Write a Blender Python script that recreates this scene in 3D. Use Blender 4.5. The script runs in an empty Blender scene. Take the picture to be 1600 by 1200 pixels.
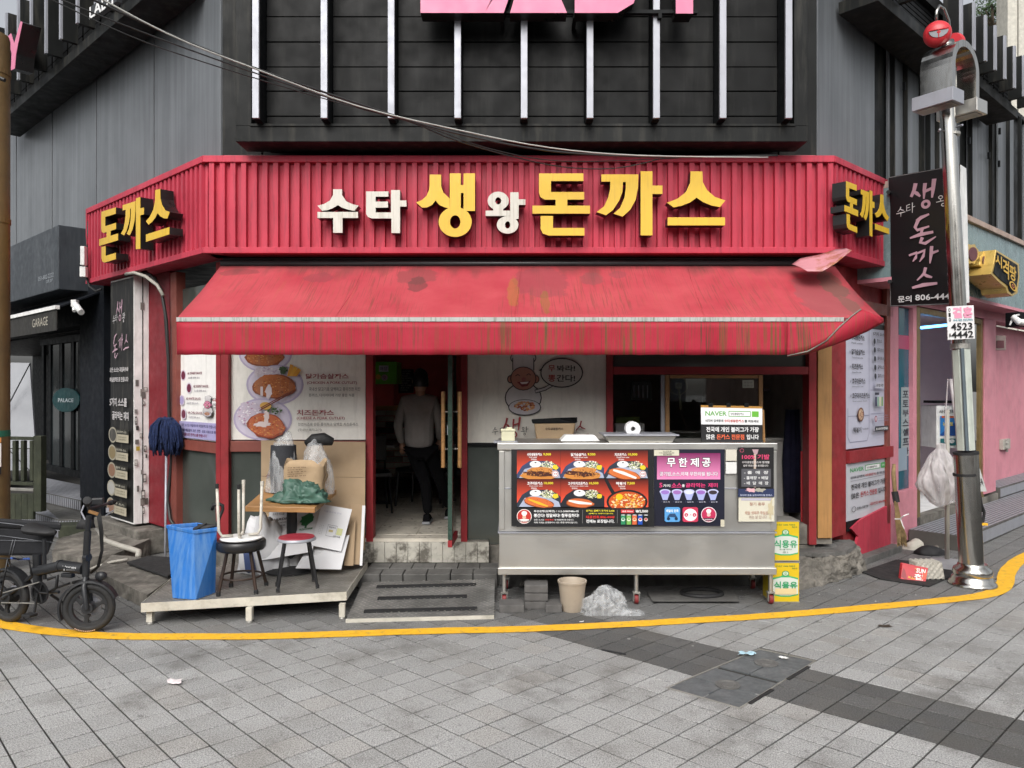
import bpy, math, random
from mathutils import Vector, Matrix
R = math.radians
random.seed(7)
sc = bpy.context.scene
COL = sc.collection
# ---------------------------------------------------------------- camera, sky, sun, exposure
H = 1.8; FP = 1200.0; CX = 800.0; CY = 605.0
cam = bpy.data.cameras.new('camera'); camo = bpy.data.objects.new('camera', cam); COL.objects.link(camo)
camo.location = (0, 0, H); camo.rotation_euler = (R(90), 0, 0)
cam.sensor_width = 36; cam.lens = FP / 1600 * 36; cam.shift_y = 5 / 1600
cam.clip_start = .05; cam.clip_end = 2000
sc.camera = camo
SUN_EL, SUN_AZ = R(42), R(190)          # azimuth clockwise from +Y (north)
w = bpy.data.worlds.new('World'); sc.world = w; w.use_nodes = True
nt = w.node_tree; nt.nodes.clear()
sky = nt.nodes.new('ShaderNodeTexSky'); sky.sky_type = 'NISHITA'; sky.sun_disc = False
sky.sun_elevation = SUN_EL; sky.sun_rotation = SUN_AZ
sky.air_density = 1.0; sky.dust_density = 5.0; sky.ozone_density = 1.0
hs = nt.nodes.new('ShaderNodeHueSaturation'); hs.inputs['Saturation'].default_value = .22
bg = nt.nodes.new('ShaderNodeBackground'); bg.inputs['Strength'].default_value = .15
wo = nt.nodes.new('ShaderNodeOutputWorld')
nt.links.new(sky.outputs[0], hs.inputs['Color']); nt.links.new(hs.outputs[0], bg.inputs[0]); nt.links.new(bg.outputs[0], wo.inputs[0])
su = bpy.data.lights.new('sun', 'SUN'); su.energy = 1.05; su.angle = R(50); su.color = (1, .97, .93)
suo = bpy.data.objects.new('sun', su); COL.objects.link(suo)
sd = Vector((math.sin(SUN_AZ) * math.cos(SUN_EL), math.cos(SUN_AZ) * math.cos(SUN_EL), math.sin(SUN_EL)))
suo.rotation_euler = sd.to_track_quat('Z', 'Y').to_euler(); suo.location = (0, 0, 30)
sc.view_settings.view_transform = 'Standard'; sc.view_settings.look = 'None'
sc.view_settings.gamma = 1; sc.view_settings.use_curve_mapping = False
sc.view_settings.exposure = 0.36
sc.cycles.max_bounces = 8; sc.cycles.transparent_max_bounces = 12
sc.cycles.caustics_reflective = False; sc.cycles.caustics_refractive = False

# ---------------------------------------------------------------- helpers
def lin(c):
    c = c.lstrip('#'); v = [int(c[i:i + 2], 16) / 255 for i in (0, 2, 4)]
    return tuple((x / 12.92 if x <= .04045 else ((x + .055) / 1.055) ** 2.4) for x in v)
def C(c):
    return lin(c) if isinstance(c, str) else tuple(c)
def at(px, py, Y): return Vector(((px - CX) / FP * Y, Y, H - (py - CY) / FP * Y))
def gz(px, py, z=0):
    Y = (H - z) * FP / (py - CY); return Vector(((px - CX) / FP * Y, Y, z))
class Fr:
    def __init__(s, o, d, n):
        s.o = Vector(o); s.d = Vector(d).normalized(); s.n = Vector(n).normalized()
    def P(s, a, z, off=0):
        p = s.o + s.d * a + s.n * off; return Vector((p.x, p.y, z))
    def hit(s, px, py, off=0):
        r = (px - CX) / FP; o = s.o + s.n * off
        t = (r * o.y - o.x) / (s.d.x - r * s.d.y); Y = o.y + s.d.y * t
        return t, H - (py - CY) / FP * Y
    def pt(s, px, py, off=0):
        a, z = s.hit(px, py, off); return s.P(a, z, off)
CL = (-2.77, 7.35); CR = (2.93, 7.35)
FF = Fr((0, 7.35), (1, 0), (0, -1))
FL = Fr(CL, (-1.061, 1), (-1, -1.061))
FR = Fr(CR, (1.072, 1), (1, -1.072))
WL = {}
def wl(o): return WL.get(o.name, Vector((0, 0, 0)))
def tag(o, label=None, cat=None, group=None, kind=None):
    if label: o['label'] = label
    if cat: o['category'] = cat
    if group: o['group'] = group
    if kind: o['kind'] = kind
    return o
def thing(name, label, cat, loc=(0, 0, 0), group=None, kind=None):
    o = bpy.data.objects.new(name, None); COL.objects.link(o); o.location = loc
    o.empty_display_size = .1
    WL[o.name] = Vector(loc); return tag(o, label, cat, group, kind)
class MB:
    def __init__(s): s.v = []; s.f = []; s.m = []; s.T = None; s.c = {}
    def av(s, p):
        p = Vector(p)
        if s.T is not None: p = s.T @ p
        s.v.append(p); return len(s.v) - 1
    def face(s, pts, m=0, c=None):
        s.f.append([s.av(p) for p in pts]); s.m.append(m)
        if c is not None: s.c[len(s.f) - 1] = c
        return s
    def idx(s, ids, m=0): s.f.append(list(ids)); s.m.append(m)
    def hexa(s, b, t, m=0):           # bottom ring, top ring (same order)
        n = len(b); i = [s.av(p) for p in b]; j = [s.av(p) for p in t]
        s.idx(i[::-1], m); s.idx(j, m)
        for k in range(n):
            l = (k + 1) % n; s.idx([i[k], i[l], j[l], j[k]], m)
        return s
    def fb(s, fr, s0, s1, z0, z1, o0, o1, m=0):
        q = lambda z: [fr.P(s0, z, o0), fr.P(s1, z, o0), fr.P(s1, z, o1), fr.P(s0, z, o1)]
        return s.hexa(q(z0), q(z1), m)
    def pb(s, fr, x0, y0, x1, y1, o0, o1, m=0):       # a bar given by the pixels of its front face
        a0 = fr.hit(x0, y0, o1); a1 = fr.hit(x1, y1, o1)
        return s.fb(fr, a0[0], a1[0], min(a0[1], a1[1]), max(a0[1], a1[1]), o0, o1, m)
    def pq(s, fr, pts, o0, o1, m=0):                   # polygon of pixels on the plane, extruded
        h = [fr.hit(x, y, o1) for x, y in pts]
        return s.hexa([fr.P(a, z, o1) for a, z in h], [fr.P(a, z, o0) for a, z in h], m)
    def box(s, c, sx, sy, sz, rz=0, m=0, rx=0, ry=0):
        M = Matrix.Rotation(rz, 3, 'Z') @ Matrix.Rotation(rx, 3, 'X') @ Matrix.Rotation(ry, 3, 'Y'); c = Vector(c)
        q = lambda z: [c + M @ Vector((x * sx / 2, y * sy / 2, z * sz / 2)) for x, y in ((-1, -1), (1, -1), (1, 1), (-1, 1))]
        return s.hexa(q(-1), q(1), m)
    def tube(s, pts, r, n=8, m=0, cap=True, closed=False):
        pts = [Vector(p) for p in pts]; N = len(pts); rings = []
        rs = r if isinstance(r, (list, tuple)) else [r] * N
        up = None
        for k in range(N):
            if closed: t = pts[(k + 1) % N] - pts[k - 1]
            else: t = pts[min(k + 1, N - 1)] - pts[max(k - 1, 0)]
            t.normalize()
            if up is None:
                up = Vector((0, 0, 1)) if abs(t.z) < .9 else Vector((1, 0, 0))
            a = t.cross(up)
            if a.length < 1e-4: a = t.orthogonal()
            a.normalize(); b = a.cross(t).normalized(); up = b
            rings.append([s.av(pts[k] + (a * math.cos(2 * math.pi * i / n) + b * math.sin(2 * math.pi * i / n)) * rs[k]) for i in range(n)])
        for k in range(N if closed else N - 1):
            A = rings[k]; B = rings[(k + 1) % N]
            for i in range(n):
                j = (i + 1) % n; s.idx([A[i], A[j], B[j], B[i]], m)
        if cap and not closed:
            s.idx(rings[0][::-1], m); s.idx(rings[-1], m)
        return s
    def lathe(s, c, prof, n=20, m=0, M=None, sy=1):
        c = Vector(c); rings = []
        for r, z in prof:
            ring = []
            for i in range(n):
                p = Vector((r * math.cos(2 * math.pi * i / n), sy * r * math.sin(2 * math.pi * i / n), z))
                if M is not None: p = M @ p
                ring.append(s.av(c + p))
            rings.append(ring)
        for A, B in zip(rings, rings[1:]):
            for i in range(n):
                j = (i + 1) % n; s.idx([A[i], A[j], B[j], B[i]], m)
        if prof[0][0] > 1e-5: s.idx(rings[0][::-1], m)
        if prof[-1][0] > 1e-5: s.idx(rings[-1], m)
        return s
    def grid(s, fn, nu, nv, m=0, thick=None):
        g = [[s.av(fn(u / nu, v / nv)) for v in range(nv + 1)] for u in range(nu + 1)]
        for u in range(nu):
            for v in range(nv): s.idx([g[u][v], g[u + 1][v], g[u + 1][v + 1], g[u][v + 1]], m)
        return s
    def build(s, name, mats, parent=None, smooth=False, bevel=0, label=None, solid=0, sub=0, auto=None):
        me = bpy.data.meshes.new(name)
        off = wl(parent) if parent else Vector((0, 0, 0))
        org = Vector((0, 0, 0))
        if parent is None and s.v:
            lo = [min(v[i] for v in s.v) for i in range(3)]; hi = [max(v[i] for v in s.v) for i in range(3)]
            org = Vector(((lo[0] + hi[0]) / 2, (lo[1] + hi[1]) / 2, lo[2])); off = org
        me.from_pydata([v - off for v in s.v], [], s.f)
        if not isinstance(mats, (list, tuple)): mats = [mats]
        for m in mats: me.materials.append(m)
        if len(mats) > 1: me.polygons.foreach_set('material_index', s.m)
        if smooth: me.polygons.foreach_set('use_smooth', [True] * len(s.f))
        if s.c:
            ca = me.color_attributes.new('Col', 'FLOAT_COLOR', 'CORNER'); d = []
            for p in me.polygons:
                c = s.c.get(p.index, (1, 1, 1))
                for k in range(p.loop_total):
                    cc = c[k] if isinstance(c[0], (tuple, list)) else c
                    d += [cc[0], cc[1], cc[2], 1]
            ca.data.foreach_set('color', d)
        me.update()
        o = bpy.data.objects.new(name, me); COL.objects.link(o)
        if parent: o.parent = parent; WL[o.name] = wl(parent)
        else: o.location = org; WL[o.name] = org
        if solid:
            md = o.modifiers.new('solid', 'SOLIDIFY'); md.thickness = solid; md.offset = 0
        if bevel:
            md = o.modifiers.new('bevel', 'BEVEL'); md.width = bevel; md.segments = 2; md.limit_method = 'ANGLE'; md.angle_limit = R(40)
        if sub:
            md = o.modifiers.new('sub', 'SUBSURF'); md.levels = md.render_levels = sub
        if auto is not None:
            me.set_sharp_from_angle(angle=R(auto))
        if label: o['label'] = label
        return o

# ---------------------------------------------------------------- materials
def newmat(name):
    m = bpy.data.materials.new(name); m.use_nodes = True; t = m.node_tree
    b = t.nodes['Principled BSDF']; return m, t, b
class N:
    def __init__(s, t): s.t = t
    def n(s, typ, **kw):
        x = s.t.nodes.new(typ)
        for k, v in kw.items():
            if k.startswith('i_'): x.inputs[k[2:].replace('_', ' ')].default_value = v
            else: setattr(x, k, v)
        return x
    def l(s, a, b): s.t.links.new(a, b)
    def coord(s, scale=(1, 1, 1), kind='Object'):
        tc = s.n('ShaderNodeTexCoord'); mp = s.n('ShaderNodeMapping'); mp.inputs['Scale'].default_value = scale
        s.l(tc.outputs[kind], mp.inputs[0]); return mp.outputs[0]
    def noise(s, vec, sc_, det=3, rough=.55):
        x = s.n('ShaderNodeTexNoise'); x.inputs['Scale'].default_value = sc_; x.inputs['Detail'].default_value = det; x.inputs['Roughness'].default_value = rough
        s.l(vec, x.inputs['Vector']); return x.outputs[0]
    def ramp(s, v, a, b, ca=(0, 0, 0, 1), cb=(1, 1, 1, 1)):
        x = s.n('ShaderNodeValToRGB'); x.color_ramp.elements[0].position = a; x.color_ramp.elements[1].position = b
        x.color_ramp.elements[0].color = ca; x.color_ramp.elements[1].color = cb; s.l(v, x.inputs[0]); return x.outputs[0]
    def mix(s, f, a, b, mode='MIX'):
        x = s.n('ShaderNodeMix', data_type='RGBA', blend_type=mode)
        for k, v in ((0, f), (6, a), (7, b)):
            if isinstance(v, (int, float)): x.inputs[k].default_value = v
            elif isinstance(v, (tuple, list)): x.inputs[k].default_value = tuple(v)[:3] + (1,)
            else: s.l(v, x.inputs[k])
        return x.outputs[2]
    def math(s, op, a, b=None, clamp=False):
        x = s.n('ShaderNodeMath', operation=op, use_clamp=clamp)
        for k, v in ((0, a), (1, b)):
            if v is None: continue
            if isinstance(v, (int, float)): x.inputs[k].default_value = v
            else: s.l(v, x.inputs[k])
        return x.outputs[0]
def mat(name, col, rough=.6, metal=0, var=.15, scale=5, dirt=None, damt=.5, dscale=4, dstretch=(1, 1, 1), dth=(.5, .7), bump=0, bscale=60, spec=.5, bstretch=(1, 1, 1), rvar=.12, coat=0):
    m, t, b = newmat(name); g = N(t); col = C(col)
    v = g.coord(); n1 = g.noise(v, scale, 5)
    lo = tuple(c * (1 - var) for c in col); hi = tuple(min(1, c * (1 + var)) for c in col)
    c = g.mix(g.ramp(n1, .3, .7), lo, hi)
    if dirt is not None:
        v2 = g.coord(dstretch); n2 = g.noise(v2, dscale, 6, .65)
        f = g.math('MULTIPLY', g.ramp(n2, dth[0], dth[1]), damt)
        c = g.mix(f, c, C(dirt))
    g.l(c, b.inputs['Base Color'])
    b.inputs['Metallic'].default_value = metal
    if rvar:
        rr = g.n('ShaderNodeMapRange'); g.l(g.noise(v, scale * 2.3, 4), rr.inputs[0]); rr.inputs[1].default_value = .3; rr.inputs[2].default_value = .7
        rr.inputs[3].default_value = max(.03, rough - rvar); rr.inputs[4].default_value = min(1, rough + rvar); g.l(rr.outputs[0], b.inputs['Roughness'])
    else: b.inputs['Roughness'].default_value = rough
    b.inputs['Specular IOR Level'].default_value = spec
    if coat: b.inputs['Coat Weight'].default_value = coat
    if bump:
        bp = g.n('ShaderNodeBump'); bp.inputs['Strength'].default_value = bump; bp.inputs['Distance'].default_value = .01
        g.l(g.noise(g.coord(bstretch), bscale, 4), bp.inputs['Height']); g.l(bp.outputs[0], b.inputs['Normal'])
    return m
def glassmat(name, tint=(1, 1, 1), refl=.12, rough=.02):
    m, t, b = newmat(name); g = N(t); t.nodes.remove(b)
    tr = g.n('ShaderNodeBsdfTransparent'); tr.inputs[0].default_value = (*tint, 1)
    gl = g.n('ShaderNodeBsdfGlossy'); gl.inputs['Roughness'].default_value = rough
    lw = g.n('ShaderNodeFresnel'); lw.inputs[0].default_value = 1.5
    f = g.math('ADD', lw.outputs[0], refl - .04, True)
    mx = g.n('ShaderNodeMixShader'); g.l(f, mx.inputs[0]); g.l(tr.outputs[0], mx.inputs[1]); g.l(gl.outputs[0], mx.inputs[2])
    out = [n for n in t.nodes if n.type == 'OUTPUT_MATERIAL'][0]; g.l(mx.outputs[0], out.inputs[0]); return m
def filmmat(name, col, alpha=.35, rough=.25, bump=.6, bscale=9):       # crinkled clear plastic
    m, t, b = newmat(name); g = N(t)
    b.inputs['Base Color'].default_value = (*C(col), 1); b.inputs['Roughness'].default_value = rough
    v = g.coord((1.6, 1.6, .6)); n = g.noise(v, bscale, 1.5, .5); rd_ = g.math('ABSOLUTE', g.math('SUBTRACT', n, .5))
    f = g.ramp(rd_, .0, .22, (min(1, alpha * 1.5),) * 3 + (1,), (alpha * .6,) * 3 + (1,))
    g.l(f, b.inputs['Alpha'])
    bp = g.n('ShaderNodeBump'); bp.inputs['Strength'].default_value = bump; bp.inputs['Distance'].default_value = .03
    g.l(n, bp.inputs['Height']); g.l(bp.outputs[0], b.inputs['Normal']); return m
def attrmat(name, rough=.5, var=.08, dirt=None, damt=.25, spec=.5):
    m, t, b = newmat(name); g = N(t)
    a = g.n('ShaderNodeVertexColor'); a.layer_name = 'Col'
    n = g.noise(g.coord(), 14, 4)
    c = g.mix(1.0, a.outputs[0], g.ramp(n, .3, .7, (1 - var,) * 3 + (1,), (1, 1, 1, 1)), 'MULTIPLY')
    if dirt:
        c = g.mix(g.math('MULTIPLY', g.ramp(g.noise(g.coord((3, 3, .5)), 5, 5, .7), .5, .72), damt), c, C(dirt))
    g.l(c, b.inputs['Base Color']); b.inputs['Roughness'].default_value = rough; b.inputs['Specular IOR Level'].default_value = spec
    return m

M = {}
M['print'] = attrmat('printed_sheet', .45, .05)
M['print_old'] = attrmat('weathered_print', .6, .08, '#8f8a80', .25)
M['red'] = mat('red_paint', (.50, .048, .08), .5, spec=.25, dirt=(.2, .035, .05), damt=.5, dscale=5, dstretch=(6, 6, .6), var=.12, scale=2)
M['red_frame'] = mat('red_frame_paint', (.29, .028, .034), .5, spec=.3, dirt=(.1, .025, .02), damt=.45, dscale=6, var=.15)
M['crimson'] = mat('crimson_pillar_paint', (.19, .012, .02), .5, var=.12, spec=.3, dirt=(.07, .015, .015), damt=.4)
M['brown_frame'] = mat('brown_red_frame', (.22, .06, .045), .5, var=.15)
M['grey_panel'] = mat('grey_cladding', (.11, .12, .13), .40, dirt=(.22, .235, .25), damt=.6, dscale=1.6, dstretch=(7, 7, .22), dth=(.42, .75), var=.12, scale=1, rvar=.06)
M['dark_clad'] = mat('charcoal_cladding', (.006, .0064, .0066), .5, spec=.15, dirt=(.03, .03, .028), damt=.5, dscale=2, dstretch=(4, 4, .4), var=.2, scale=2)
M['dark_clad2'] = mat('charcoal_frame', (.013, .014, .014), .5, spec=.15, dirt=(.09, .085, .07), damt=.4, dscale=2, dstretch=(5, 5, .5), var=.2, scale=2)
M['black'] = mat('black_paint', (.008, .009, .010), .5, var=.2, spec=.12)
M['blackshop'] = mat('black_navy_paint', (.010, .012, .016), .55, spec=.12, dirt=(.025, .026, .03), damt=.5, dscale=3, dstretch=(4, 4, .5), var=.2)
M['void'] = mat('dark_interior', (.01, .01, .01), .9, var=.1)
M['alu'] = mat('satin_aluminium', (.35, .36, .40), .4, metal=.25, var=.06, dirt=(.3, .3, .32), damt=.3, dstretch=(3, 3, .5))
M['white'] = mat('white_paint', (.84, .84, .82), .5, dirt=(.5, .48, .44), damt=.4, dscale=6, dstretch=(3, 3, .7))
M['steel'] = mat('brushed_stainless', (.66, .65, .615), .42, metal=1, var=.04, scale=1.5, dirt=(.6, .58, .53), damt=.4, rvar=.05, dscale=1.5, dstretch=(1, 1, 3), bump=.05, bscale=30, bstretch=(1, 1, 14))
M['chrome'] = mat('polished_stainless', (.5, .49, .46), .2, metal=1, var=.08, dirt=(.2, .17, .12), damt=.5, dscale=5, dstretch=(4, 4, .4), rvar=.05)
M['rubber'] = mat('black_rubber', (.015, .015, .016), .7, var=.2, bump=.2)
M['blackmetal'] = mat('black_metal', (.012, .012, .013), .4, var=.2)
M['pink'] = mat('pink_paint', (.64, .26, .315), .55, dirt=(.42, .17, .2), damt=.5, dscale=3, var=.08, scale=2, bump=.1, bscale=20)
M['wood'] = mat('varnished_wood', (.36, .19, .07), .45, dirt=(.18, .09, .035), damt=.6, dscale=4, dstretch=(1, 9, 9), var=.15)
M['woodpost'] = mat('ochre_wood_post', (.42, .22, .075), .55, dirt=(.2, .1, .04), damt=.6, dscale=4, dstretch=(8, 8, .5), var=.1)
M['card'] = mat('cardboard', (.36, .26, .16), .85, var=.08, dirt=(.24, .17, .11), damt=.4, dscale=3, bump=.25, bscale=14)
M['concrete'] = mat('dirty_concrete', (.20, .185, .16), .85, dirt=(.05, .047, .04), damt=.8, dscale=4, dth=(.42, .65), var=.3, scale=9, bump=.6, bscale=35)
M['slab'] = mat('worn_slab', (.13, .127, .12), .8, dirt=(.035, .033, .03), damt=.7, dscale=3, var=.25, scale=12, bump=.4, bscale=45)
M['joint'] = mat('joint_dirt', (.035, .033, .03), .95, var=.3, scale=30, bump=.4)
M['yellow'] = mat('yellow_road_paint', (.88, .48, .022), .65, dirt=(.35, .24, .09), damt=.6, dscale=16, var=.1, scale=15, bump=.6, bscale=70, dth=(.56, .66))
M['tile'] = mat('interior_floor_tile', (.6, .56, .48), .35, dirt=(.35, .32, .26), damt=.6, dscale=3, var=.15)
M['whitetile'] = mat('white_riser_tile', (.5, .48, .42), .45, dirt=(.09, .08, .065), damt=.9, dscale=7, dth=(.47, .6), var=.15, scale=9)
M['darkglass'] = mat('film_covered_glass', (.06, .07, .062), .12, var=.25, scale=1.2, dirt=(.09, .1, .09), damt=.4, dscale=2, spec=.6, rvar=.03)
M['glass'] = glassmat('window_glass', (.75, .78, .77), .07)
M['tealglass'] = mat('teal_film_glass', (.02, .12, .17), .1, var=.3, scale=2, spec=.7)
M['gold'] = mat('gold_letter', (.55, .36, .07), .35, metal=.6, var=.1)
M['goldframe'] = mat('brass_frame', (.28, .2, .09), .4, metal=.6, var=.15)
M['yellowletter'] = mat('yellow_acrylic', (.72, .46, .035), .4, dirt=(.55, .33, .04), damt=.45, dscale=4, dstretch=(9, 9, .5), dth=(.52, .66), var=.04)
M['whiteletter'] = mat('cream_acrylic', (.62, .60, .53), .4, dirt=(.3, .27, .2), damt=.55, dscale=4, dstretch=(9, 9, .5), dth=(.5, .66), var=.04)
M['letterside'] = mat('black_letter_side', (.012, .012, .012), .35, var=.2)
M['pinkletter'] = mat('pink_letter_face', (.68, .19, .32), .45, var=.04)
M['bluebin'] = mat('blue_plastic', (.02, .16, .52), .45, dirt=(.25, .42, .62), damt=.6, dscale=4, dstretch=(6, 6, .35), dth=(.4, .8), var=.06, bump=.05)
M['green'] = mat('green_tarp', (.055, .12, .09), .5, var=.2, scale=8)
M['kraft'] = mat('kraft_paper', (.42, .30, .18), .8, var=.12, scale=8, bump=.5, bscale=12)
M['mop'] = mat('navy_mop_yarn', (.008, .02, .075), .95, var=.4, scale=40, bump=1, bscale=150)
M['plastic'] = filmmat('crinkled_plastic', (.75, .77, .78), .24, rough=.18)
M['plastic2'] = filmmat('pale_bag', (.72, .68, .68), .5)
M['cream'] = mat('cream_plastic', (.62, .60, .42), .5, var=.05)
M['beige'] = mat('beige_plastic', (.42, .35, .27), .5, var=.08, dirt=(.2, .16, .12), damt=.3)
M['redplastic'] = mat('red_plastic', (.55, .03, .04), .35, var=.08)
M['redwheel'] = mat('red_caster', (.2, .02, .02), .5, var=.2)
M['brownpole'] = mat('brown_painted_pole', (.17, .11, .045), .45, var=.12, dirt=(.09, .06, .03), damt=.5)
M['greenwood'] = mat('mossy_dark_wood', (.03, .035, .02), .8, dirt=(.07, .075, .045), damt=.6, dscale=5, dstretch=(3, 3, 1), var=.3, bump=.4)
M['stepmetal'] = mat('galvanised_tread', (.36, .35, .32), .45, metal=.5, dirt=(.12, .11, .1), damt=.6, dscale=4, var=.15, bump=.3, bscale=50)
M['deck'] = mat('worn_checker_plate', (.30, .285, .26), .55, metal=.3, dirt=(.11, .105, .09), damt=.6, dscale=3, var=.2, bump=.5, bscale=70, dth=(.4, .62))
M['decktrim'] = mat('worn_light_trim', (.58, .55, .47), .6, dirt=(.28, .26, .2), damt=.6, dscale=9, var=.15, bump=.4, bscale=60)
M['mat'] = mat('black_rubber_mat', (.02, .02, .02), .8, var=.3, scale=8, bump=.3)
M['ramp'] = mat('ramp_plate', (.27, .265, .255), .5, metal=.3, dirt=(.09, .09, .085), damt=.7, dscale=3, var=.2, dth=(.4, .62))
M['brick'] = mat('grey_brick', (.36, .33, .30), .8, var=.35, scale=7, bump=.3)
M['greyblock'] = mat('grey_paver_block', (.11, .105, .1), .85, var=.2, scale=10, bump=.4)
M['cloth_grey'] = mat('grey_jacket', (.27, .25, .24), .9, var=.1, scale=9, bump=.2)
M['cloth_black'] = mat('black_trousers', (.005, .005, .006), .9, spec=.1, var=.2)
M['skin'] = mat('skin', (.35, .19, .13), .5, var=.08)
M['hair'] = mat('black_hair', (.006, .005, .005), .5, var=.2)
M['cable'] = mat('cable_sheath', (.02, .02, .02), .5, var=.2)
M['cablelight'] = mat('pale_cable', (.45, .45, .42), .5, var=.1)
M['pvc'] = mat('grey_pvc_pipe', (.42, .40, .35), .5, dirt=(.2, .19, .16), damt=.4, var=.1)
M['tree'] = mat('tree_foliage', (.05, .095, .03), .8, var=.5, scale=3)
M['bark'] = mat('bark', (.08, .06, .04), .9, var=.3)
M['straw'] = mat('broom_straw', (.27, .19, .09), .9, var=.3, scale=20)
M['teal_band'] = mat('teal_fascia', (.19, .27, .28), .3, dirt=(.1, .15, .16), damt=.5, dscale=3, dstretch=(5, 5, .4), var=.2)
M['rust'] = mat('rusty_pink_sheet', (.55, .25, .28), .5, dirt=(.3, .1, .03), damt=1, dscale=4, var=.1, dth=(.48, .6))
M['seatred'] = mat('red_vinyl', (.33, .03, .05), .4, var=.1)
M['board'] = mat('whiteboard_sheet', (.62, .62, .63), .6, var=.05)
M['greyboard'] = mat('grey_leaning_board', (.25, .26, .28), .5, var=.15, scale=2)

# ---------------------------------------------------------------- flat print
TXT = {}
def text_mesh(s, bold=0):
    bold = min(bold, .022) if bold < .1 else .05
    k = (s, bold)
    if k in TXT: return TXT[k]
    cu = bpy.data.curves.new('lettering', 'FONT'); cu.body = s; cu.offset = bold; cu.resolution_u = 2
    o = bpy.data.objects.new('lettering', cu); me = bpy.data.meshes.new_from_object(o)
    vs = [(v.co.x, v.co.y) for v in me.vertices]; fs = [tuple(p.vertices) for p in me.polygons]
    bpy.data.objects.remove(o); bpy.data.curves.remove(cu); bpy.data.meshes.remove(me)
    x0 = min(v[0] for v in vs); x1 = max(v[0] for v in vs); y0 = min(v[1] for v in vs); y1 = max(v[1] for v in vs)
    TXT[k] = ([((x - x0) / (x1 - x0), 1 - (y - y0) / (y1 - y0)) for x, y in vs], fs); return TXT[k]
class Print:
    """flat artwork; x to the right, y down, in the sheet's own units"""
    def __init__(s, w, h): s.w = w; s.h = h; s.e = []; s.k = 1
    def add(s, pts, c): s.e.append((pts, c, s.k))
    def nx(s): s.k += 1; return s
    def rect(s, x0, y0, x1, y1, c, c2=None):
        c = C(c); c2 = C(c2) if c2 else c; s.add([(x0, y0), (x1, y0), (x1, y1), (x0, y1)], (c, c, c2, c2)); return s.nx()
    def poly(s, pts, c): s.add(pts, C(c)); return s.nx()
    def ell(s, cx, cy, rx, ry, c, n=20, c2=None, a0=0, a1=360):
        s.add([(cx + rx * math.cos(R(a0 + (a1 - a0) * i / n)), cy + ry * math.sin(R(a0 + (a1 - a0) * i / n))) for i in range(n)], C(c)); return s.nx()
    def ring(s, cx, cy, rx, ry, t, c, n=28, ft=1):
        c = C(c)
        for i in range(n):
            a = 2 * math.pi * i / n; b = 2 * math.pi * (i + 1) / n
            s.add([(cx + rx * math.cos(a), cy + ry * math.sin(a)), (cx + rx * math.cos(b), cy + ry * math.sin(b)),
                   (cx + (rx - t) * math.cos(b), cy + (ry - t * ft) * math.sin(b)), (cx + (rx - t) * math.cos(a), cy + (ry - t * ft) * math.sin(a))], c)
        return s.nx()
    def blob(s, cx, cy, rx, ry, c, j=.12, n=22, rot=0, seed=None):
        rd = random.Random(seed if seed is not None else int(cx * 7 + cy * 13)); pts = []
        for i in range(n):
            a = 2 * math.pi * i / n; q = 1 + rd.uniform(-j, j); x = rx * q * math.cos(a); y = ry * q * math.sin(a)
            pts.append((cx + x * math.cos(rot) - y * math.sin(rot), cy + x * math.sin(rot) + y * math.cos(rot)))
        s.add(pts, C(c)); return s.nx()
    def specks(s, cx, cy, rx, ry, cols, n, sz, rot=0, seed=3):
        rd = random.Random(seed + int(cx)); 
        for i in range(n):
            a = rd.uniform(0, 6.283); q = math.sqrt(rd.random()); x = rx * q * math.cos(a); y = ry * q * math.sin(a)
            X = cx + x * math.cos(rot) - y * math.sin(rot); Y = cy + x * math.sin(rot) + y * math.cos(rot)
            r = sz * rd.uniform(.5, 1.2); b = rd.uniform(0, 3.14)
            s.e.append(([(X + r * math.cos(b + t), Y + r * .6 * math.sin(b + t)) for t in (0, 1.6, 3.1, 4.7)], C(rd.choice(cols)), s.k + (i % 3)))
        s.k += 3; return s
    def text(s, x0, y0, x1, y1, t, c, bold=0):
        vs, fs = text_mesh(t, bold); c = C(c)
        for f in fs: s.add([(x0 + vs[i][0] * (x1 - x0), y0 + vs[i][1] * (y1 - y0)) for i in f], c)
        return s.nx()
    def otext(s, x0, y0, x1, y1, t, c, oc, b=.02, ob=.07):
        g = (ob - b) * .5 * (y1 - y0) * 1.2
        s.text(x0 - g, y0 - g, x1 + g, y1 + g, t, oc, ob); return s.text(x0, y0, x1, y1, t, c, b)
    def line(s, pts, w, c):
        c = C(c)
        for (a, b) in zip(pts, pts[1:]):
            d = Vector((b[0] - a[0], b[1] - a[1])); 
            if d.length < 1e-6: continue
            d.normalize(); n = Vector((-d.y, d.x)) * w / 2; e = d * w * .3
            s.add([(a[0] + n.x - e.x, a[1] + n.y - e.y), (b[0] + n.x + e.x, b[1] + n.y + e.y), (b[0] - n.x + e.x, b[1] - n.y + e.y), (a[0] - n.x - e.x, a[1] - n.y - e.y)], c)
        return s.nx()
    def brush(s, pts, ws, c):
        c = C(c); P = [Vector(p) for p in pts]; L = []; Rr = []
        for i, p in enumerate(P):
            d = (P[min(i + 1, len(P) - 1)] - P[max(i - 1, 0)]).normalized(); n = Vector((-d.y, d.x)) * ws[i] / 2
            L.append(p + n); Rr.append(p - n)
        for i in range(len(P) - 1): s.add([tuple(L[i]), tuple(L[i + 1]), tuple(Rr[i + 1]), tuple(Rr[i])], c)
        return s.nx()
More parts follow.
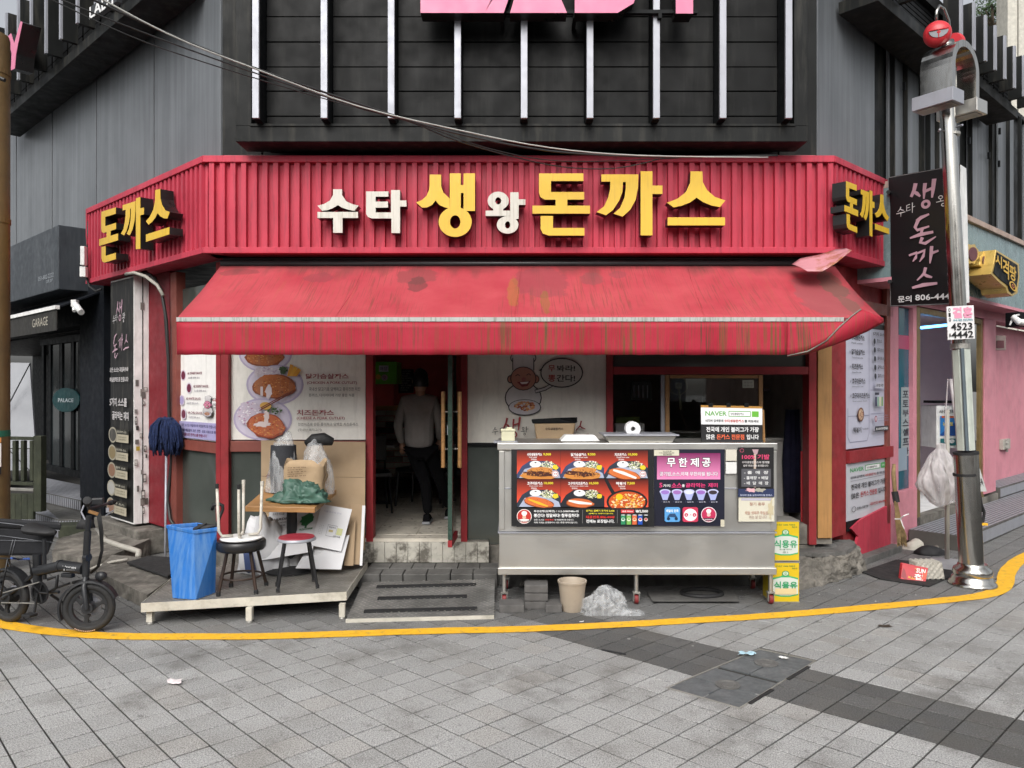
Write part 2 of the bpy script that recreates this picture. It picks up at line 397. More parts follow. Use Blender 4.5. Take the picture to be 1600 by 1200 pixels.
    def build(s, quad, name='print', parent=None, mt=None, lift=.0008, base=.001):
        tl, tr, br, bl = [Vector(q) for q in quad]
        n = (bl - tl).cross(tr - tl).normalized(); mid = (tl + br) / 2
        if n.dot(Vector((0, 0, H)) - mid) < 0: n = -n
        mb = MB()
        for pts, c, k in s.e:
            q = []
            for x, y in pts:
                u = x / s.w; v = y / s.h
                q.append(tl * (1 - u) * (1 - v) + tr * u * (1 - v) + br * u * v + bl * (1 - u) * v + n * (base + lift * k))
            mb.face(q, 0, c)
        return mb.build(name, mt or M['print'], parent)
def sheet(name, label, cat, quad, thick, P, bg, parent=None, mt=None, group=None, edge=None, lift=.0008):
    tl, tr, br, bl = [Vector(q) for q in quad]
    n = (bl - tl).cross(tr - tl).normalized(); mid = (tl + br) / 2
    if n.dot(Vector((0, 0, H)) - mid) < 0: n = -n
    mb = MB(); mb.hexa([q - n * thick for q in (tl, tr, br, bl)], [tl, tr, br, bl]); bgc = C(bg)
    for k in range(len(mb.f)): mb.c[k] = bgc
    o = mb.build(name, mt or M['print'], parent)
    if cat: tag(o, label, cat, group)
    elif label: o['label'] = label
    if P is not None: P.build(quad, 'print', o, mt, lift)
    return o
def pquad(fr, pts, off): return [fr.pt(x, y, off) for x, y in pts]

# brush-written syllables in a unit box, used on several signs
BR = {
 '생': [([(.26, .05), (.2, .3), (.1, .5), (0, .66)], [.11, .1, .08, .03]), ([(.17, .33), (.3, .42), (.42, .55)], [.06, .1, .05]),
       ([(.6, .1), (.57, .35), (.55, .66)], [.1, .09, .04]), ([(.58, .4), (.85, .32)], [.08, .08]), ([(.92, 0), (.88, .35), (.84, .66)], [.12, .1, .05]), 'o', .62, .86, .17],
 '돈': [([(.75, .02), (.45, .1), (.28, .2)], [.05, .1, .09]), ([(.36, .14), (.22, .4), (.3, .5), (.75, .42)], [.1, .09, .08, .05]),
       ([(.5, .46), (.45, .62)], [.08, .07]), ([(.02, .74), (.4, .66), (.9, .62)], [.05, .1, .07]), ([(.5, .76), (.42, .92), (.6, .97), (1, .78)], [.1, .09, .09, .03])],
 '까': [([(.02, .42), (.28, .3), (.25, .6), (.15, .8)], [.06, .1, .09, .03]), ([(.3, .34), (.55, .2), (.5, .55), (.38, .85)], [.06, .1, .09, .03]),
       ([(.78, 0), (.76, .5), (.72, 1)], [.1, .1, .04]), ([(.76, .42), (1, .3)], [.09, .06])],
 '스': [([(.55, 0), (.48, .3), (.2, .6)], [.1, .09, .04]), ([(.46, .3), (.6, .42), (.8, .5)], [.07, .1, .05]), ([(0, .95), (.45, .84), (1, .8)], [.07, .12, .08])],
 '수': [([(.5, 0), (.42, .25), (.15, .45)], [.1, .09, .05]), ([(.42, .2), (.6, .32), (.85, .4)], [.07, .09, .05]), ([(0, .66), (.5, .6), (1, .56)], [.08, .1, .07]), ([(.52, .62), (.5, 1)], [.1, .05])],
 '타': [([(.45, .12), (.1, .2), (.08, .75), (.5, .66)], [.07, .09, .09, .06]), ([(.1, .45), (.42, .4)], [.07, .06]), ([(.72, 0), (.7, 1)], [.1, .06]), ([(.7, .45), (1, .38)], [.08, .06])],
 '왕': ['o', .3, .2, .16, ([(.3, .36), (.3, .5)], [.08, .07]), ([(0, .56), (.55, .5)], [.07, .08]), ([(.72, 0), (.7, .66)], [.1, .06]), ([(.7, .3), (1, .25)], [.08, .06]), 'o', .5, .84, .15],
}
def brushword(P, ch, x, y, w, h, c, k=1.0):
    L = BR[ch]; i = 0
    while i < len(L):
        e = L[i]
        if e == 'o':
            cx, cy, r = L[i + 1:i + 4]; P.ring(x + cx * w, y + cy * h, r * w, r * h * .95, .075 * k * (w + h) / 2, c, 18); i += 4
        else:
            pts = [(x + a * w, y + b * h) for a, b in e[0]]; P.brush(pts, [q * k * (w + h) / 2 for q in e[1]], c); i += 1

# ---------------------------------------------------------------- ground and pavement
ground = MB()
ground.face([(-300, -150, -.03), (300, -150, -.03), (300, 400, -.03), (-300, 400, -.03)])
tag(ground.build('ground', mat('ground_soil', (.2, .2, .195), .9)), kind='structure')
pave = thing('pavement', None, None, (0, 5, 0), kind='structure')
b = MB(); b.face([(-16, 1.0, -.009), (17, 1.0, -.009), (24, 24, -.009), (-24, 24, -.009)]); b.build('joint_bed', M['joint'], pave)
# granite speckle
def stonemat():
    m, t, b_ = newmat('granite_paver'); g = N(t)
    a = g.n('ShaderNodeVertexColor'); a.layer_name = 'Col'
    v = g.coord(); n = g.noise(v, 130, 3, .8); n2 = g.noise(v, 2.2, 5, .6); n3 = g.noise(v, 300, 1, .5)
    c = g.mix(1.0, a.outputs[0], g.ramp(n, .40, .60, (.52, .52, .52, 1), (1.38, 1.38, 1.37, 1)), 'MULTIPLY')
    c = g.mix(1.0, c, g.ramp(n3, .4, .6, (.82, .82, .82, 1), (1.15, 1.15, 1.15, 1)), 'MULTIPLY')
    c = g.mix(g.math('MULTIPLY', g.ramp(n2, .45, .75), .35), c, (.16, .145, .12))
    # dark spill stains
    n4 = g.noise(v, 1.1, 6, .7); c = g.mix(g.math('MULTIPLY', g.ramp(n4, .53, .68), .5), c, (.07, .067, .062)); n5 = g.noise(g.coord(), 7, 6, .75); c = g.mix(g.math('MULTIPLY', g.ramp(n5, .60, .68), .55), c, (.05, .047, .042)); c = g.mix(g.math('MULTIPLY', g.ramp(n5, .30, .38, (1, 1, 1, 1), (0, 0, 0, 1)), .3), c, (.42, .42, .41))
    # gum and pale specks
    vo = g.n('ShaderNodeTexVoronoi'); vo.inputs['Scale'].default_value = 2.3; g.l(v, vo.inputs['Vector'])
    c = g.mix(g.math('MULTIPLY', g.math('LESS_THAN', vo.outputs[0], .035), .6), c, (.5, .5, .48))
    g.l(c, b_.inputs['Base Color']); b_.inputs['Roughness'].default_value = .72; b_.inputs['Specular IOR Level'].default_value = .35
    bp = g.n('ShaderNodeBump'); bp.inputs['Strength'].default_value = .35; bp.inputs['Distance'].default_value = .004
    g.l(n, bp.inputs['Height']); g.l(bp.outputs[0], b_.inputs['Normal']); return m
M['stone'] = stonemat()
B0 = Vector((math.cos(R(43.2)), math.sin(R(43.2))))
PITCH = .1925
def gp(u, v):
    A0 = Vector((math.cos(R(133.2)), math.sin(R(133.2)))); th = R(131.3 + 1.65 * u)
    p = B0 * u + A0 * 3.5 + Vector((math.cos(th), math.sin(th))) * (v - 3.5); return p
YL = [(-60, 955), (0, 975), (60, 985), (130, 992), (200, 995), (300, 995.5), (400, 995), (500, 992.5), (600, 989), (700, 986), (800, 984), (900, 980), (1000, 975), (1100, 969), (1200, 963), (1300, 955), (1400, 946), (1480, 938), (1530, 932), (1558, 924), (1570, 912), (1572, 900), (1578, 889), (1592, 876), (1620, 862), (1680, 840)]
YW = [(gz(x, y)) for x, y in YL]
def front_of_line(p):
    # nearer to the camera than the yellow line?
    for a, c in zip(YW, YW[1:]):
        if a.x / a.y <= p.x / p.y <= c.x / c.y:
            t = (p.x / p.y - a.x / a.y) / (c.x / c.y - a.x / a.y); return p.y < a.y + (c.y - a.y) * t
    return p.y < 5.5
MH = [gz(1187, 1014), gz(1275, 1033), gz(1156, 1108), gz(1040, 1075)]   # manhole plate quad
def inside(q, p):
    s_ = 0
    for i in range(4):
        a = q[i]; c = q[(i + 1) % 4]; cr = (c.x - a.x) * (p.y - a.y) - (c.y - a.y) * (p.x - a.x)
        s_ += 1 if cr > 0 else -1
    return abs(s_) == 4
rd = random.Random(11); tiles = []
for i in range(-12, 90):
    for j in range(-30, 78):
        u = i * PITCH; v = j * PITCH; c = gp(u + PITCH / 2, v + PITCH / 2)
        if c.y < 3.1 or c.y > 14 or abs(c.x) > .70 * c.y + .35: continue
        # not under the building
        if c.y > 7.6 and -2.5 < c.x < 2.7: continue
        if c.x < -2.2 and (c.x + 2.77) * (-1) * 1 + (c.y - 7.35) * -1.061 < -.9 and c.x > -8 and c.y > 7: continue
        if c.x > 2.5 and (c.x - 2.93) * 1 + (c.y - 7.35) * -1.072 < -.9 and c.y > 7: continue
        if inside(MH, c): continue
        tiles.append((c.y, i, j))
tiles.sort(); stuff = MB()
def tilecol(c, i, j, u):
    front = front_of_line(Vector((c.x, c.y, 0)))
    base = .38 * rd.uniform(.92, 1.06)
    w_ = (1.0, 1.0, .985) if rd.random() > .08 else (1.0, .98, .945)
    dark = 3.98 < u < 4.56 and c.x > .15 and c.y < 6.6
    if 3.98 < u < 4.56 and c.x > -.9 and c.y < 7 and not dark and rd.random() < .5: dark = True
    if dark: base = .105 * rd.uniform(.85, 1.15)
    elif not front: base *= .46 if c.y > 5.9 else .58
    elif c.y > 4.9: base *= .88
    return tuple(base * q for q in w_)
def addtile(mb, i, j, c0):
    g = .0044; u = i * PITCH; v = j * PITCH
    q = [gp(u + g, v + g), gp(u + PITCH - g, v + g), gp(u + PITCH - g, v + PITCH - g), gp(u + g, v + PITCH - g)]
    c = gp(u + PITCH / 2, v + PITCH / 2); col = tilecol(c, i, j, u + PITCH / 2)
    z = rd.uniform(-.0008, .0008); tilt = (rd.uniform(-.0007, .0007), rd.uniform(-.0007, .0007))
    top = []; mid = []; bot = []
    for k, p in enumerate(q):
        zz = z + (tilt[0] if k in (0, 1) else -tilt[0]) + (tilt[1] if k in (0, 3) else -tilt[1])
        pi = c + (p - c) * .965
        top.append(Vector((pi.x, pi.y, zz))); mid.append(Vector((p.x, p.y, zz - .003))); bot.append(Vector((p.x, p.y, -.012)))
    for r0, r1, cc in ((top, mid, .92), (mid, bot, .5)):
        for k in range(4):
            l = (k + 1) % 4; mb.face([r0[k], r1[k], r1[l], r0[l]], 0, tuple(x * cc for x in col))
    mb.face(top, 0, col)
for n_, (y, i, j) in enumerate(tiles):
    if n_ < 300:
        t_ = MB(); addtile(t_, i, j, None); t_.build('paving_tile', M['stone'], pave)
    else: addtile(stuff, i, j, None)
o = stuff.build('far_paving', M['stone'], pave); o['kind'] = 'stuff'
# yellow line
b = MB()
pl = [];
def smoothline(P_):
    out = []
    for k in range(len(P_) - 1):
        p0 = P_[max(k - 1, 0)]; p1 = P_[k]; p2 = P_[k + 1]; p3 = P_[min(k + 2, len(P_) - 1)]
        for q in range(4):
            t = q / 4; out.append(.5 * ((2 * p1) + (-p0 + p2) * t + (2 * p0 - 5 * p1 + 4 * p2 - p3) * t * t + (-p0 + 3 * p1 - 3 * p2 + p3) * t ** 3))
    return out + [P_[-1]]
SL = smoothline(YW); rr = random.Random(5); prev = None
for k, p in enumerate(SL):
    d = (SL[min(k + 1, len(SL) - 1)] - SL[max(k - 1, 0)]).normalized(); n = Vector((-d.y, d.x, 0)) * .07
    a = p + n * rr.uniform(.94, 1.05) + Vector((0, 0, .005)); c = p - n * rr.uniform(.94, 1.05) + Vector((0, 0, .005))
    if prev: b.face([prev[1], c, a, prev[0]])
    prev = (a, c)
tag(b.build('yellow_line', M['yellow']), kind='structure')
# drain / manhole plates
mh = thing('manhole_cover', 'square grey utility cover with two round lifting rings in the dark paving band', 'manhole cover', (1.55, 4.9, 0))
M['mh'] = mat('manhole_plate', (.10, .108, .112), .6, dirt=(.2, .2, .2), damt=.5, dscale=8, var=.2, scale=12, bump=.3)
def bil(q, u, v): return q[0] * (1 - u) * (1 - v) + q[1] * u * (1 - v) + q[2] * u * v + q[3] * (1 - u) * v
for a, c in ((0, .485), (.5, 1)):
    for e, f_ in ((.03, .49), (.51, .97)):
        for u0, u1 in ((a + .02, (a + c) / 2 - .004), ((a + c) / 2 + .004, c - .01)):
            t_ = MB(); q = [bil(MH, e, u0), bil(MH, f_, u0), bil(MH, f_, u1), bil(MH, e, u1)]
            t_.hexa([p + Vector((0, 0, -.01)) for p in q], [p + Vector((0, 0, .002)) for p in q]); t_.build('plate', M['mh'], mh, bevel=.002)
fr_ = MB()
for e0, e1, v0, v1 in ((0, 1, 0, .012), (0, 1, .988, 1), (0, .02, .013, .987), (.98, 1, .013, .987)):
    q = [bil(MH, e0, v0), bil(MH, e1, v0), bil(MH, e1, v1), bil(MH, e0, v1)]; fr_.hexa([p + Vector((0, 0, -.01)) for p in q], [p + Vector((0, 0, .004)) for p in q])
fr_.build('frame', M['stepmetal'], mh)
for x, y in ((1137, 1071), (1197, 1037)):
    p = gz(x, y); t_ = MB(); t_.lathe(p + Vector((0, 0, .002)), [(.075, 0), (.075, .006), (.058, .006), (.056, .002), (.04, .002), (.038, .006), (0, .006)], 24); t_.build('lifting_ring', M['slab'], mh, smooth=False)
for x0, y0, x1, y1 in ((1171, 1100, 1207, 1078), (1231, 1062, 1264, 1042)):
    a = gz(x0, y0); c = gz(x1, y1); d = (c - a).normalized(); n = Vector((-d.y, d.x, 0)) * .012
    sl = MB(); sl.hexa([p + Vector((0, 0, -.01)) for p in (a - n, c - n, c + n, a + n)], [p + Vector((0, 0, .0052)) for p in (a - n, c - n, c + n, a + n)]); sl.build('slot', M['rubber'], mh)

# ================================================================ corner building
bld = thing('corner_building', 'charcoal metal clad corner building with the red fronted cutlet restaurant on its ground floor', 'building', (0, 7.6, 0))
ZT = 6.0
def wallpanel(fr, x0, x1, z0, z1, off=0, m='grey_panel', th=.03, nm='wall_panel'):
    s0, _ = fr.hit(x0, 300, off); s1, _ = fr.hit(x1, 300, off)
    s0, s1 = min(s0, s1), max(s0, s1)
    MB().fb(fr, s0 + .006, s1 - .006, z0, z1, off - th, off).build(nm, M[m], bld, bevel=.004)
for a, c in ((345, 241), (240, 151), (150, 82), (81, 26), (25, -40), (-41, -90)): wallpanel(FL, a, c, 3.3, ZT)
for a, c in ((1277, 1367),): wallpanel(FR, a, c, 3.3, ZT)
# right flank: window-like vertical profiles
edges = [1368, 1388, 1413, 1436, 1448, 1462, 1500, 1513, 1528, 1545, 1560, 1572, 1584, 1600, 1625]
for k, (a, c) in enumerate(zip(edges, edges[1:])):
    wallpanel(FR, a, c, 3.3, ZT, 0 if k % 3 else -.05)
mull = MB()
for x in (1391, 1411, 1438, 1447, 1461, 1513, 1545, 1572, 1590):
    s_, _ = FR.hit(x, 300); mull.fb(FR, s_ - .012, s_ + .012, 3.3, ZT, .001, .05)
mull.build('mullion', M['dark_clad2'], bld)
for x, y in ((1413, 135), (1463, 175), (1514, 220), (1545, 243), (1562, 205), (1561, 256)):
    p = FR.pt(x, y, .055); MB().box(p, .03, .03, .09, R(-43)).build('window_latch', M['black'], bld)
# backing masses (solid core so that nothing is paper thin)
core = MB()
pts = [FL.P(9.5, 0), FL.P(0, 0), FR.P(0, 0), FR.P(9.5, 0)]
def inset(o):
    return [FL.P(12, 0, -o), FL.P(.0, 0, -o) + Vector((.12 * o * 8, 0, 0)) * .5, FR.P(0, 0, -o) - Vector((.12 * o * 8, 0, 0)) * .5, FR.P(12, 0, -o)]
ring_ = inset(.035)
def ext(z): return [Vector((p.x, p.y, z)) for p in ring_]
core.hexa(ext(3.32), ext(ZT)); core.build('upper_wall', M['dark_clad2'], bld)
# front upper wall corners (the strips beside the box)
MB().fb(FF, -2.77, -2.4, 3.62, ZT, -.03, .0).build('wall_panel', M['dark_clad2'], bld)
MB().fb(FF, 2.56, 2.93, 3.62, ZT, -.03, .0).build('wall_panel', M['dark_clad2'], bld)
# pinkish flashing above the fascia
fl = MB()
fl.hexa([FF.P(-2.74, 3.905, .01), FF.P(2.9, 3.905, .01), FF.P(2.95, 3.905, .28), FF.P(-2.8, 3.905, .28)], [FF.P(-2.74, 4.02, .005), FF.P(2.9, 4.02, .005), FF.P(2.9, 4.0, .05), FF.P(-2.76, 4.0, .05)])
fl.build('flashing', M['rust'] if False else mat('faded_flashing', (.2, .1, .1), .6, var=.2), bld)
# parapet cap
cap = MB(); cap.fb(FL, .1, 11, ZT, ZT + .06, -.3, .03); cap.fb(FR, .1, 11, ZT, ZT + .06, -.3, .03); cap.fb(FF, -2.6, 2.75, ZT, ZT + .06, -.3, -.02); cap.build('parapet_cap', M['dark_clad2'], bld)

# ---------------------------------------------------------------- front billboard box
bb = thing('billboard', 'charcoal billboard box with nine white light fins and big pink letters above the red fascia', 'sign frame', (0.09, 6.9, 3.99))
FB = Fr((0, 6.8), (1, 0), (0, -1)); X0, X1 = -2.448, 2.618; zb = 3.975
fr_ = MB()
fr_.fb(FB, X0, X1, zb, zb + .14, -.3, 0); fr_.fb(FB, X0, X0 + .14, zb + .14, 6.6, -.3, 0); fr_.fb(FB, X1 - .12, X1, zb + .14, 6.6, -.3, 0); fr_.fb(FB, X0 + .14, X1 - .12, 6.48, 6.6, -.3, 0)
fr_.build('frame', M['dark_clad2'], bb, bevel=.004)
MB().hexa([FB.P(X0 + .16, zb + .05, -.3), FB.P(X1 - .16, zb + .05, -.3), FB.P(X1 - .16, zb + .05, -.5), FB.P(X0 + .16, zb + .05, -.5)], [FB.P(X0 + .16, 6.4, -.3), FB.P(X1 - .16, 6.4, -.3), FB.P(X1 - .16, 6.4, -.5), FB.P(X0 + .16, 6.4, -.5)]).build('back_panel', M['black'], bb)
led = MB(); led.fb(FB, X0 + .13, X1 - .11, zb + .135, zb + .155, -.05, .012); led.build('ledge', M['dark_clad2'], bb)
finx = [399, 506, 611, 715, 819, 922, 1026, 1130, 1233]
fx = [(x - 800) / FP * 6.66 for x in finx]
zz = [4.11] + [1.8 + (605 - y) / FP * 6.86 for y in (182, 143, 105, 66, 26.5)]
while zz[-1] < 6.3: zz.append(zz[-1] + .22)
for k in range(len(fx) - 1):
    for z0, z1 in zip(zz, zz[1:]):
        MB().fb(FB, fx[k] + .036, fx[k + 1] - .036, z0 + .008, z1 - .004, -.09, -.06 + rd.uniform(-.003, .003)).build('cladding_board', M['dark_clad'], bb)
bk = MB(); bk.fb(FB, X0 + .1, X1 - .1, 4.1, 6.5, -.12, -.1); bk.build('backing', M['black'], bb)
for x in fx:
    f_ = MB().fb(FB, x - .031, x + .031, 4.13, 6.5, -.06, .11).build('fin', M['black'], bb)
    MB().fb(FB, x - .029, x + .029, 4.135, 6.495, .1105, .14).build('fin_face', M['alu'], f_, bevel=.003)
FBL = Fr((0, 6.52), (1, 0), (0, -1))
def letterext(fr, px_pts, name, parent, depth, mface, mside, k=0, off=0, M2=None):
    h = [fr.hit(x, y, off) for x, y in px_pts]
    o_ = off + .003 * k
    b_ = MB().hexa([fr.P(a, z, o_ - depth) for a, z in h], [fr.P(a, z, o_ - .004) for a, z in h]); 
    s_ = b_.build(name, mside, parent)
    MB().hexa([fr.P(a, z, o_ - .0035) for a, z in h], [fr.P(a, z, o_) for a, z in h]).build(name + '_face', mface, s_)
    return s_
for pts in ([(657, -150), (700, -150), (700, -45), (797, -45), (757, 20), (657, 20)], [(757, 20), (787, 20), (846, -150), (832, -150), (798, -60)], [(797, 20), (886, 20), (862, -35), (850, -150), (846, -150)],
            [(898, -150), (960, -150), (1000, -110), (1005, -40), (990, 5), (965, 20), (898, 20)], [(1056, 21), (1083, 21), (1083, -60), (1120, -150), (1090, -150), (1070, -95), (1050, -150), (1018, -150), (1056, -60)]):
    letterext(FBL, pts, 'letter', bb, .16, M['pinkletter'], M['letterside'])
rail = MB(); rail.fb(FB, -.6, 1.6, 5.02, 5.05, .145, .19); rail.fb(FB, .53, .56, 4.98, 5.02, -.05, .19); rail.fb(FB, -.1, -.07, 4.98, 5.02, -.05, .19); rail.fb(FB, 1.26, 1.29, 4.98, 5.02, -.05, .19); rail.build('mounting_rail', M['black'], bb)
# ---------------------------------------------------------------- side boxes with fins
def sidebox(fr, lbl, fins, off, ZT, name='billboard', line=None):
    """fins: (px, bottom py)"""
    t0, z0 = fr.hit(*line[0], off); t1, z1 = fr.hit(*line[1], off); zb_ = (z0 + z1) / 2
    r_ = thing(name, lbl, 'sign frame', tuple(fr.P((t0 + t1) / 2, zb_, off)))
    smin, smax = .35, max(t0, t1) + .9
    MB().fb(fr, smin, smax, zb_, zb_ + .12, .04, off).build('frame', M['dark_clad2'], r_, bevel=.004)
    MB().fb(fr, smin, smax, ZT - .12, ZT + .02, .06, off).build('frame', M['dark_clad2'], r_)
    n_ = 6; dz = (ZT - .12 - zb_ - .12) / n_
    ss = sorted([fr.hit(x, y, off + .2)[0] for x, y in fins]); st = .62
    st = (ss[-1] - ss[0]) / (len(ss) - 1) if len(ss) < 6 else sorted(c_ - a_ for a_, c_ in zip(ss, ss[1:]))[2]; allS = ss[:]
    while allS[0] > smin + .2: allS.insert(0, allS[0] - st)
    while allS[-1] < smax - .1: allS.append(allS[-1] + st)
    for a, c in zip(allS, allS[1:]):
        for k in range(n_):
            MB().fb(fr, a + .03, c - .03, zb_ + .12 + k * dz + .006, zb_ + .12 + (k + 1) * dz - .006, off - .12, off - .06).build('cladding_board', M['dark_clad'], r_)
    MB().fb(fr, smin, smax, zb_ + .12, ZT - .12, off - .17, off - .125).build('backing', M['black'], r_)
    for s_ in allS:
        f_ = MB().fb(fr, s_ - .028, s_ + .028, zb_ + .13, ZT + .12, off + .002, off + .16).build('fin', M['dark_clad2'], r_)
        MB().fb(fr, s_ - .026, s_ + .026, zb_ + .135, ZT + .115, off + .1605, off + .185).build('fin_face', M['alu'], f_)
    return r_, zb_
lb, lz = sidebox(FL, 'charcoal billboard box with slim fins and one pink letter on the left flank', [(25, 145), (45, 127), (68, 106), (91, 84), (117, 60)], .42, 6.72, line=((12, 180), (225, 0)))
rb, rz_ = sidebox(FR, 'charcoal billboard box with slim light fins on the right flank behind the lamp post', [(1438, 25), (1506, 96), (1526, 117), (1544, 136), (1559, 152), (1574, 168), (1589, 182)], .42, 6.02, line=((1380, 0), (1560, 165)))
YF = Fr(CL, (-1.061, 1), (-1, -1.061))
letterext(YF, [(12, 57), (17, 52), (22, 68), (32, 33), (35, 35), (25, 84), (23, 107), (17, 110), (18, 84)], 'letter', lb, .2, M['pinkletter'], M['letterside'], off=.8)
P = Print(100, 60)
P.text(0, 0, 100, 60, 'LADY', '#e8e8e8', .05)
q = [FL.pt(140, 12, .72), FL.pt(182, -22, .72), FL.pt(182, 2, .72), FL.pt(140, 30, .72)]
sheet('small_lettering', None, None, q, .05, P, '#202224', parent=lb)

# ================================================================ red corrugated fascia
fas = thing('sign_fascia', 'red corrugated metal fascia wrapping the corner above the restaurant awning', 'fascia', (0.07, 7.05, 3.03))
def fasc(fr, s0, s1, off, first=0):
    z0, z1 = 3.03, 3.9; pitch = .0975; mb = MB(); prof = []; n_ = int((s1 - s0) / pitch); pitch = (s1 - s0) / n_
    for k in range(n_):
        a = s0 + k * pitch; prof += [(a, 0), (a + pitch * .46, 0), (a + pitch * .5, .042), (a + pitch * .96, .042)]
    prof.append((s1, 0))
    for (a, p), (c, q_) in zip(prof, prof[1:]):
        mb.face([fr.P(a, z0 + .03, off - .045 + p), fr.P(c, z0 + .03, off - .045 + q_), fr.P(c, z1 - .03, off - .045 + q_), fr.P(a, z1 - .03, off - .045 + p)])
    mb.build('corrugated_panel', M['red'], fas)
    MB().fb(fr, s0 - .002, s1, z1 - .035, z1 + .025, -.0, off + .012).build('top_trim', M['red'], fas, bevel=.004)
    MB().fb(fr, s0 - .002, s1, z0 - .0, z0 + .055, off - .05, off + .01).build('bottom_trim', M['red'], fas, bevel=.004)
    MB().fb(fr, s0 + .002, s1, z0 + .004, z0 + .014, -.0, off - .051).build('soffit', M['red'], fas)
    b_ = MB().fb(fr, s0, s1, z0 + .05, z1 - .04, 0, off - .05); b_.build('backing', M['red'], fas)
OF = .30
sL = (FF.hit(318, 300, OF)[0]); sR = FF.hit(1303, 300, OF)[0]
fasc(FF, sL, sR, OF)
# flank fascias start at the front corners
FLc = Fr(tuple(FF.P(sL, 0, OF).xy), (-1.061, 1), (-1, -1.061)); FRc = Fr(tuple(FF.P(sR, 0, OF).xy), (1.072, 1), (1, -1.072))
fl_o = Fr(tuple((FLc.o - FLc.n * OF)), (-1.061, 1), (-1, -1.061)); fr_o = Fr(tuple((FRc.o - FRc.n * OF)), (1.072, 1), (1, -1.072))
fasc(fl_o, .003, FLc.hit(137, 300)[0], OF); fasc(fr_o, .003, FRc.hit(1383, 300)[0], OF)
e_ = FLc.hit(137, 300)[0]; MB().fb(fl_o, e_, e_ + .03, 3.03, 3.925, 0, OF + .012).build('end_trim', M['red'], fas)
e_ = FRc.hit(1383, 300)[0]; MB().fb(fr_o, e_, e_ + .03, 3.03, 3.925, 0, OF + .012).build('end_trim', M['red'], fas)

# ---------------------------------------------------------------- raised letters
def Z2(p): return [(300 + x / 3.2, 200 + y / 3.2) for x, y in p]
def Z3(p): return [(750 + x / 3.2, 200 + y / 3.2) for x, y in p]
def circ(cx, cy, rx, ry, n=26): return [(cx + rx * math.sin(2 * math.pi * i / n), cy - ry * math.cos(2 * math.pi * i / n)) for i in range(n)]
GL = {}
GL['수'] = [[(705, 306), (750, 306), (750, 335), (770, 365), (800, 380), (833, 388), (812, 414), (780, 408), (750, 398), (730, 385), (705, 400), (680, 410), (650, 414), (627, 388), (660, 380), (690, 362), (705, 335)],
            [(627, 420), (830, 420), (830, 450), (753, 450), (753, 524), (706, 524), (706, 450), (627, 450)]]
GL['타'] = [[(870, 317), (982, 317), (982, 343), (918, 343), (918, 368), (980, 368), (980, 398), (918, 398), (918, 422), (995, 422), (995, 310), (1040, 310), (1040, 362), (1072, 362), (1072, 393), (1040, 393), (1040, 525), (997, 525), (997, 452), (900, 452), (880, 445), (870, 430)]]
GL['생'] = [[(1188, 233), (1246, 233), (1246, 290), (1256, 322), (1288, 352), (1288, 403), (1262, 396), (1236, 384), (1218, 362), (1200, 385), (1175, 397), (1150, 398), (1121, 372), (1150, 360), (1172, 340), (1185, 310), (1188, 285)],
            [(1289, 227), (1344, 227), (1344, 285), (1358, 285), (1358, 227), (1415, 227), (1415, 415), (1358, 415), (1358, 325), (1344, 325), (1344, 420), (1289, 420)], ('ring', 1316, 470, 83, 75, 26, 33)]
GL['왕'] = [('ring', 91, 364, 53, 46, 15, 18), [(66, 400), (116, 400), (116, 413), (150, 413), (150, 440), (28, 440), (28, 413), (66, 413)], [(151, 322), (193, 322), (193, 357), (227, 357), (227, 385), (193, 385), (193, 455), (151, 455)], ('ring', 138, 485, 54, 44, 13, 18)]
GL['돈'] = [[(295, 227), (517, 227), (517, 265), (355, 265), (355, 320), (521, 320), (521, 358), (437, 358), (437, 388), (550, 388), (550, 428), (262, 428), (262, 388), (378, 388), (378, 358), (325, 358), (302, 345), (295, 325)],
            [(303, 440), (365, 440), (365, 500), (522, 500), (522, 538), (345, 538), (315, 528), (303, 505)]]
GL['까'] = [[(607, 232), (792, 232), (790, 300), (778, 360), (750, 410), (712, 443), (668, 428), (700, 400), (722, 350), (729, 300), (729, 270), (715, 270), (712, 320), (695, 365), (665, 410), (630, 436), (583, 420), (620, 392), (642, 345), (651, 300), (652, 268), (607, 268)],
            [(803, 217), (862, 217), (862, 288), (912, 288), (912, 330), (862, 330), (862, 537), (803, 537)]]
GL['스'] = [[(1053, 217), (1112, 217), (1114, 270), (1135, 310), (1175, 345), (1227, 362), (1200, 395), (1160, 388), (1115, 370), (1083, 348), (1050, 372), (1010, 388), (968, 397), (935, 373), (985, 355), (1030, 320), (1050, 275)], [(938, 447), (1225, 447), (1225, 487), (938, 487)]]
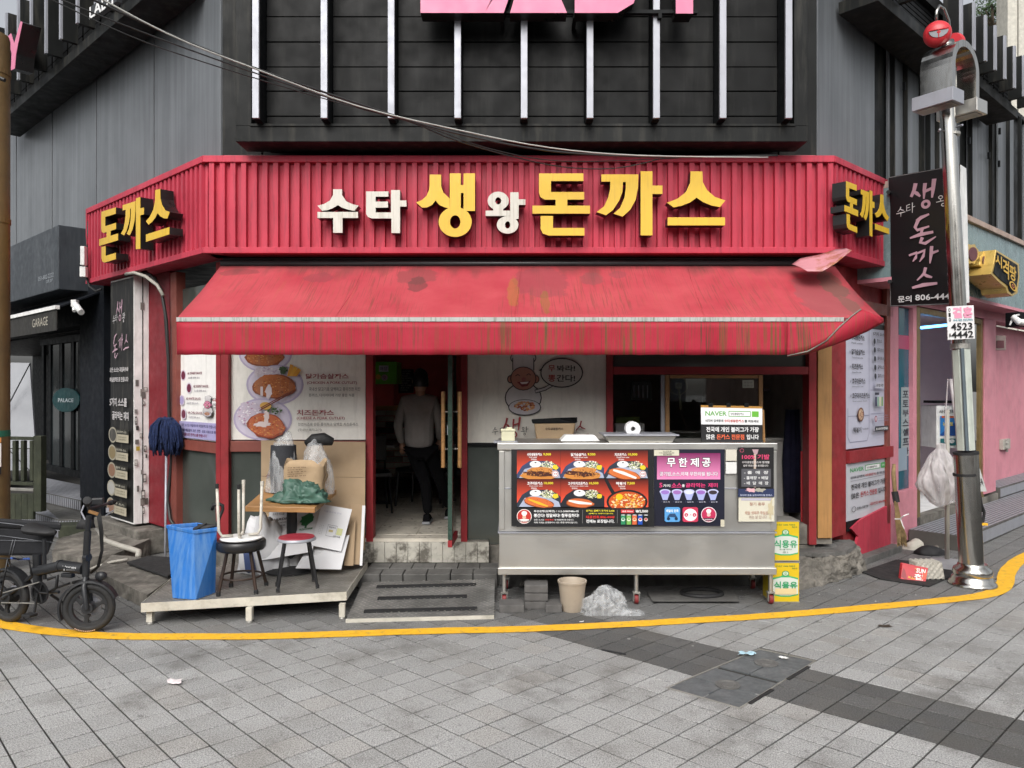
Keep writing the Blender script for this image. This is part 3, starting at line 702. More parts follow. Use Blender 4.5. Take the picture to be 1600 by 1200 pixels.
def raised(fr, ch, mp, parent, off, depth, face, side):
    """one letter: a body part and a coloured face as its sub-part"""
    body = MB(); fc = MB()
    for k, e in enumerate(GL[ch]):
        o_ = off + .0025 * k
        if e[0] == 'ring':
            _, cx, cy, rx, ry, hx, hy = e; n_ = 28
            ou = [mp(p) for p in circ(cx, cy, rx, ry, n_)]; inn = [mp(p) for p in circ(cx, cy, hx, hy, n_)]
            for i in range(n_):
                j = (i + 1) % n_
                q = [ou[i], ou[j], inn[j], inn[i]]
                for mb, a, c in ((body, o_ - depth, o_ - .004), (fc, o_ - .0035, o_)):
                    A = [fr.P(s_, z, c) for s_, z in q]; B_ = [fr.P(s_, z, a) for s_, z in q]
                    mb.face(A); mb.face([A[0], B_[0], B_[1], A[1]]); mb.face([A[2], B_[2], B_[3], A[3]])
        else:
            q = [mp(p) for p in e]
            body.hexa([fr.P(s_, z, o_ - depth) for s_, z in q], [fr.P(s_, z, o_ - .004) for s_, z in q])
            q2 = q
            fc.hexa([fr.P(s_, z, o_ - .0035) for s_, z in q2], [fr.P(s_, z, o_) for s_, z in q2])
    b_ = body.build('letter', side, parent); fc.build('letter_face', face, b_)
FO = OF + .14
ms = thing('raised_sign', 'big yellow and cream raised Korean letters across the front of the red fascia', 'shop sign', tuple(FF.P(.05, 3.1, OF)))
for ch in '수타생왕돈까스':
    zf = Z2 if ch in '수타생' else Z3
    raised(FF, ch, lambda p, zf=zf: FF.hit(*zf([p])[0], FO), ms, FO, .11, M['yellowletter'] if ch in '생돈까스' else M['whiteletter'], M['letterside'])
def side_sign(fr, off, boxes, lbl):
    """boxes: ch -> pixel corners TL,TR,BR,BL of the letter face"""
    r_ = thing('raised_sign', lbl, 'shop sign', tuple(fr.pt(*boxes['돈'][3], off)))
    for ch, q in boxes.items():
        xs = [p[0] for e in GL[ch] for p in (e if e[0] != 'ring' else [])]; ys = [p[1] for e in GL[ch] for p in e]
        bx = (min(xs), min(ys), max(xs), max(ys)); h = [fr.hit(x, y, off) for x, y in q]
        def mp(p):
            u = (p[0] - bx[0]) / (bx[2] - bx[0]); v = (p[1] - bx[1]) / (bx[3] - bx[1])
            s_ = h[0][0] * (1 - u) * (1 - v) + h[1][0] * u * (1 - v) + h[2][0] * u * v + h[3][0] * (1 - u) * v
            z = h[0][1] * (1 - u) * (1 - v) + h[1][1] * u * (1 - v) + h[2][1] * u * v + h[3][1] * (1 - u) * v
            return s_, z
        raised(fr, ch, mp, r_, off, .13, M['yellowletter'], M['letterside'])
side_sign(fl_o, OF + .15, {'돈': [(155, 332), (184, 323), (184, 404), (155, 413)], '까': [(189, 318), (225, 306), (225, 388), (189, 392)], '스': [(228, 301), (265, 291), (265, 366), (228, 378)]},
          'yellow raised Korean letters with deep black sides on the left end of the fascia')
side_sign(fr_o, OF + .15, {'돈': [(1320, 282), (1341, 290), (1341, 365), (1320, 356)], '까': [(1344, 292), (1366, 300), (1366, 372), (1344, 360)], '스': [(1367, 300), (1389, 308), (1389, 366), (1367, 358)]},
          'yellow raised Korean letters on the right end of the fascia beside the hanging sign')

# ================================================================ ground floor of the restaurant
def bar(fr, x0, y0, x1, y1, o0, o1, m='red_frame', nm='frame_post', par=None, bev=.004):
    return MB().pb(fr, x0, y0, x1, y1, o0, o1).build(nm, M[m], par or bld, bevel=bev)
def vbar(fr, x0, x1, z0, z1, o0, o1, m='red_frame', nm='frame_post', par=None):
    a = fr.hit(x0, 600, o1)[0]; c = fr.hit(x1, 600, o1)[0]
    return MB().fb(fr, min(a, c), max(a, c), z0, z1, o0, o1).build(nm, M[m], par or bld, bevel=.004)
ZB = .33
# header above everything
vbar(FF, 345, 1297, 2.75, 3.04, -.12, .03, nm='header')
vbar(FF, 345, 357, .3, 2.75, -.09, .045); vbar(FF, 572, 583, .3, 2.75, -.09, .045); vbar(FF, 720, 730, .3, 2.75, -.09, .045)
vbar(FF, 948, 958, .3, 2.75, -.09, .045); vbar(FF, 1264, 1276, .3, 2.75, -.12, .045)
vbar(FF, 1278, 1300, .36, 2.75, -.12, .03, m='woodpost', nm='wooden_post')
# walls/panels
def panel(fr, x0, x1, y0, y1, off, m, nm, th=.02, par=None):
    a, z0 = fr.hit(x0, y1, off); c, z1 = fr.hit(x1, y0, off)
    return MB().fb(fr, min(a, c), max(a, c), z0, z1, off - th, off).build(nm, M[m], par or bld)
panel(FF, 357.5, 571.5, 706, 838, -.03, 'darkglass', 'window_pane'); panel(FF, 357.5, 571.5, 500, 688, -.05, 'darkglass', 'window_pane')
bar(FF, 357.5, 689, 571.5, 706, -.06, .012, 'brown_frame', 'transom'); bar(FF, 357.5, 838, 571.5, 850, -.06, .03, 'red_frame', 'sill')
panel(FF, 730.5, 947.5, 500, 693, -.04, 'white', 'wall_board'); panel(FF, 730.5, 947.5, 697, 850, -.03, 'darkglass', 'lower_panel')
bar(FF, 730.5, 692, 947.5, 697, -.06, .008, 'black', 'transom')
# kitchen window
bar(FF, 958.5, 573, 1263.5, 585, -.06, .04, 'red_frame', 'transom')
panel(FF, 958.5, 1263.5, 548, 573, -.04, 'darkglass', 'window_pane')
kw = MB()
for q in ((1040, 586, 1046, 720), (1186, 586, 1192, 720), (1047, 586, 1185, 591), (1047, 714, 1185, 720)): kw.pb(FF, *q, -.03, .01)
kf = kw.build('sliding_sash', M['wood'], bld); MB().pb(FF, 1046.5, 591.5, 1185.5, 713.5, -.012, -.006).build('pane', M['glass'], kf)
bar(FF, 1033, 586, 1039, 720, -.06, -.02, 'alu', 'sash_edge')
panel(FF, 958.5, 1205, 720, 850, -.05, 'darkglass', 'lower_panel')
# plinths
pl = MB()
pl.pb(FF, 1205, 820, 1300, 850, -.25, .0); pl.fb(FF, -2.77, -1.35, 0, .31, -.2, -.01); pl.fb(FF, -.44, 2.9, 0, .29, -.2, .0)
pl.fb(FL, 0, 1.0, 0, .27, -.2, -.01); pl.build('plinth', M['concrete'], bld)
# left flank
vbar(FL, 344, 337, .3, 3.0, -.06, .03); 
panel(FL, 275, 345, 440, 536, -.03, 'darkglass', 'window_pane'); panel(FL, 275, 345, 690, 822, -.03, 'darkglass', 'window_pane'); panel(FL, 275, 345, 536, 689, -.05, 'darkglass', 'window_pane')
a0 = FL.hit(275, 600)[0]; a1 = FL.hit(346, 600)[0]
MB().fb(FL, a1, a0, 1.16, 1.26, -.06, .01).build('transom', M['brown_frame'], bld); MB().fb(FL, a1, a0, .27, .36, -.06, .03).build('sill', M['red_frame'], bld)
MB().fb(FL, a1, a0, 2.28, 2.36, -.06, .01).build('transom', M['red_frame'], bld)
vbar(FL, 275, 266, .3, 3.0, -.06, .04, m='brown_frame')
vbar(FL, 265, 232, .3, 3.03, -.15, .02, nm='red_pillar', m='crimson')
vbar(FL, 231, 137, 0, 3.03, -.2, -.1, m='blackshop', nm='side_wall')
# right flank
vbar(FR, 1297, 1322, .33, 3.0, -.1, .035)
a0 = FR.hit(1322, 600)[0]; a1 = FR.hit(1391, 600)[0]
MB().fb(FR, a0, a1, 0.0, 3.03, -.2, -.03).build('side_wall', M['red_frame'], bld)
MB().fb(FR, a0, a1, 2.58, 2.70, -.02, .03).build('rail', M['brown_frame'], bld); MB().fb(FR, a0, a1, 1.03, 1.15, -.02, .035).build('rail', M['red_frame'], bld)
vbar(FR, 1386, 1391, .3, 3.0, -.02, .03, m='brown_frame')
q = [(1330, 826), (1345, 812), (1398, 785), (1404, 845), (1352, 884), (1338, 850), (1341, 838)]
MB().pq(FR, q, .005, .03).build('kick_board', M['red'], bld)
# ---------------------------------------------------------------- room behind
room = MB()
fz = .36
room.face([(-2.2, 7.42, fz), (3.0, 7.42, fz), (3.0, 12.0, fz), (-2.2, 12.0, fz)], 0)
M['roomwall'] = mat('dim_red_wall', (.42, .06, .06), .7); M['roomdark'] = mat('room_plaster', (.55, .53, .50), .85)
MB().hexa([Vector((-1.5, 7.31, .29)), Vector((-.45, 7.31, .29)), Vector((-.45, 7.5, .29)), Vector((-1.5, 7.5, .29))], [Vector((-1.5, 7.31, fz)), Vector((-.45, 7.31, fz)), Vector((-.45, 7.5, fz)), Vector((-1.5, 7.5, fz))]).build('sill', M['tile'], bld)
for i in range(7):
    for j in range(12):
        x = -2.2 + i * .42; y = 7.52 + j * .40
        MB().hexa([Vector((x + a, y + c, fz - .012)) for a, c in ((.003, .003), (.417, .003), (.417, .397), (.003, .397))], [Vector((x + a, y + c, fz)) for a, c in ((.003, .003), (.417, .003), (.417, .397), (.003, .397))]).build('floor_tile', M['tile'], bld)
fl_ = MB(); fl_.face([(-2.2, 7.45, fz - .012), (3.0, 7.45, fz - .012), (3.0, 12.3, fz - .012), (-2.2, 12.3, fz - .012)]); fl_.build('floor', M['concrete'], bld)
rw = MB(); rw.box((.4, 12.2, 1.7), 5.4, .1, 2.9); rw.build('back_wall', M['roomdark'], bld)
for x_ in (-2.25, .42, 3.05): MB().box((x_, 9.8, 1.7), .1, 4.6, 2.8).build('partition', M['roomdark'], bld)
rw = MB(); rw.box((.4, 9.85, 3.1), 5.4, 4.7, .1); rw.build('ceiling', M['roomdark'], bld)
# red dado, ledge and brickwork seen through the door (on a cross wall at 10.6 m)
YB = 9.9
MB().box((-1.3, YB + .06, 1.9), 1.9, .08, 2.3).build('red_wall', M['roomwall'], bld)
a = at(583, 632, YB); c = at(719, 640, YB)
MB().box(((a.x + c.x) / 2, YB - .05, (a.z + c.z) / 2), 1.3, .12, a.z - c.z).build('ledge', M['wood'], bld)
rq = random.Random(4)
zt_ = at(600, 641, YB).z
for r_ in range(11):
    z = zt_ - .035 - r_ * .075
    for k in range(7):
        x = -1.95 + k * .215 + (r_ % 2) * .107
        MB().box((x, YB - .0 + rq.uniform(-.006, .006), z), .205, .03, .065).build('brick', rq.choice([M['brick'], M['brick'], M['greyblock'], M['roomdark']]), bld)
# menu board + green fridge in the room
mb_ = thing('menu_board', 'black chalkboard menu with white writing on the red wall inside', 'menu board', (-1.0, YB, 1.9))
P = Print(100, 160)
for k in range(9): P.text(12, 8 + k * 16, 88 - (k % 3) * 14, 18 + k * 16, ['오늘의 메뉴', '돈까스 9,000', '치즈돈까스 10,000', '고구마', '떡볶이 7,500', '음료 2,000', '공기밥', '포장 가능', '맛있게 드세요'][k], '#b8b8b0')
q = [at(623, 577, YB - .02), at(646, 577, YB - .02), at(646, 614, YB - .02), at(623, 614, YB - .02)]
sheet('board_panel', None, None, q, .02, P, '#0c0c0c', parent=mb_)
gf = thing('drinks_fridge', 'green topped drinks fridge with stickers inside the doorway', 'fridge', (-1.45, 9.2, fz))
MB().pb(Fr((0, 9.0), (1, 0), (0, -1)), 583, 565, 620, 600, -.4, 0).build('header_box', mat('fridge_green', (.12, .42, .03), .4), gf, bevel=.01)
MB().pb(Fr((0, 9.0), (1, 0), (0, -1)), 584, 600.5, 615, 634, -.4, -.03).build('cabinet', M['roomwall'], gf)
P = Print(37, 35); P.rect(9, 6, 24, 16, '#c9ccd8'); P.text(11, 8, 22, 14, '매장', '#33406a'); P.ell(8, 24, 4, 4, '#d8a850'); P.ell(18, 25, 5, 5, '#c8b0c0'); P.text(15, 22, 21, 28, '맛', '#80406a')
P.build([at(583, 565, 8.99), at(620, 565, 8.99), at(620, 600, 8.99), at(583, 600, 8.99)], 'sticker', gf)

# ================================================================ glass door, open inwards
door = thing('glass_door', 'glass restaurant door standing open with two wooden bar handles and a red bottom rail', 'door', (-.55, 7.3, .3))
hx = at(717, 600, 7.38).x
# leaf swings out toward the camera from the hinge near the right post
hp = Vector((at(712, 600, 7.34).x, 7.34)); ep = Vector((at(703, 858, 6.85).x, 6.85))
FD = Fr(tuple(hp), tuple(ep - hp), (-(ep - hp).y * -1, -(ep - hp).x * 1)); FD.n = Vector((FD.d.y, -FD.d.x)) ; L_ = (ep - hp).length
if FD.n.x > 0: FD.n = -FD.n
MB().fb(FD, 0.01, L_ - .05, .435, 2.7, -.006, .006).build('pane', M['glass'], door)
MB().fb(FD, L_ - .049, L_ - .01, .435, 2.7, -.02, .02).build('stile', mat('door_green_edge', (.03, .06, .045), .3), door, bevel=.003)
MB().fb(FD, 0, L_, .37, .43, -.02, .02).build('bottom_rail', M['red_frame'], door, bevel=.003)
for o_ in (-.075, .075):
    h_ = MB(); p0 = FD.P(L_ - .12, 1.07, o_); p1 = FD.P(L_ - .12, 1.76, o_); h_.tube([p0, p1], .019, 10); hh = h_.build('handle', M['wood'], door, smooth=True, auto=40)
    s2 = MB()
    for z in (1.24, 1.58): s2.tube([FD.P(L_ - .12, z, 0), FD.P(L_ - .12, z, o_)], .008, 6)
    s2.build('handle_mount', M['chrome'], hh)
MB().fb(FD, L_ - .13, L_ - .052, 1.37, 1.46, .0065, .03).build('lock', M['alu'], door)
# ================================================================ awning
awn = thing('awning', 'faded red canvas awning with green and brown water stains, folded up at its right end', 'awning', (0.15, 7.0, 2.4))
YA = 6.22; XL = -2.71; XR = 3.0; ZA = 2.36; ZW = 2.93; YWL = 7.15
def canvasmat(name, stains, top):
    m, t, b_ = newmat(name); g = N(t); v = g.coord()
    n1 = g.noise(v, 2.2, 5, .6)
    base = g.mix(g.ramp(n1, .3, .7), (.39, .043, .06) if top else (.36, .015, .035), (.48, .078, .092) if top else (.43, .03, .055))
    st = g.noise(g.coord((9, .5, .5) if top else (16, .3, .3)), 3.2, 6, .7)
    base = g.mix(g.math('MULTIPLY', g.math('MULTIPLY', g.ramp(st, .5 if not top else .54, .6 if not top else .7), .35 if top else .85), g.ramp(g.noise(g.coord((1, .3, .3)), 1.7, 3), .4, .62, (.25, .25, .25, 1), (1, 1, 1, 1))), base, (.13, .085, .03) if not top else (.30, .12, .05))
    st2 = g.noise(g.coord((22, .6, .6)), 4.1, 3, .6); msk = g.noise(g.coord((.9, .4, .4)), 2.1, 3)
    base = g.mix(g.math('MULTIPLY', g.math('MULTIPLY', g.ramp(st2, .53, .62), .75 if not top else .4), g.ramp(msk, .42, .6)), base, (.06, .055, .03))
    sep = g.n('ShaderNodeSeparateXYZ'); g.l(v, sep.inputs[0])
    if top:
        ed = g.math('ADD', sep.outputs[1], g.math('MULTIPLY', g.math('SUBTRACT', g.noise(g.coord((2.5, .6, .6)), 2.2, 5), .5), .7))
        base = g.mix(g.math('MULTIPLY', g.ramp(ed, -.12, .16), .55), base, (.13, .05, .045))
    nd = g.math('MULTIPLY', g.math('SUBTRACT', g.noise(v, 5, 4), .5), .5)
    for (sx, sy, rx, ry, amt, col) in stains:
        dx = g.math('DIVIDE', g.math('SUBTRACT', sep.outputs[0], sx), rx); dy = g.math('DIVIDE', g.math('SUBTRACT', sep.outputs[1], sy), ry)
        nd = g.math('MULTIPLY', g.math('SUBTRACT', g.noise(v, 9, 5), .5), 1.1)
        d = g.math('ADD', g.math('SQRT', g.math('ADD', g.math('MULTIPLY', dx, dx), g.math('MULTIPLY', dy, dy))), nd)
        f = g.math('MULTIPLY', g.ramp(d, .9, 1.0, (1, 1, 1, 1), (0, 0, 0, 1)), amt); base = g.mix(f, base, col)
    g.l(base, b_.inputs['Base Color']); b_.inputs['Roughness'].default_value = .6; b_.inputs['Specular IOR Level'].default_value = .2
    bp = g.n('ShaderNodeBump'); bp.inputs['Strength'].default_value = .35; bp.inputs['Distance'].default_value = .05; g.l(g.noise(g.coord((1, .6, .6)), 2.6, 4), bp.inputs['Height']); g.l(bp.outputs[0], b_.inputs['Normal'])
    return m
def aw(px, py):    # point on the canopy slope from a pixel, in the awning's own coordinates
    k = (ZW - ZA) / (YWL - YA); r = -(py - CY) / FP; Y = (ZA - k * YA - H) / (r - k); return ((px - CX) / FP * Y - .15, Y - 7.0)
stn = []
for px, py, rx, ry, amt, col in ((498, 432, .13, .09, .5, (.22, .05, .06)), (652, 430, .2, .13, .55, (.2, .06, .06)), (652, 440, .09, .14, .5, (.05, .045, .04)), (845, 440, .27, .28, .45, (.22, .06, .07)), (925, 432, .12, .1, .5, (.2, .07, .07)),
        (965, 427, .09, .06, .4, (.2, .06, .07)), (372, 425, .2, .06, .5, (.17, .05, .05)), (1292, 460, .28, .42, .42, (.17, .09, .09)), (1300, 440, .11, .25, .55, (.09, .085, .06)), (1330, 475, .07, .2, .45, (.1, .1, .07)), (802, 455, .05, .3, .4, (.33, .17, .03)), (852, 470, .04, .2, .45, (.2, .14, .03))):
    x, y = aw(px, py); stn.append((x, y, rx, ry, amt, col))
M['canopy'] = canvasmat('awning_canvas_top', stn, True); M['valance'] = canvasmat('awning_valance', [], False)
XT = lambda u: XL + (XR - XL) * u
cv = MB()
def cfn(u, v):
    x = XT(u); sag = .022 * math.sin(v * math.pi) * (.5 + math.sin((x + 2.4) / 2.25 * math.pi) ** 2) + .004 * math.sin(u * 40) * v + .006 * math.sin(x * 9 + v * 5) * v * (1 - v) * 4 + .004 * math.sin(x * 23 - v * 9) * v * (1 - v) * 4
    return (x, YWL + (YA - YWL) * v, ZW + (ZA - ZW) * v - sag)
cv.grid(cfn, 60, 12); cv.build('canopy', M['canopy'], awn, smooth=True, solid=.006)
for u0 in (.235, .49, .76):
    b_ = MB(); b_.tube([Vector(cfn(u0 - .012 * k / 12, k / 12)) + Vector((0, 0, .003)) for k in range(13)], .004, 5); b_.build('seam', M['canopy'], awn, smooth=True)
vl = MB(); XE = (1230 - 800) / FP * YA
def hem(t):  # folded right end: hem curve in pixels -> world
    P_ = [(1230, 556), (1262, 549), (1290, 533), (1312, 510), (1330, 494), (1345, 483)]
    k = t * (len(P_) - 1); i = min(int(k), len(P_) - 2); f = k - i; x = P_[i][0] * (1 - f) + P_[i + 1][0] * f; y = P_[i][1] * (1 - f) + P_[i + 1][1] * f
    return at(x, y, YA - .03 - .02 * math.sin(t * 3))
def vfn(u, v):
    x = XL + (XE - XL) * u; w_ = .012 * math.sin(x * 7) * v + .008 * math.sin(x * 17 + 1) * v
    return (x, YA - .012 - w_, ZA - .03 - .268 * v + .002 * math.sin(x * 60) * v)
vl.grid(vfn, 70, 5)
ends = [(1230, 1230), (1262, 1262), (1290, 1288), (1308, 1306), (1318, 1316)]
def vf2(u, v):
    px = 1230 + u * 88; top = Vector(((px - 800) / FP * YA, YA - .012, ZA - .03)); h = hem(min(1, u * .62)); h.x = min(h.x, top.x + .02)
    return top * (1 - v) + Vector((h.x, h.y, h.z)) * v
vl.grid(vf2, 14, 5); vl.build('valance', M['valance'], awn, smooth=True, solid=.004)
fd = MB(); KR = [(1230, 557), (1262, 553), (1292, 543), (1325, 531), (1355, 518), (1380, 504)]
def ffn(u, v):
    i = min(int(u * 5), 4); f = u * 5 - i; x = KR[i][0] * (1 - f) + KR[i + 1][0] * f; y = KR[i][1] * (1 - f) + KR[i + 1][1] * f
    k = at(x, y, YA - .005); h = hem(u); p = h * (1 - v) + k * v; p.y -= .035 * math.sin(v * math.pi) * u; return p
fd.grid(ffn, 20, 8)
fd.face([at(1345, 483, YA + .0), at(1380, 497, YA), at(1381, 504, YA - .006), at(1364, 494, YA - .02)]); fd.build('folded_flap', M['valance'], awn, smooth=True, solid=.004)
cd = MB(); cd.tube([hem(t / 20) + Vector((0, -.006, 0)) for t in range(21)], .006, 6); cd.build('hem_piping', M['concrete'], awn, smooth=True)
br_ = MB(); br_.box(((XL + 2.68) / 2, YA - .005, ZA - .012), 2.68 - XL, .03, .034); br_.build('front_bar', mat('awning_front_bar', (.45, .45, .43), .5, dirt=(.09, .09, .05), damt=.85, dscale=6, dstretch=(12, 1, 1), var=.1), awn)
wb = MB(); wb.tube([(XL, YWL + .01, ZW + .02), (XR, YWL + .01, ZW + .02)], .035, 8); wb.tube([(XL, YWL + .06, ZW + .075), (XR, YWL + .06, ZW + .075)], .02, 8); wb.build('roller_tube', M['blackmetal'], awn, smooth=True)
for x in (-2.4, -.2, 2.3):
    ab = MB(); ab.tube([(x, 7.3, 2.85), (x + .3, 6.8, 2.42), (x, YA + .03, ZA - .03)], .018, 6); ab.build('arm', M['alu'], awn, smooth=True)
# rolled remains at the side, then the peeling tin sheet
ts = MB()
def tsf(u, v):
    a = [(1250, 417), (1262, 424), (1285, 424), (1305, 412), (1331, 391)]; c = [(1237, 413), (1250, 404), (1280, 398), (1305, 390), (1322, 388)]
    i = min(int(u * 4), 3); f = u * 4 - i
    p = at(a[i][0] * (1 - f) + a[i + 1][0] * f, a[i][1] * (1 - f) + a[i + 1][1] * f, 6.66); q = at(c[i][0] * (1 - f) + c[i + 1][0] * f, c[i][1] * (1 - f) + c[i + 1][1] * f, 6.95)
    return p * (1 - v) + q * v
ts.grid(tsf, 16, 5); tag(ts.build('torn_sheet', M['rust'], None, smooth=True, solid=.003), 'curled rusty pink tin flap peeling from under the fascia over the awning end', 'metal flap')
# ================================================================ steps and slabs before the facade
st = thing('front_step', 'dark stone entrance step with a white tiled riser stained black below the open door', 'step', (-.95, 7.1, 0))
YR = 7.28
for k in range(11):
    x0 = at(565 + k * 18.1, 860, YR).x; x1 = at(565 + (k + 1) * 18.1, 860, YR).x
    MB().box(((x0 + x1) / 2, YR + .01, .235), x1 - x0 - .004, .03, .19).build('riser_tile', M['whitetile'], st)
MB().box((-.85, 7.37, .24), 1.25, .1, .19).build('riser_core', M['concrete'], st)
xx = [at(p, 900, 6.95).x for p in (562, 597, 632, 668, 705, 740, 778)]
for a, c in zip(xx, xx[1:]):
    MB().hexa([Vector((a + .004, 6.86, .0)), Vector((c - .004, 6.86, .0)), Vector((c - .004, 7.05, 0)), Vector((a + .004, 7.05, 0))], [Vector((a + .004, 6.84, .135)), Vector((c - .004, 6.84, .135)), Vector((c - .004, 7.05, .138)), Vector((a + .004, 7.05, .138))]).build('stone_slab', M['slab'], st, bevel=.008)
for a, c in zip(xx[:-1], xx[1:]):
    MB().box(((a + c) / 2 + .05, 7.155, .065), c - a - .006, .2, .15).build('stone_slab', M['slab'], st, bevel=.006)
# raised kerb under the cart and left of it
kb = MB(); kb.box((.95, 7.15, .06), 2.7, .38, .13); kb.box((-2.1, 7.15, .05), 1.3, .36, .11)
tag(kb.build('kerb', M['slab'], None, bevel=.01), kind='structure')
# right crumbling step
rs = thing('broken_step', 'crumbling dark concrete step under the yellow wooden post at the right corner', 'step', (2.7, 6.9, 0))
b_ = MB(); P_ = [(1195, 925), (1250, 922), (1290, 914), (1330, 902), (1352, 893)]; n_ = len(P_)
bot = [gz(x, y) for x, y in P_] + [Vector((3.5, 7.75, 0)), Vector((2.2, 7.6, 0))]
top = [gz(x, y, .22) for x, y in ((1195, 872), (1250, 870), (1290, 872), (1328, 868), (1345, 858))] + [Vector((3.45, 7.75, .25)), Vector((2.2, 7.6, .25))]
b_.hexa(bot, top)
b_.build('step_block', M['concrete'], rs, bevel=.02)
b_ = MB(); top2 = [Vector((p.x * .99, p.y + .01, .0)) for p in top]; b_.hexa([Vector((p.x, p.y, p.z + .224)) for p in top2], [Vector((p.x, p.y, .262)) for p in top2]); b_.build('step_slab', M['slab'], rs, bevel=.01)

pz = MB()   # narrow kerb along the right flank
for k in range(4):
    s0 = .45 + k * .32; pz.fb(FR, s0, s0 + .31, -.005, .07, .02, .14)
tag(pz.build('kerb', M['slab'], None, bevel=.008), kind='structure')
# left sloping concrete ramps and flap mat
lr = thing('concrete_ramp', 'weathered sloping concrete ramp in two steps before the left flank and the sign box', 'ramp', (-3.9, 7.4, 0))
b_ = MB(); B_ = [gz(78, 868), gz(132, 890), gz(155, 868), gz(230, 855)]
q0 = [(85, 870), (165, 893), (215, 860), (265, 835)]
def slabpx(front, back, z, zb=0):
    f_ = [gz(x, y, z) for x, y in front]; k_ = [gz(x, y, z + .03) for x, y in back]
    top = f_ + k_[::-1]; return [Vector((p.x, p.y, zb)) for p in top], top
bo, to = slabpx([(82, 862), (128, 872), (178, 866)], [(90, 842), (150, 824), (235, 842)], .15); b_.hexa(bo, to); b_.build('ramp_slab', M['concrete'], lr, bevel=.015)
b_ = MB(); bo, to = slabpx([(150, 892), (230, 930)], [(175, 866), (300, 880)], .12); b_.hexa(bo, to); b_.build('ramp_slab', M['concrete'], lr, bevel=.015)
b_ = MB(); bo, to = slabpx([(198, 878), (262, 900)], [(232, 868), (300, 872)], .17, .15); b_.hexa(bo, to); b_.build('rubber_flap', M['mat'], lr, bevel=.004)
sb = MB(); sb.fb(FL, FL.hit(252, 850)[0], FL.hit(180, 850)[0], 0, .27, -.1, .24); tag(sb.build('concrete_block', M['concrete'], None, bevel=.015), 'stained grey concrete block carrying the tall sign box', 'concrete block')
pp = MB(); pp.tube([gz(152, 828, .17), gz(165, 845, .17), gz(188, 853, .18), gz(205, 858, .17), gz(217, 862, .16), gz(216, 869, .15)], .028, 10)
tag(pp.build('drain_pipe', M['pvc'], None, smooth=True), 'bent pale grey drain pipe lying on the concrete by the sign box', 'pipe')
hz = MB(); hz.tube([gz(130, 894, .05), gz(150, 886, .06), gz(175, 878, .15), gz(200, 874, .17)], .014, 8); tag(hz.build('hose', M['pvc'], None, smooth=True), 'thin grey hose crossing the ramp behind the bicycle', 'hose')
# platform
pf = thing('metal_platform', 'low worn checker plate platform on metal legs under the bin, stools and table', 'platform', (-2.2, 6.3, 0))
dk = [gz(221, 944, .17), gz(541, 926, .19), gz(566, 889, .19), Vector((-1.33, 7.05, .19)), Vector((-2.6, 7.1, .17)), gz(268, 905, .17)]
b_ = MB(); b_.hexa([p - Vector((0, 0, .012)) for p in dk], dk); b_.build('deck', M['deck'], pf)
for a, c in ((0, 1), (1, 2), (2, 3), (5, 0)):
    p, q = dk[a], dk[c]; d = (q - p).normalized(); n = Vector((d.y, -d.x, 0)) * .004; L = (q - p).length
    b_ = MB(); b_.hexa([p + n * 0 - Vector((0, 0, .06)), q - Vector((0, 0, .06)), q + n - Vector((0, 0, .06)), p + n - Vector((0, 0, .06))], [p + Vector((0, 0, .008)), q + Vector((0, 0, .008)), q + n + Vector((0, 0, .008)), p + n + Vector((0, 0, .008))]); b_.build('edge_trim', M['decktrim'], pf)
# raised diamonds on the deck (fine tread, one mesh)
dm = MB(); rq = random.Random(3)
def inpoly(p, poly):
    r_ = False
    for i in range(len(poly)):
        a = poly[i]; c = poly[i - 1]
        if (a.y > p[1]) != (c.y > p[1]) and p[0] < (c.x - a.x) * (p[1] - a.y) / (c.y - a.y) + a.x: r_ = not r_
    return r_
def tread(dm, poly, z, st, a0=0):
    x0 = min(p.x for p in poly); x1 = max(p.x for p in poly); y0 = min(p.y for p in poly); y1 = max(p.y for p in poly); i = 0; y = y0
    while y < y1:
        x = x0 + (i % 2) * st / 2; k = 0
        while x < x1:
            if inpoly((x, y), poly):
                an = R(45 if (i + k) % 2 else -45) + a0; dx, dy = math.cos(an) * st * .36, math.sin(an) * st * .36; nx, ny = -dy * .28, dx * .28
                zz_ = z(x, y); dm.face([(x - dx, y - dy, zz_), (x + nx, y + ny, zz_ + .0015), (x + dx, y + dy, zz_), (x - nx, y - ny, zz_ + .0015)])
            x += st; k += 1
        y += st * .5; i += 1
tread(dm, dk, lambda x, y: .173 + .02 * min(1, max(0, (x + 2.8) / 1.5)) + .006, .05); M['treadm'] = mat('tread_wear', (.46, .44, .39), .5, metal=.3, dirt=(.14, .13, .11), damt=.7, dscale=3, dth=(.4, .6)); o = dm.build('deck_tread', M['treadm'], pf); o['kind'] = 'stuff'
for x, y in ((235, 975), (390, 973), (535, 967)):
    p = gz(x, y); MB().hexa([p + Vector((a * .022, c * .022, .02)) for a, c in ((-1, -1), (1, -1), (1, 1), (-1, 1))], [p + Vector((a * .022, c * .022, .12)) for a, c in ((-1, -1), (1, -1), (1, 1), (-1, 1))]).build('leg', M['decktrim'], pf)
    MB().lathe(p, [(.024, 0), (.026, .01), (.016, .022)], 10).build('foot', M['stepmetal'], pf)
for p in (Vector((-2.5, 7.0, 0)), Vector((-1.4, 6.95, 0))): MB().box(p + Vector((0, 0, .07)), .04, .04, .14).build('leg', M['decktrim'], pf)
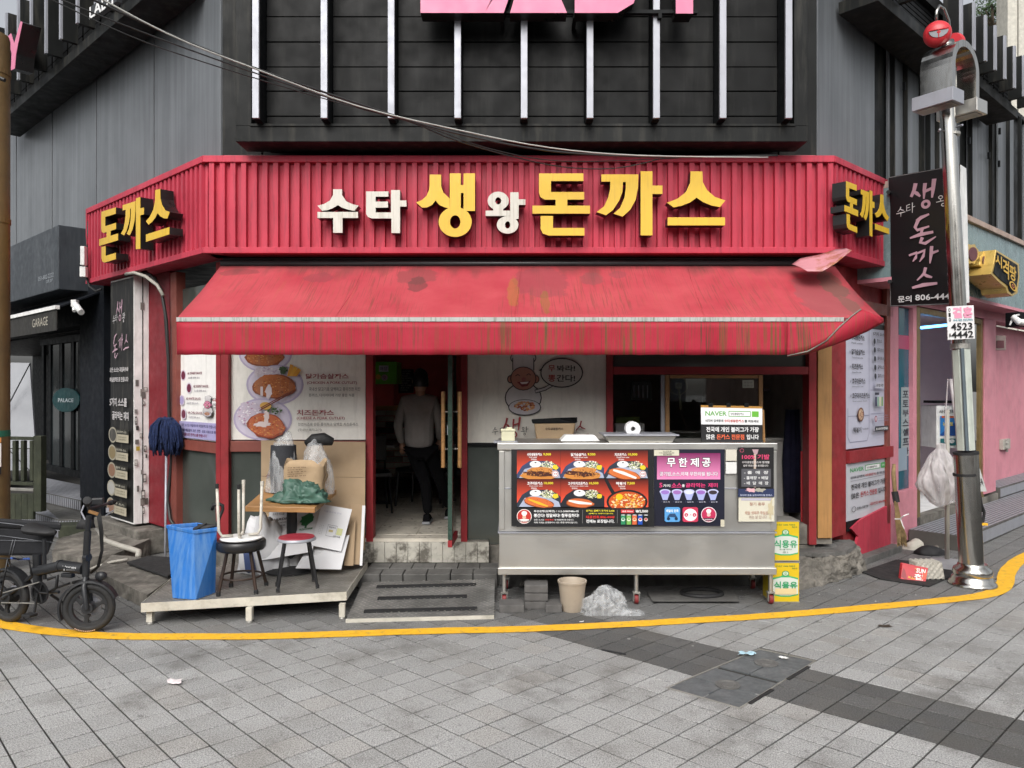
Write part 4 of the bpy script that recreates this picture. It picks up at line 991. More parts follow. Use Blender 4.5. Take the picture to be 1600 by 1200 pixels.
# ramp plate
rp = thing('ramp_plate', 'grey checker plate ramp with three black anti slip strips before the door step', 'ramp', (-.8, 6.4, 0))
rq_ = [gz(541, 968, .02), gz(772, 962, .02), gz(773, 905, .1), gz(567, 910, .1)]
b_ = MB(); b_.hexa([p - Vector((0, 0, .02)) for p in rq_], rq_); b_.build('plate', M['ramp'], rp)
b_ = MB(); tread(b_, rq_, lambda x, y: .0215 + .082 * min(1, max(0, (y - rq_[0].y) / (rq_[3].y - rq_[0].y))), .055); o = b_.build('plate_tread', M['treadm'], rp); o['kind'] = 'stuff'
p, q = rq_[0], rq_[1]; b_ = MB(); b_.hexa([p + Vector((0, -.02, -.02)), q + Vector((0, -.02, -.02)), q + Vector((0, -.001, -.02)), p + Vector((0, -.001, -.02))], [p + Vector((0, -.02, .006)), q + Vector((0, -.02, .006)), q + Vector((0, -.001, .006)), p + Vector((0, -.001, .006))]); b_.build('edge_trim', M['decktrim'], rp)
for u0, u1, v0, v1 in ((.1, .88, .14, .2), (.16, .8, .47, .53), (.12, .86, .80, .86)):
    qq = [bil(rq_, u0, v0), bil(rq_, u1, v0), bil(rq_, u1, v1), bil(rq_, u0, v1)]; MB().hexa([x + Vector((0, 0, .001)) for x in qq], [x + Vector((0, 0, .013)) for x in qq]).build('grip_strip', M['rubber'], rp)

# ================================================================ posters and printed boards on the building
RICE = '#e9e4dc'
def cutlet(P, cx, cy, rx, ry, rot=0, a='#b5652f', b='#c98345', c='#8a431d', n=150):
    P.blob(cx, cy, rx, ry, c, .07, rot=rot); P.blob(cx, cy - ry * .05, rx * .95, ry * .9, a, .07, rot=rot, seed=2)
    P.specks(cx, cy, rx * .9, ry * .85, [a, b, '#d99a58', c, '#a8562a'], n, min(rx, ry) * .09, rot=rot)
# big cutlet poster
P = Print(213, 187)          # pixel size of the poster, from 359,500 to 572,687
O = lambda x, y: (x - 359, y - 500)
for (cx, cy, rx, ry) in ((415, 552, 42, 30), (430, 601, 45, 32), (411, 655, 46, 33)):
    x, y = O(cx, cy); P.ell(x, y, rx, ry, '#b9aecb', 30); P.ell(x, y, rx * .93, ry * .92, '#d3cbdc', 30)
x, y = O(414, 558); cutlet(P, x, y, 30, 15)
x, y = O(420, 582); P.blob(x, y, 22, 9, '#cfc4cf', .15); P.specks(x, y, 22, 9, ['#e4dce0', '#b79fb5', '#d8ccd8'], 60, 2)
x, y = O(429, 604); cutlet(P, x, y, 34, 19); P.rect(x - 21, y, x - 17, y + 15, '#e6d8dc'); P.blob(x - 8, y + 8, 5, 11, '#e6d8dc', .2)
x, y = O(444, 578); P.blob(x, y, 6, 6, '#35502c', .3); P.specks(x, y, 6, 6, ['#24401f', '#4e7038'], 20, 1.5)
for dx in (0, 6, 12): P.poly([(96 + dx, 69 + dx * .5), (101 + dx, 71 + dx * .6), (97 + dx * .8, 88), (91 + dx * .6, 88)], '#dc9a2c' if dx != 6 else '#e8ae3a')
x, y = O(392, 646); P.blob(x, y, 20, 19, '#cbbfd0', .12); P.specks(x, y, 20, 18, ['#e8e0e6', '#b48aa8', '#d6c6d6', '#f0eaf0'], 110, 2)
x, y = O(418, 665); cutlet(P, x, y, 30, 19, rot=.12, a='#c0633a', c='#8f3a1c'); P.blob(x, y - 12, 4, 12, '#e4d2cf', .3); P.blob(x - 7, y - 2, 12, 4, '#e4d2cf', .3)
x, y = O(430, 640); P.specks(x, y, 13, 7, ['#2c4524', '#4e7038', '#3b5a30'], 40, 2); P.ell(*O(417, 634), 9, 6, '#d9a951')
P.line([O(408, 641), O(457, 614)], 2, '#6d2c1f'); P.line([O(410, 637), O(452, 614)], 1.6, '#7c3626')
P.text(*O(480, 584), *O(547, 592), '닭가슴살까스', '#8e2430', .05); P.text(*O(482, 596), *O(560, 601), '(CHICKEN A PORK CUTLET)', '#8e2430', .03)
P.text(*O(485, 605), *O(565, 611), '국내산 닭고기로 담백하고 풍미진한 치킨', '#5d5854', .01); P.text(*O(485, 615), *O(556, 620), '돈까스, 다이어터에 가장 좋은 식품', '#5d5854', .01)
P.text(*O(466, 640), *O(524, 649), '치즈돈까스', '#8e2430', .05); P.text(*O(466, 651), *O(541, 656), '(CHEESE A PORK CUTLET)', '#8e2430', .03)
P.text(*O(468, 660), *O(562, 665), '천연치즈로 만든 풍미하고 담백한 치즈돈까스', '#5d5854', .01); P.text(*O(468, 669), *O(505, 674), '(국내산 돼지고기)', '#5d5854', .01)
sheet('cutlet_poster', 'large white window poster showing three plates of fried cutlet, left of the door', 'poster', pquad(FF, [(359, 500), (571, 500), (571, 687), (359, 687)], -.03 + .012), .01, P, '#f0eee6', mt=M['print_old'])
# sauce poster on the angled window
P = Print(100, 190)
for k, (cx, cy, col) in enumerate(((13, 66, '#6a1b3c'), (28, 91, '#6a1b3c'), (11, 115, '#a79cc8'), (16, 142, '#6a1b3c'))):
    P.ell(cx, cy, 7, 11, '#d9cdda'); P.ell(cx, cy, 5, 8.5, col)
    P.text(cx + 11, cy - 6, cx + 45, cy - 1, ['#1 SWEET SAUCE', '#2 SILENT SAUCE', '#3 WHITE SAUCE', '#4 CHILI SAUCE'][k], '#7c3a4c', .04); P.text(cx + 12, cy + 3, cx + 40, cy + 7, '고소한 맛의 소스', '#8a8490', .02)
P.rect(4, 156, 98, 188, '#a8a2cc')
P.text(10, 160, 92, 166, '· 모든 소스는 과일육수와 비법원액으로 만듭니다', '#3b3566', .03); P.text(10, 170, 96, 176, '· 기름 매일갈아 고온, 안전 · 포로 사용으로 항상', '#3b3566', .03); P.text(10, 178, 72, 184, '새기름으로 돈까스를 만듭니다', '#7a2c50', .04)
def chef(P, x, y, s, face='#b07068', lw=None, plate=True):
    """a plain smiling cook in a tall hat holding a plate"""
    lw = lw or 1.6 * s; K = '#1d1518'
    P.blob(x, y - 30 * s, 16 * s, 11 * s, K, .02); P.ell(x - 10 * s, y - 30 * s, 9 * s, 8 * s, K); P.ell(x + 10 * s, y - 30 * s, 9 * s, 8 * s, K)
    P.ell(x - 10 * s, y - 30 * s, 7.6 * s, 6.6 * s, '#c4bfc4'); P.ell(x + 10 * s, y - 30 * s, 7.6 * s, 6.6 * s, '#d6d2d2'); P.ell(x, y - 31 * s, 14.5 * s, 9.5 * s, '#d6d2d2')
    P.rect(x - 18 * s + 2 * s, y - 30 * s, x + 18 * s - 2 * s, y - 12 * s, K); P.rect(x - 14.6 * s, y - 30 * s, x + 14.6 * s, y - 12 * s, '#d6d2d2', '#b9b4b6')
    P.ell(x, y + 28 * s, 27 * s, 22 * s, K); P.ell(x, y + 28 * s, 25.4 * s, 20.4 * s, '#c6c2c2')
    P.ell(x - 18.5 * s, y + 1 * s, 5 * s, 6 * s, K); P.ell(x + 18.5 * s, y + 1 * s, 5 * s, 6 * s, K); P.ell(x - 18.5 * s, y + 1 * s, 3.6 * s, 4.6 * s, face); P.ell(x + 18.5 * s, y + 1 * s, 3.6 * s, 4.6 * s, face)
    P.ell(x, y, 19 * s, 17.5 * s, K); P.ell(x, y, 17.6 * s, 16.2 * s, face)
    P.line([(x - 11 * s, y - 4 * s), (x - 8 * s, y - 6 * s), (x - 5 * s, y - 4 * s)], 1.1 * s, K); P.line([(x + 5 * s, y - 5 * s), (x + 8 * s, y - 7 * s), (x + 11 * s, y - 5 * s)], 1.1 * s, K)
    P.ell(x + 1 * s, y + 1 * s, 3.4 * s, 3 * s, '#9a5a54'); P.poly([(x - 9 * s, y + 5 * s), (x + 11 * s, y + 3 * s), (x + 6 * s, y + 11 * s), (x - 2 * s, y + 12 * s)], '#6e1620'); P.poly([(x - 5 * s, y + 5.5 * s), (x + 8 * s, y + 4.5 * s), (x + 5 * s, y + 7.5 * s), (x - 2 * s, y + 8 * s)], '#e8e2e0')
    if plate:
        P.ell(x + 2 * s, y + 42 * s, 24 * s, 12 * s, K); P.ell(x + 2 * s, y + 41.6 * s, 22.6 * s, 10.8 * s, '#bdb8bd'); P.specks(x + 2 * s, y + 40 * s, 15 * s, 6.5 * s, ['#b06038', '#c88552', '#8e3f20', '#d6a06a'], 70, 2.6 * s)
chef(P, 76, 122, .42, '#d07f9c'); P.ell(94, 118, 6, 9, '#222222'); P.ell(94, 118, 5.2, 8.2, '#f0ecec'); P.text(90, 111, 98, 116, '무봐', '#a03030', .05); P.text(90, 119, 98, 124, '간다', '#222222', .05)
sheet('sauce_poster', 'narrow white window poster listing sauces in purple, between the mop and the red mullion', 'poster', [FL.P(FL.hit(277, 600)[0], 2.27, -.01), FL.P(FL.hit(344, 600)[0], 2.27, -.01), FL.P(FL.hit(344, 600)[0], 1.27, -.01), FL.P(FL.hit(277, 600)[0], 1.27, -.01)], .01, P, '#f0eeea', mt=M['print_old'])
# chef wall print
P = Print(217, 193); O = lambda x, y: (x - 731, y - 500)
x, y = O(818, 592); chef(P, x, y, 1.08, '#a8705f')
P.line([O(838, 612), O(852, 608), O(866, 600)], 6, '#1d1518'); P.line([O(838, 612), O(852, 608), O(866, 600)], 3.4, '#c6c2c2')
P.ell(*O(878, 583), 33.5, 23.5, '#1d1518', 36); P.poly([O(852, 572), O(842, 579), O(852, 584)], '#1d1518'); P.ell(*O(878, 583), 31.6, 21.6, '#bdb9b2', 36)
P.text(*O(857, 571), *O(868, 581), '무', '#93291f', .07); P.text(*O(870, 571), *O(899, 581), '봐라!', '#151212', .06); P.text(*O(857, 586), *O(868, 597), '뽕', '#93291f', .07); P.text(*O(870, 586), *O(899, 597), '간다!', '#151212', .06)
brushword(P, '생', *O(785, 652), 30, 32, '#8c1a22', .95); brushword(P, '수', *O(769, 668), 10, 12, '#1a1616', 1); brushword(P, '타', *O(781, 667), 11, 13, '#1a1616', 1); brushword(P, '왕', *O(814, 667), 12, 14, '#1a1616', 1)
brushword(P, '돈', *O(838, 655), 24, 34, '#8c1a22', .9); brushword(P, '까', *O(868, 655), 22, 30, '#8c1a22', .9); brushword(P, '스', *O(894, 658), 26, 26, '#8c1a22', .9)
sheet('wall_print', 'white wall board printed with a smiling cook and a speech bubble, behind the cart', 'wall sign', pquad(FF, [(731, 500), (947, 500), (947, 692), (731, 692)], -.02), .015, P, '#dedad0', mt=M['print_old'])
# menu poster on the right flank
P = Print(120, 210)
P.rect(0, 0, 120, 22, '#1b1b1b'); P.text(66, 9, 112, 14, '정기휴무 매주 화요일', '#c8c8c8', .01)
P.line([(64, 24), (64, 188), (58, 200), (10, 200), (4, 192), (4, 148)], 1, '#8f8fa8'); P.line([(4, 160), (64, 160)], .8, '#8f8fa8'); P.line([(68, 120), (114, 120)], .8, '#8f8fa8'); P.line([(68, 158), (114, 158)], .8, '#8f8fa8')
for k, (t, e) in enumerate((('수타왕돈까스', 'Pork cutlet'), ('닭가슴살까스', 'Chicken breast cutlet'), ('치즈돈까스', 'Cheese Pork cutlet'), ('고구마돈까스', 'Sweet potato cutlet'), ('고구마치즈돈까스', 'Sweet potato cheese'))):
    y = 34 + k * 22.5; P.text(13, y, 13 + len(t) * 6.2, y + 9, t, '#18181c', .05); P.text(13, y + 12, 13 + len(t) * 5.2, y + 14.5, e, '#55555f', .01); P.ell(8, y + 5, 1.3, 2, '#9090a0')
P.ell(36, 158, 9, 11, '#6a3e2c'); P.ell(36, 158, 7, 8.5, '#c8a688'); P.specks(36, 158, 6, 7, ['#7a4030', '#b07050', '#e0d0b8'], 30, 1.5)
P.text(14, 177, 36, 186, '떡볶이', '#18181c', .05); P.text(38, 179, 56, 182, 'Tteokbokki', '#55555f', .01)
P.text(70, 27, 104, 33, '5가지 소스', '#18181c', .04)
for k, t in enumerate(('핫소스', '데미소스', '화이트소스', '갈릭소스', '칠리소스')):
    y = 38 + k * 14; P.ell(74, y + 4, 3.2, 4.5, '#2a2a34'); P.line([(74, y + 6), (74, y + 11)], 1, '#2a2a34'); P.text(81, y, 81 + len(t) * 5, y + 6, t, '#18181c', .04)
P.rect(73, 108, 100, 117, '#c9c9d6'); P.text(76, 110, 97, 115, '공기밥 무한', '#30303a', .03); P.rect(71, 124, 84, 128, '#333344')
for k, c in enumerate(('#3a3a5c', '#8fb6a0', '#d9d9b8', '#7fa56a')): P.rect(72 + k * 6, 131, 77 + k * 6, 146, c)
P.ell(73, 166, 4, 5, '#8e3a55'); P.ell(73, 166, 2.6, 3.4, '#e0c8d0')
for k in range(3): P.text(80, 160 + k * 4, 110, 162.4 + k * 4, '부산 은행 계좌 번호 안내', '#8888a0', .01)
P.rect(69, 178, 111, 186, '#202028'); P.text(72, 180, 108, 184.5, '포스비비큐무한제공', '#f0f0f0', .05)
s0 = FR.hit(1322, 600)[0]; s1 = FR.hit(1386, 600)[0]
sheet('menu_poster', 'tall pale menu poster with a black top strip on the right flank window', 'poster', [FR.P(s0, 2.57, 0), FR.P(s1, 2.57, 0), FR.P(s1, 1.17, 0), FR.P(s0, 1.17, 0)], .02, P, '#c6c7d8')
def portal_ad(P, board):
    P.text(8, 10, 40, 19, 'NAVER', '#3f9c58' if not board else '#5aa342', .06); P.rect(43, 8, 80, 20, '#3f9c58'); P.rect(44.2, 9.5, 78.8, 18.5, '#f2f2f2'); P.text(46, 12, 72, 17, '수타생왕돈까스', '#303030', .03); P.rect(82, 8, 93, 20, '#4aa85c'); P.text(84.5, 11.5, 90, 16.5, '검색', '#e8f0e8', .02)
P = Print(100, 120); portal_ad(P, 0)
P.text(8, 27, 40, 33, '네이버 검색창에', '#42424a', .03); P.text(42, 27, 70, 33, '수타생왕돈까스', '#a83a3a', .04); P.text(71, 27, 94, 33, '를 쳐보세요', '#42424a', .03); P.line([(8, 37), (92, 36)], .8, '#707078')
P.text(9, 44, 93, 56, '전국에 개인 블러그가 가장', '#25252b', .04); P.text(9, 63, 27, 75, '많은', '#25252b', .04); P.text(30, 63, 70, 75, '돈까스 전문점', '#b02a30', .05); P.text(73, 63, 94, 75, '입니다', '#25252b', .04)
P.ring(14, 97, 5, 6, 1, '#25252b', 16); P.text(21, 94, 48, 100, '전메뉴 포장가능', '#25252b', .04); P.text(52, 91, 94, 98, '대표번호 806-4448', '#b02a30', .05)
sheet('portal_ad_poster', 'white search portal poster with green box and red words low on the right flank', 'poster', [FR.P(s0, 1.02, .004), FR.P(s1, 1.02, .004), FR.P(s1, .44, .004), FR.P(s0, .44, .004)], .02, P, '#c6c7cf')
MB().fb(FR, s0, s1, .34, .435, -.02, .01).build('torn_strip', M['black'], bld)

# ================================================================ food cart
Yc = 6.33; FCt = Fr((0, Yc), (1, 0), (0, -1))
ct = thing('serving_cart', 'long stainless steel serving cart on red casters covered with menu boards, before the window', 'cart', (1.03, 6.6, 0))
cx0 = (778 - 800) / FP * Yc; cx1 = (1213 - 800) / FP * Yc; Z = lambda py, Y=Yc: H - (py - CY) / FP * Y
D_ = .56
MB().box(((cx0 + cx1) / 2, Yc + D_ / 2 - .003, (Z(831) + Z(703)) / 2), cx1 - cx0 - .02, D_ - .02, Z(703) - Z(831) - .004).build('upper_body', M['steel'], ct, bevel=.004)
MB().box(((cx0 + cx1) / 2, Yc + D_ / 2 - .003, (Z(887) + Z(833)) / 2), cx1 - cx0 - .02, D_ - .02, Z(833) - Z(887)).build('lower_body', M['steel'], ct, bevel=.004)
MB().box(((cx0 + cx1) / 2, Yc + D_ / 2 - .005, (Z(703) + Z(692)) / 2), cx1 - cx0 + .01, D_ + .03, Z(692) - Z(703)).build('worktop', M['steel'], ct, bevel=.006)
MB().box(((cx0 + cx1) / 2, Yc + D_ / 2 - .01, Z(832)), cx1 - cx0, D_ + .008, .011).build('trim_strip', M['alu'], ct)
MB().box(((cx0 + cx1) / 2, Yc + D_ / 2 - .005, (Z(898) + Z(887)) / 2), cx1 - cx0, D_ + .012, Z(887) - Z(898)).build('bottom_rail', M['steel'], ct, bevel=.005)
for x in (784, 1209): MB().box(((x - 800) / FP * Yc, Yc + .0, Z(766)), .045, .014, Z(705) - Z(828)).build('corner_profile', M['steel'], ct, bevel=.003)
MB().box(((cx0 + cx1) / 2, Yc + .004, Z(763)), cx1 - cx0 - .015, .012, .01).build('trim_strip', M['alu'], ct)
for x, y_ in ((788, 0), (994, 0), (1204, 0), (790, .48), (1204, .48)):
    p = Vector(((x - 800) / FP * (Yc + .05), Yc + .05 + y_, 0))
    MB().tube([p + Vector((0, 0, .10)), p + Vector((0, 0, Z(897)))], .019, 10).build('leg', M['steel'], ct, smooth=True, auto=40)
    c_ = MB(); c_.tube([p + Vector((-.016, 0, .04)), p + Vector((.016, 0, .04))], .038, 14); w_ = c_.build('caster', M['redwheel'], ct, bevel=.003)
    f_ = MB(); f_.box(p + Vector((-.022, 0, .06)), .006, .04, .07); f_.box(p + Vector((.022, 0, .06)), .006, .04, .07); f_.box(p + Vector((0, 0, .097)), .06, .05, .012); f_.build('fork', M['stepmetal'], w_)
# front menu board on the cart
P = Print(222, 122); O = lambda x, y: (x - 799, y - 702)
def oz(x, y): return (x / 6.4 + 770 - 799, y / 6.4 + 680 - 702)     # from zoom coords
def dish(P, x0, y0, kind):
    P.rect(x0, y0, x0 + 68, y0 + 44, '#4a1008', '#ff5a3c')
    if kind < 5:
        pc = '#3c4668' if kind in (0, 1) else ('#20232b' if kind == 4 else '#2c3644')
        P.add([(x0, y0 + 44), (x0, y0 + 38), (x0 + 8, y0 + 25), (x0 + 20, y0 + 17), (x0 + 48, y0 + 17), (x0 + 61, y0 + 22), (x0 + 68, y0 + 28), (x0 + 68, y0 + 44)], C(pc)); P.nx()
        if kind != 4: P.add([(x0 + 3, y0 + 44), (x0 + 12, y0 + 30), (x0 + 26, y0 + 26), (x0 + 50, y0 + 28), (x0 + 65, y0 + 36), (x0 + 68, y0 + 44)], C('#aeb6cc')); P.nx()
        P.ell(x0 + 29, y0 + 22, 9, 5.2, '#f2f2f2'); P.ell(x0 + 29, y0 + 19.6, 1.7, .9, '#222222')
        P.specks(x0 + 48, y0 + 23.5, 11, 6.5, ['#f2ecd0', '#dfe3b8', '#c8d0a0', '#ffffff', '#9fae6c'], 130, 1.3); P.blob(x0 + 60, y0 + 27, 4.6, 3.8, '#e8cc30', .2)
        if kind in (0, 1):
            P.blob(x0 + 36, y0 + 32, 20, 5.6, '#cf8a44', .08); P.blob(x0 + 34, y0 + 40, 29, 7, '#d18a40', .06); P.blob(x0 + 33, y0 + 37, 25, 3.8, '#4a2418', .25, rot=.08)
            P.specks(x0 + 36, y0 + 36, 25, 7, ['#cf8a44', '#e0a560', '#b8702e', '#4a2418', '#6a3822'], 100, 1.2)
        elif kind == 2: cutlet(P, x0 + 31, y0 + 38, 26, 8.5, .2, a='#d8743a', n=60); P.brush([(x0 + 14, y0 + 31), (x0 + 30, y0 + 36), (x0 + 50, y0 + 44)], [3, 5, 3], '#f4efe6')
        elif kind == 3: cutlet(P, x0 + 34, y0 + 37, 24, 8, .18, a='#d8703a', n=60); P.brush([(x0 + 18, y0 + 32), (x0 + 34, y0 + 38), (x0 + 48, y0 + 43)], [2, 4, 2], '#e8b830')
        else: cutlet(P, x0 + 30, y0 + 38, 22, 7.5, .05, a='#cf6a38', n=60); P.brush([(x0 + 12, y0 + 34), (x0 + 28, y0 + 37), (x0 + 48, y0 + 39)], [2.5, 5, 2.5], '#f4efe6')
        if kind in (0, 2): P.ell(x0 + 60, y0 + 37.5, 5.4, 5.6, '#f2f2f2'); P.ring(x0 + 60, y0 + 37.5, 4.8, 5, .8, '#b03038', 16); P.text(x0 + 57, y0 + 36, x0 + 63, y0 + 39, '추천', '#b03038', .08)
    else:
        P.brush([(x0 + 2, y0 - 0), (x0 + 9, y0 + 14), (x0 + 16, y0 + 26)], [5, 5.5, 6], '#15171b'); P.ell(x0 + 35, y0 + 36, 32, 19.5, '#15171b', 26); P.rect(x0 + 2, y0 + 44, x0 + 68, y0 + 58, '#15171b')
        P.ell(x0 + 35, y0 + 36, 28.5, 16.5, '#c8501e', 26); P.specks(x0 + 35, y0 + 35, 27, 13, ['#e8a02c', '#f0c050', '#d86a24', '#e8dca0', '#c4481c', '#f2e4c0'], 260, 2.2); P.ell(x0 + 23, y0 + 28, 5.4, 5, '#f0c420')
P.rect(0, 0, 222, 122, '#1b1c1e')
xs = [8.7, 77, 144.8]
for k, (t, w_, pr, e) in enumerate((('수타생왕돈까스', 23, '9,000', 'Pork cutlet'), ('닭가슴살까스', 24, '9,500', 'Chicken breast cutlet'), ('치즈돈까스', 19, '10,000', 'Cheese Pork cutlet'), ('고구마돈까스', 24, '10,000', 'Sweet potato cutlet'), ('고구마치즈돈까스', 31, '10,500', 'Sweet potato cheese cutlet'), ('떡볶이', 15, '7,500', 'Tteokbokki'))):
    x0 = xs[k % 3]; y0 = 1.5 + (k // 3) * 45.3
    dish(P, x0, y0, k)
    tx = x0 + (16 if k < 3 or k == 3 else 11 if k == 4 else 18)
    P.text(tx, y0 + 4.2, tx + w_, y0 + 9.2, t, '#ffffff', .06); P.text(tx + w_ + 2, y0 + 4.4, tx + w_ + 2 + len(pr) * 2.4, y0 + 8.8, pr, '#f2e23c', .08)
    P.text(tx + 3, y0 + 10, tx + 3 + len(e) * 1.1, y0 + 12, e, '#e8e8e8', .04); P.text(tx + 6, y0 + 13.2, tx + 15, y0 + 15.6, '맛있는', '#f0f0f0', .06)
P.rect(8, 92.2, 222, 122, '#1b1c1e')
P.ell(20, 105.5, 11.6, 11.6, '#f0e8e4', 30); P.ell(20, 105.5, 10.6, 10.6, '#c0342c', 30); P.ell(20, 100.5, 4.4, 3.6, '#f0ece8'); P.rect(17.4, 101, 22.6, 105, '#f0ece8'); P.ell(20, 107, 3, 2.6, '#e0b8a0'); P.poly([(10, 110), (30, 110), (28, 113.5), (12, 113.5)], '#20140f'); P.ell(20, 111, 8, 1.6, '#f0ece8'); P.text(14, 112.5, 26, 115, '수타생왕돈까스', '#f4e8e0', .05)
P.text(35, 95.5, 104.5, 99.3, '부산은행(김혜연) / 112-2080948a-02', '#f2f2f2', .07)
P.text(35, 101, 105, 106.8, '뽕간다! 정말싸다! 참푸짐하다!', '#ffffff', .09)
P.text(35, 109.4, 51, 112, '모든 소스는', '#dddddd', .03); P.text(52, 109.4, 66, 112, '과일육수', '#e0403a', .05); P.text(67, 109.4, 97, 112, '와 비법원액으로 만듭니다.', '#dddddd', .03); P.text(35, 113.6, 103, 116.4, '저희 가게는 운영중이니 1인 1주문 부탁드립니다.', '#dddddd', .03)
P.rect(110.3, 95, 110.8, 116, '#8a8a8a'); P.rect(164.2, 95, 164.7, 116, '#8a8a8a')
P.text(116, 94.8, 160, 98.2, '돈까스 곱빼기 추가시 2,000', '#f2e23c', .07); P.text(120, 99.8, 158, 102, '(곱빼기는 양많이드립니다)', '#f2e23c', .03); P.text(116, 104, 160, 108.6, '대표번호.806-4448', '#e0352f', .07); P.text(116, 110.2, 160, 115.6, '전메뉴 포장됩니다.', '#f4f4f4', .08)
P.rect(170, 94.6, 190.5, 100, '#d03a3e'); P.text(172, 96, 188.5, 98.6, '음료 355ml', '#fbe8e8', .05); P.text(193, 94.8, 212, 99.8, '₩2,000', '#f4f4f4', .06)
for k, (a, c) in enumerate((('#2d8a5e', '#d8e8dc'), ('#7bb85a', '#eaf0d0'), ('#d86a40', '#efe0b8'), ('#1d4fb0', '#e8e8f0'), ('#101214', '#c8c0b8'))):
    x = 170 + k * 8.8; P.rect(x, 103, x + 7, 118, a); P.ell(x + 3.5, 103, 3.2, .9, '#c9ccd0'); P.ell(x + 3.5, 110, 3, 2.8, c); P.ell(x + 3.5, 109.4, 2.2, 1.4, '#c8343c' if k > 2 else a)
qc = lambda x0, y0, x1, y1, o=.012: [FCt.pt(x0, y0, o), FCt.pt(x1, y0, o), FCt.pt(x1, y1, o), FCt.pt(x0, y1, o)]
sheet('menu_board', 'black menu board with six dish pictures and prices on the left of the cart', 'menu board', qc(799, 702, 1021, 822, .022), .01, P, '#1b1c1e', lift=.0003)
# refill poster
P = Print(110, 120); O6 = lambda x, y: (x / 5.926 + 1000 - 1022, y / 5.926 + 680 - 702)
P.rect(0, 0, 110, 120, '#15172a'); P.rect(4.5, 6, 103.5, 47, '#7a2058', '#ee8fc0')
for k, ch in enumerate('무한제공'): P.otext(20 + k * 18.2, 13.5, 33.5 + k * 18.2, 27.5, ch, '#f8f8f8', '#0d1022', .06, .16)
P.text(8, 34.6, 100, 42.6, '공기밥,소스,야채 무한리필 됩니다', '#15172a', .06); P.text(8.4, 35, 99.6, 42.2, '공기밥,소스,야채 무한리필 됩니다', '#f4e8f0', .03)
P.text(8, 52.5, 13, 59.5, '5', '#e0407c', .05); P.text(13.6, 54.5, 25, 59, '가지', '#eeeeee', .05); P.text(27, 52.5, 43, 59.5, '소스', '#e0407c', .04); P.text(43.4, 54.5, 47.6, 59, '를', '#eeeeee', .05); P.text(49, 52.5, 80, 59.5, '골라먹는', '#e0407c', .04); P.text(84, 52.5, 99, 59.5, '재미', '#e0407c', .04)
for k, c in enumerate(('#9a78c8', '#a070b8', '#d8dcf4', '#9a6cc0', '#3a3038')):
    x = 17 + k * 18.6; P.poly([(x - 8, 66), (x + 8, 66), (x + 3.6, 79), (x - 3.6, 79)], '#a8b0e0'); P.ell(x, 66, 8.6, 4, '#c4c8ec'); P.ell(x, 67, 6.6, 3.2, c); P.text(x - 3, 81, x + 7, 83, '소스 ' + '가나다라마'[k], '#d8d8e8', .04); P.ell(x - 5, 81.6, 1.4, 1.4, '#30324a')
P.poly([(18, 90), (38, 90), (40, 92), (40, 111), (38, 113), (18, 113), (16, 111), (16, 92)], '#5aa0dc'); P.text(18.5, 93.5, 37.5, 98, '배달의 민족', '#f4f8fc', .07); P.ell(22, 108, 2.6, 2.6, '#17324e'); P.ell(34, 108, 2.6, 2.6, '#17324e'); P.poly([(20, 105), (24, 100), (32, 100), (36, 106)], '#2a4a72')
P.poly([(46, 90), (66, 90), (68, 92), (68, 111), (66, 113), (46, 113), (44, 111), (44, 92)], '#c83858'); P.ell(56, 102, 10.4, 9.6, '#f8eef0', 28); P.ell(49.6, 102, 3, 2.9, '#c83858'); P.ell(62.4, 102, 3, 2.9, '#c83858'); P.text(48.4, 100.6, 50.8, 103.4, '요', '#f8eef0', .06); P.text(54.8, 100.4, 57.4, 103.6, '기', '#c83858', .06); P.text(61.2, 100.6, 63.6, 103.4, '요', '#f8eef0', .06)
P.ell(84.5, 101.5, 12, 12, '#f0e8ec', 30); P.ell(84.5, 101.5, 11, 11, '#c0305a', 30); P.ell(84.5, 96, 4, 3.4, '#f0ece8'); P.rect(82, 96.5, 87, 100, '#f0ece8'); P.ell(84.5, 102, 3, 2.6, '#e8c0b8'); P.poly([(76, 107), (93, 107), (90, 111), (79, 111)], '#28182a'); P.text(78, 108, 91, 110.4, '수타생왕돈까스', '#f8e8f0', .05)
qd = [FCt.pt(1022, 702, .024), FCt.pt(1132, 702, .024), FCt.pt(1132, 822, .024), FCt.pt(1022, 822, .024)]
sheet('refill_poster', 'navy and pink free refill poster with five sauce cups on the cart', 'poster', qd, .004, P, '#15172a', lift=.0003)
P = Print(40, 11); P.text(14, 1.5, 28, 3.4, '부산은행', '#505048', .03); P.text(8, 4.6, 32, 6.6, '112-2080948a-02', '#505048', .03); P.text(14, 7.6, 28, 9.8, '김혜연', '#505048', .03)
sheet('paper_slip', 'small cream bank account slip over the top edge of the navy refill poster', 'notice', qc(1022, 703, 1061, 712, .032), .001, P, '#d4d0bc')
for (x0, y0, x1, y1, lb_, cc) in ((1134, 702, 1151, 720, 'blank cream paper square above a white one, right of the refill poster', '#d2cdbf'), (1134, 722, 1151, 740, 'blank white paper square below a cream one, right of the refill poster', '#dfdfdc')):
    sheet('paper_note', lb_, 'paper note', qc(x0, y0, x1, y1, .02), .001, None, cc)
P = Print(56, 74)
P.rect(0, 0, 56, 62, '#1d1c1e'); P.ring(6, 4.6, 3.4, 3, .8, '#b05068', 14); P.poly([(22, 3), (32, 3), (30, 10), (26, 12)], '#b89aa0'); P.rect(24.5, 10, 28, 60, '#c8b4a4')
P.text(6, 10.5, 49, 18, '100% 기발', '#d84a74', .06); P.text(6, 20.5, 49, 24, '수타생왕돈까스와 함께할', '#d0cccc', .04); P.text(8, 25.8, 47, 29, '업주 파트너를 초대합니다', '#d0cccc', .04)
P.rect(5, 32, 51, 59, '#55555a')
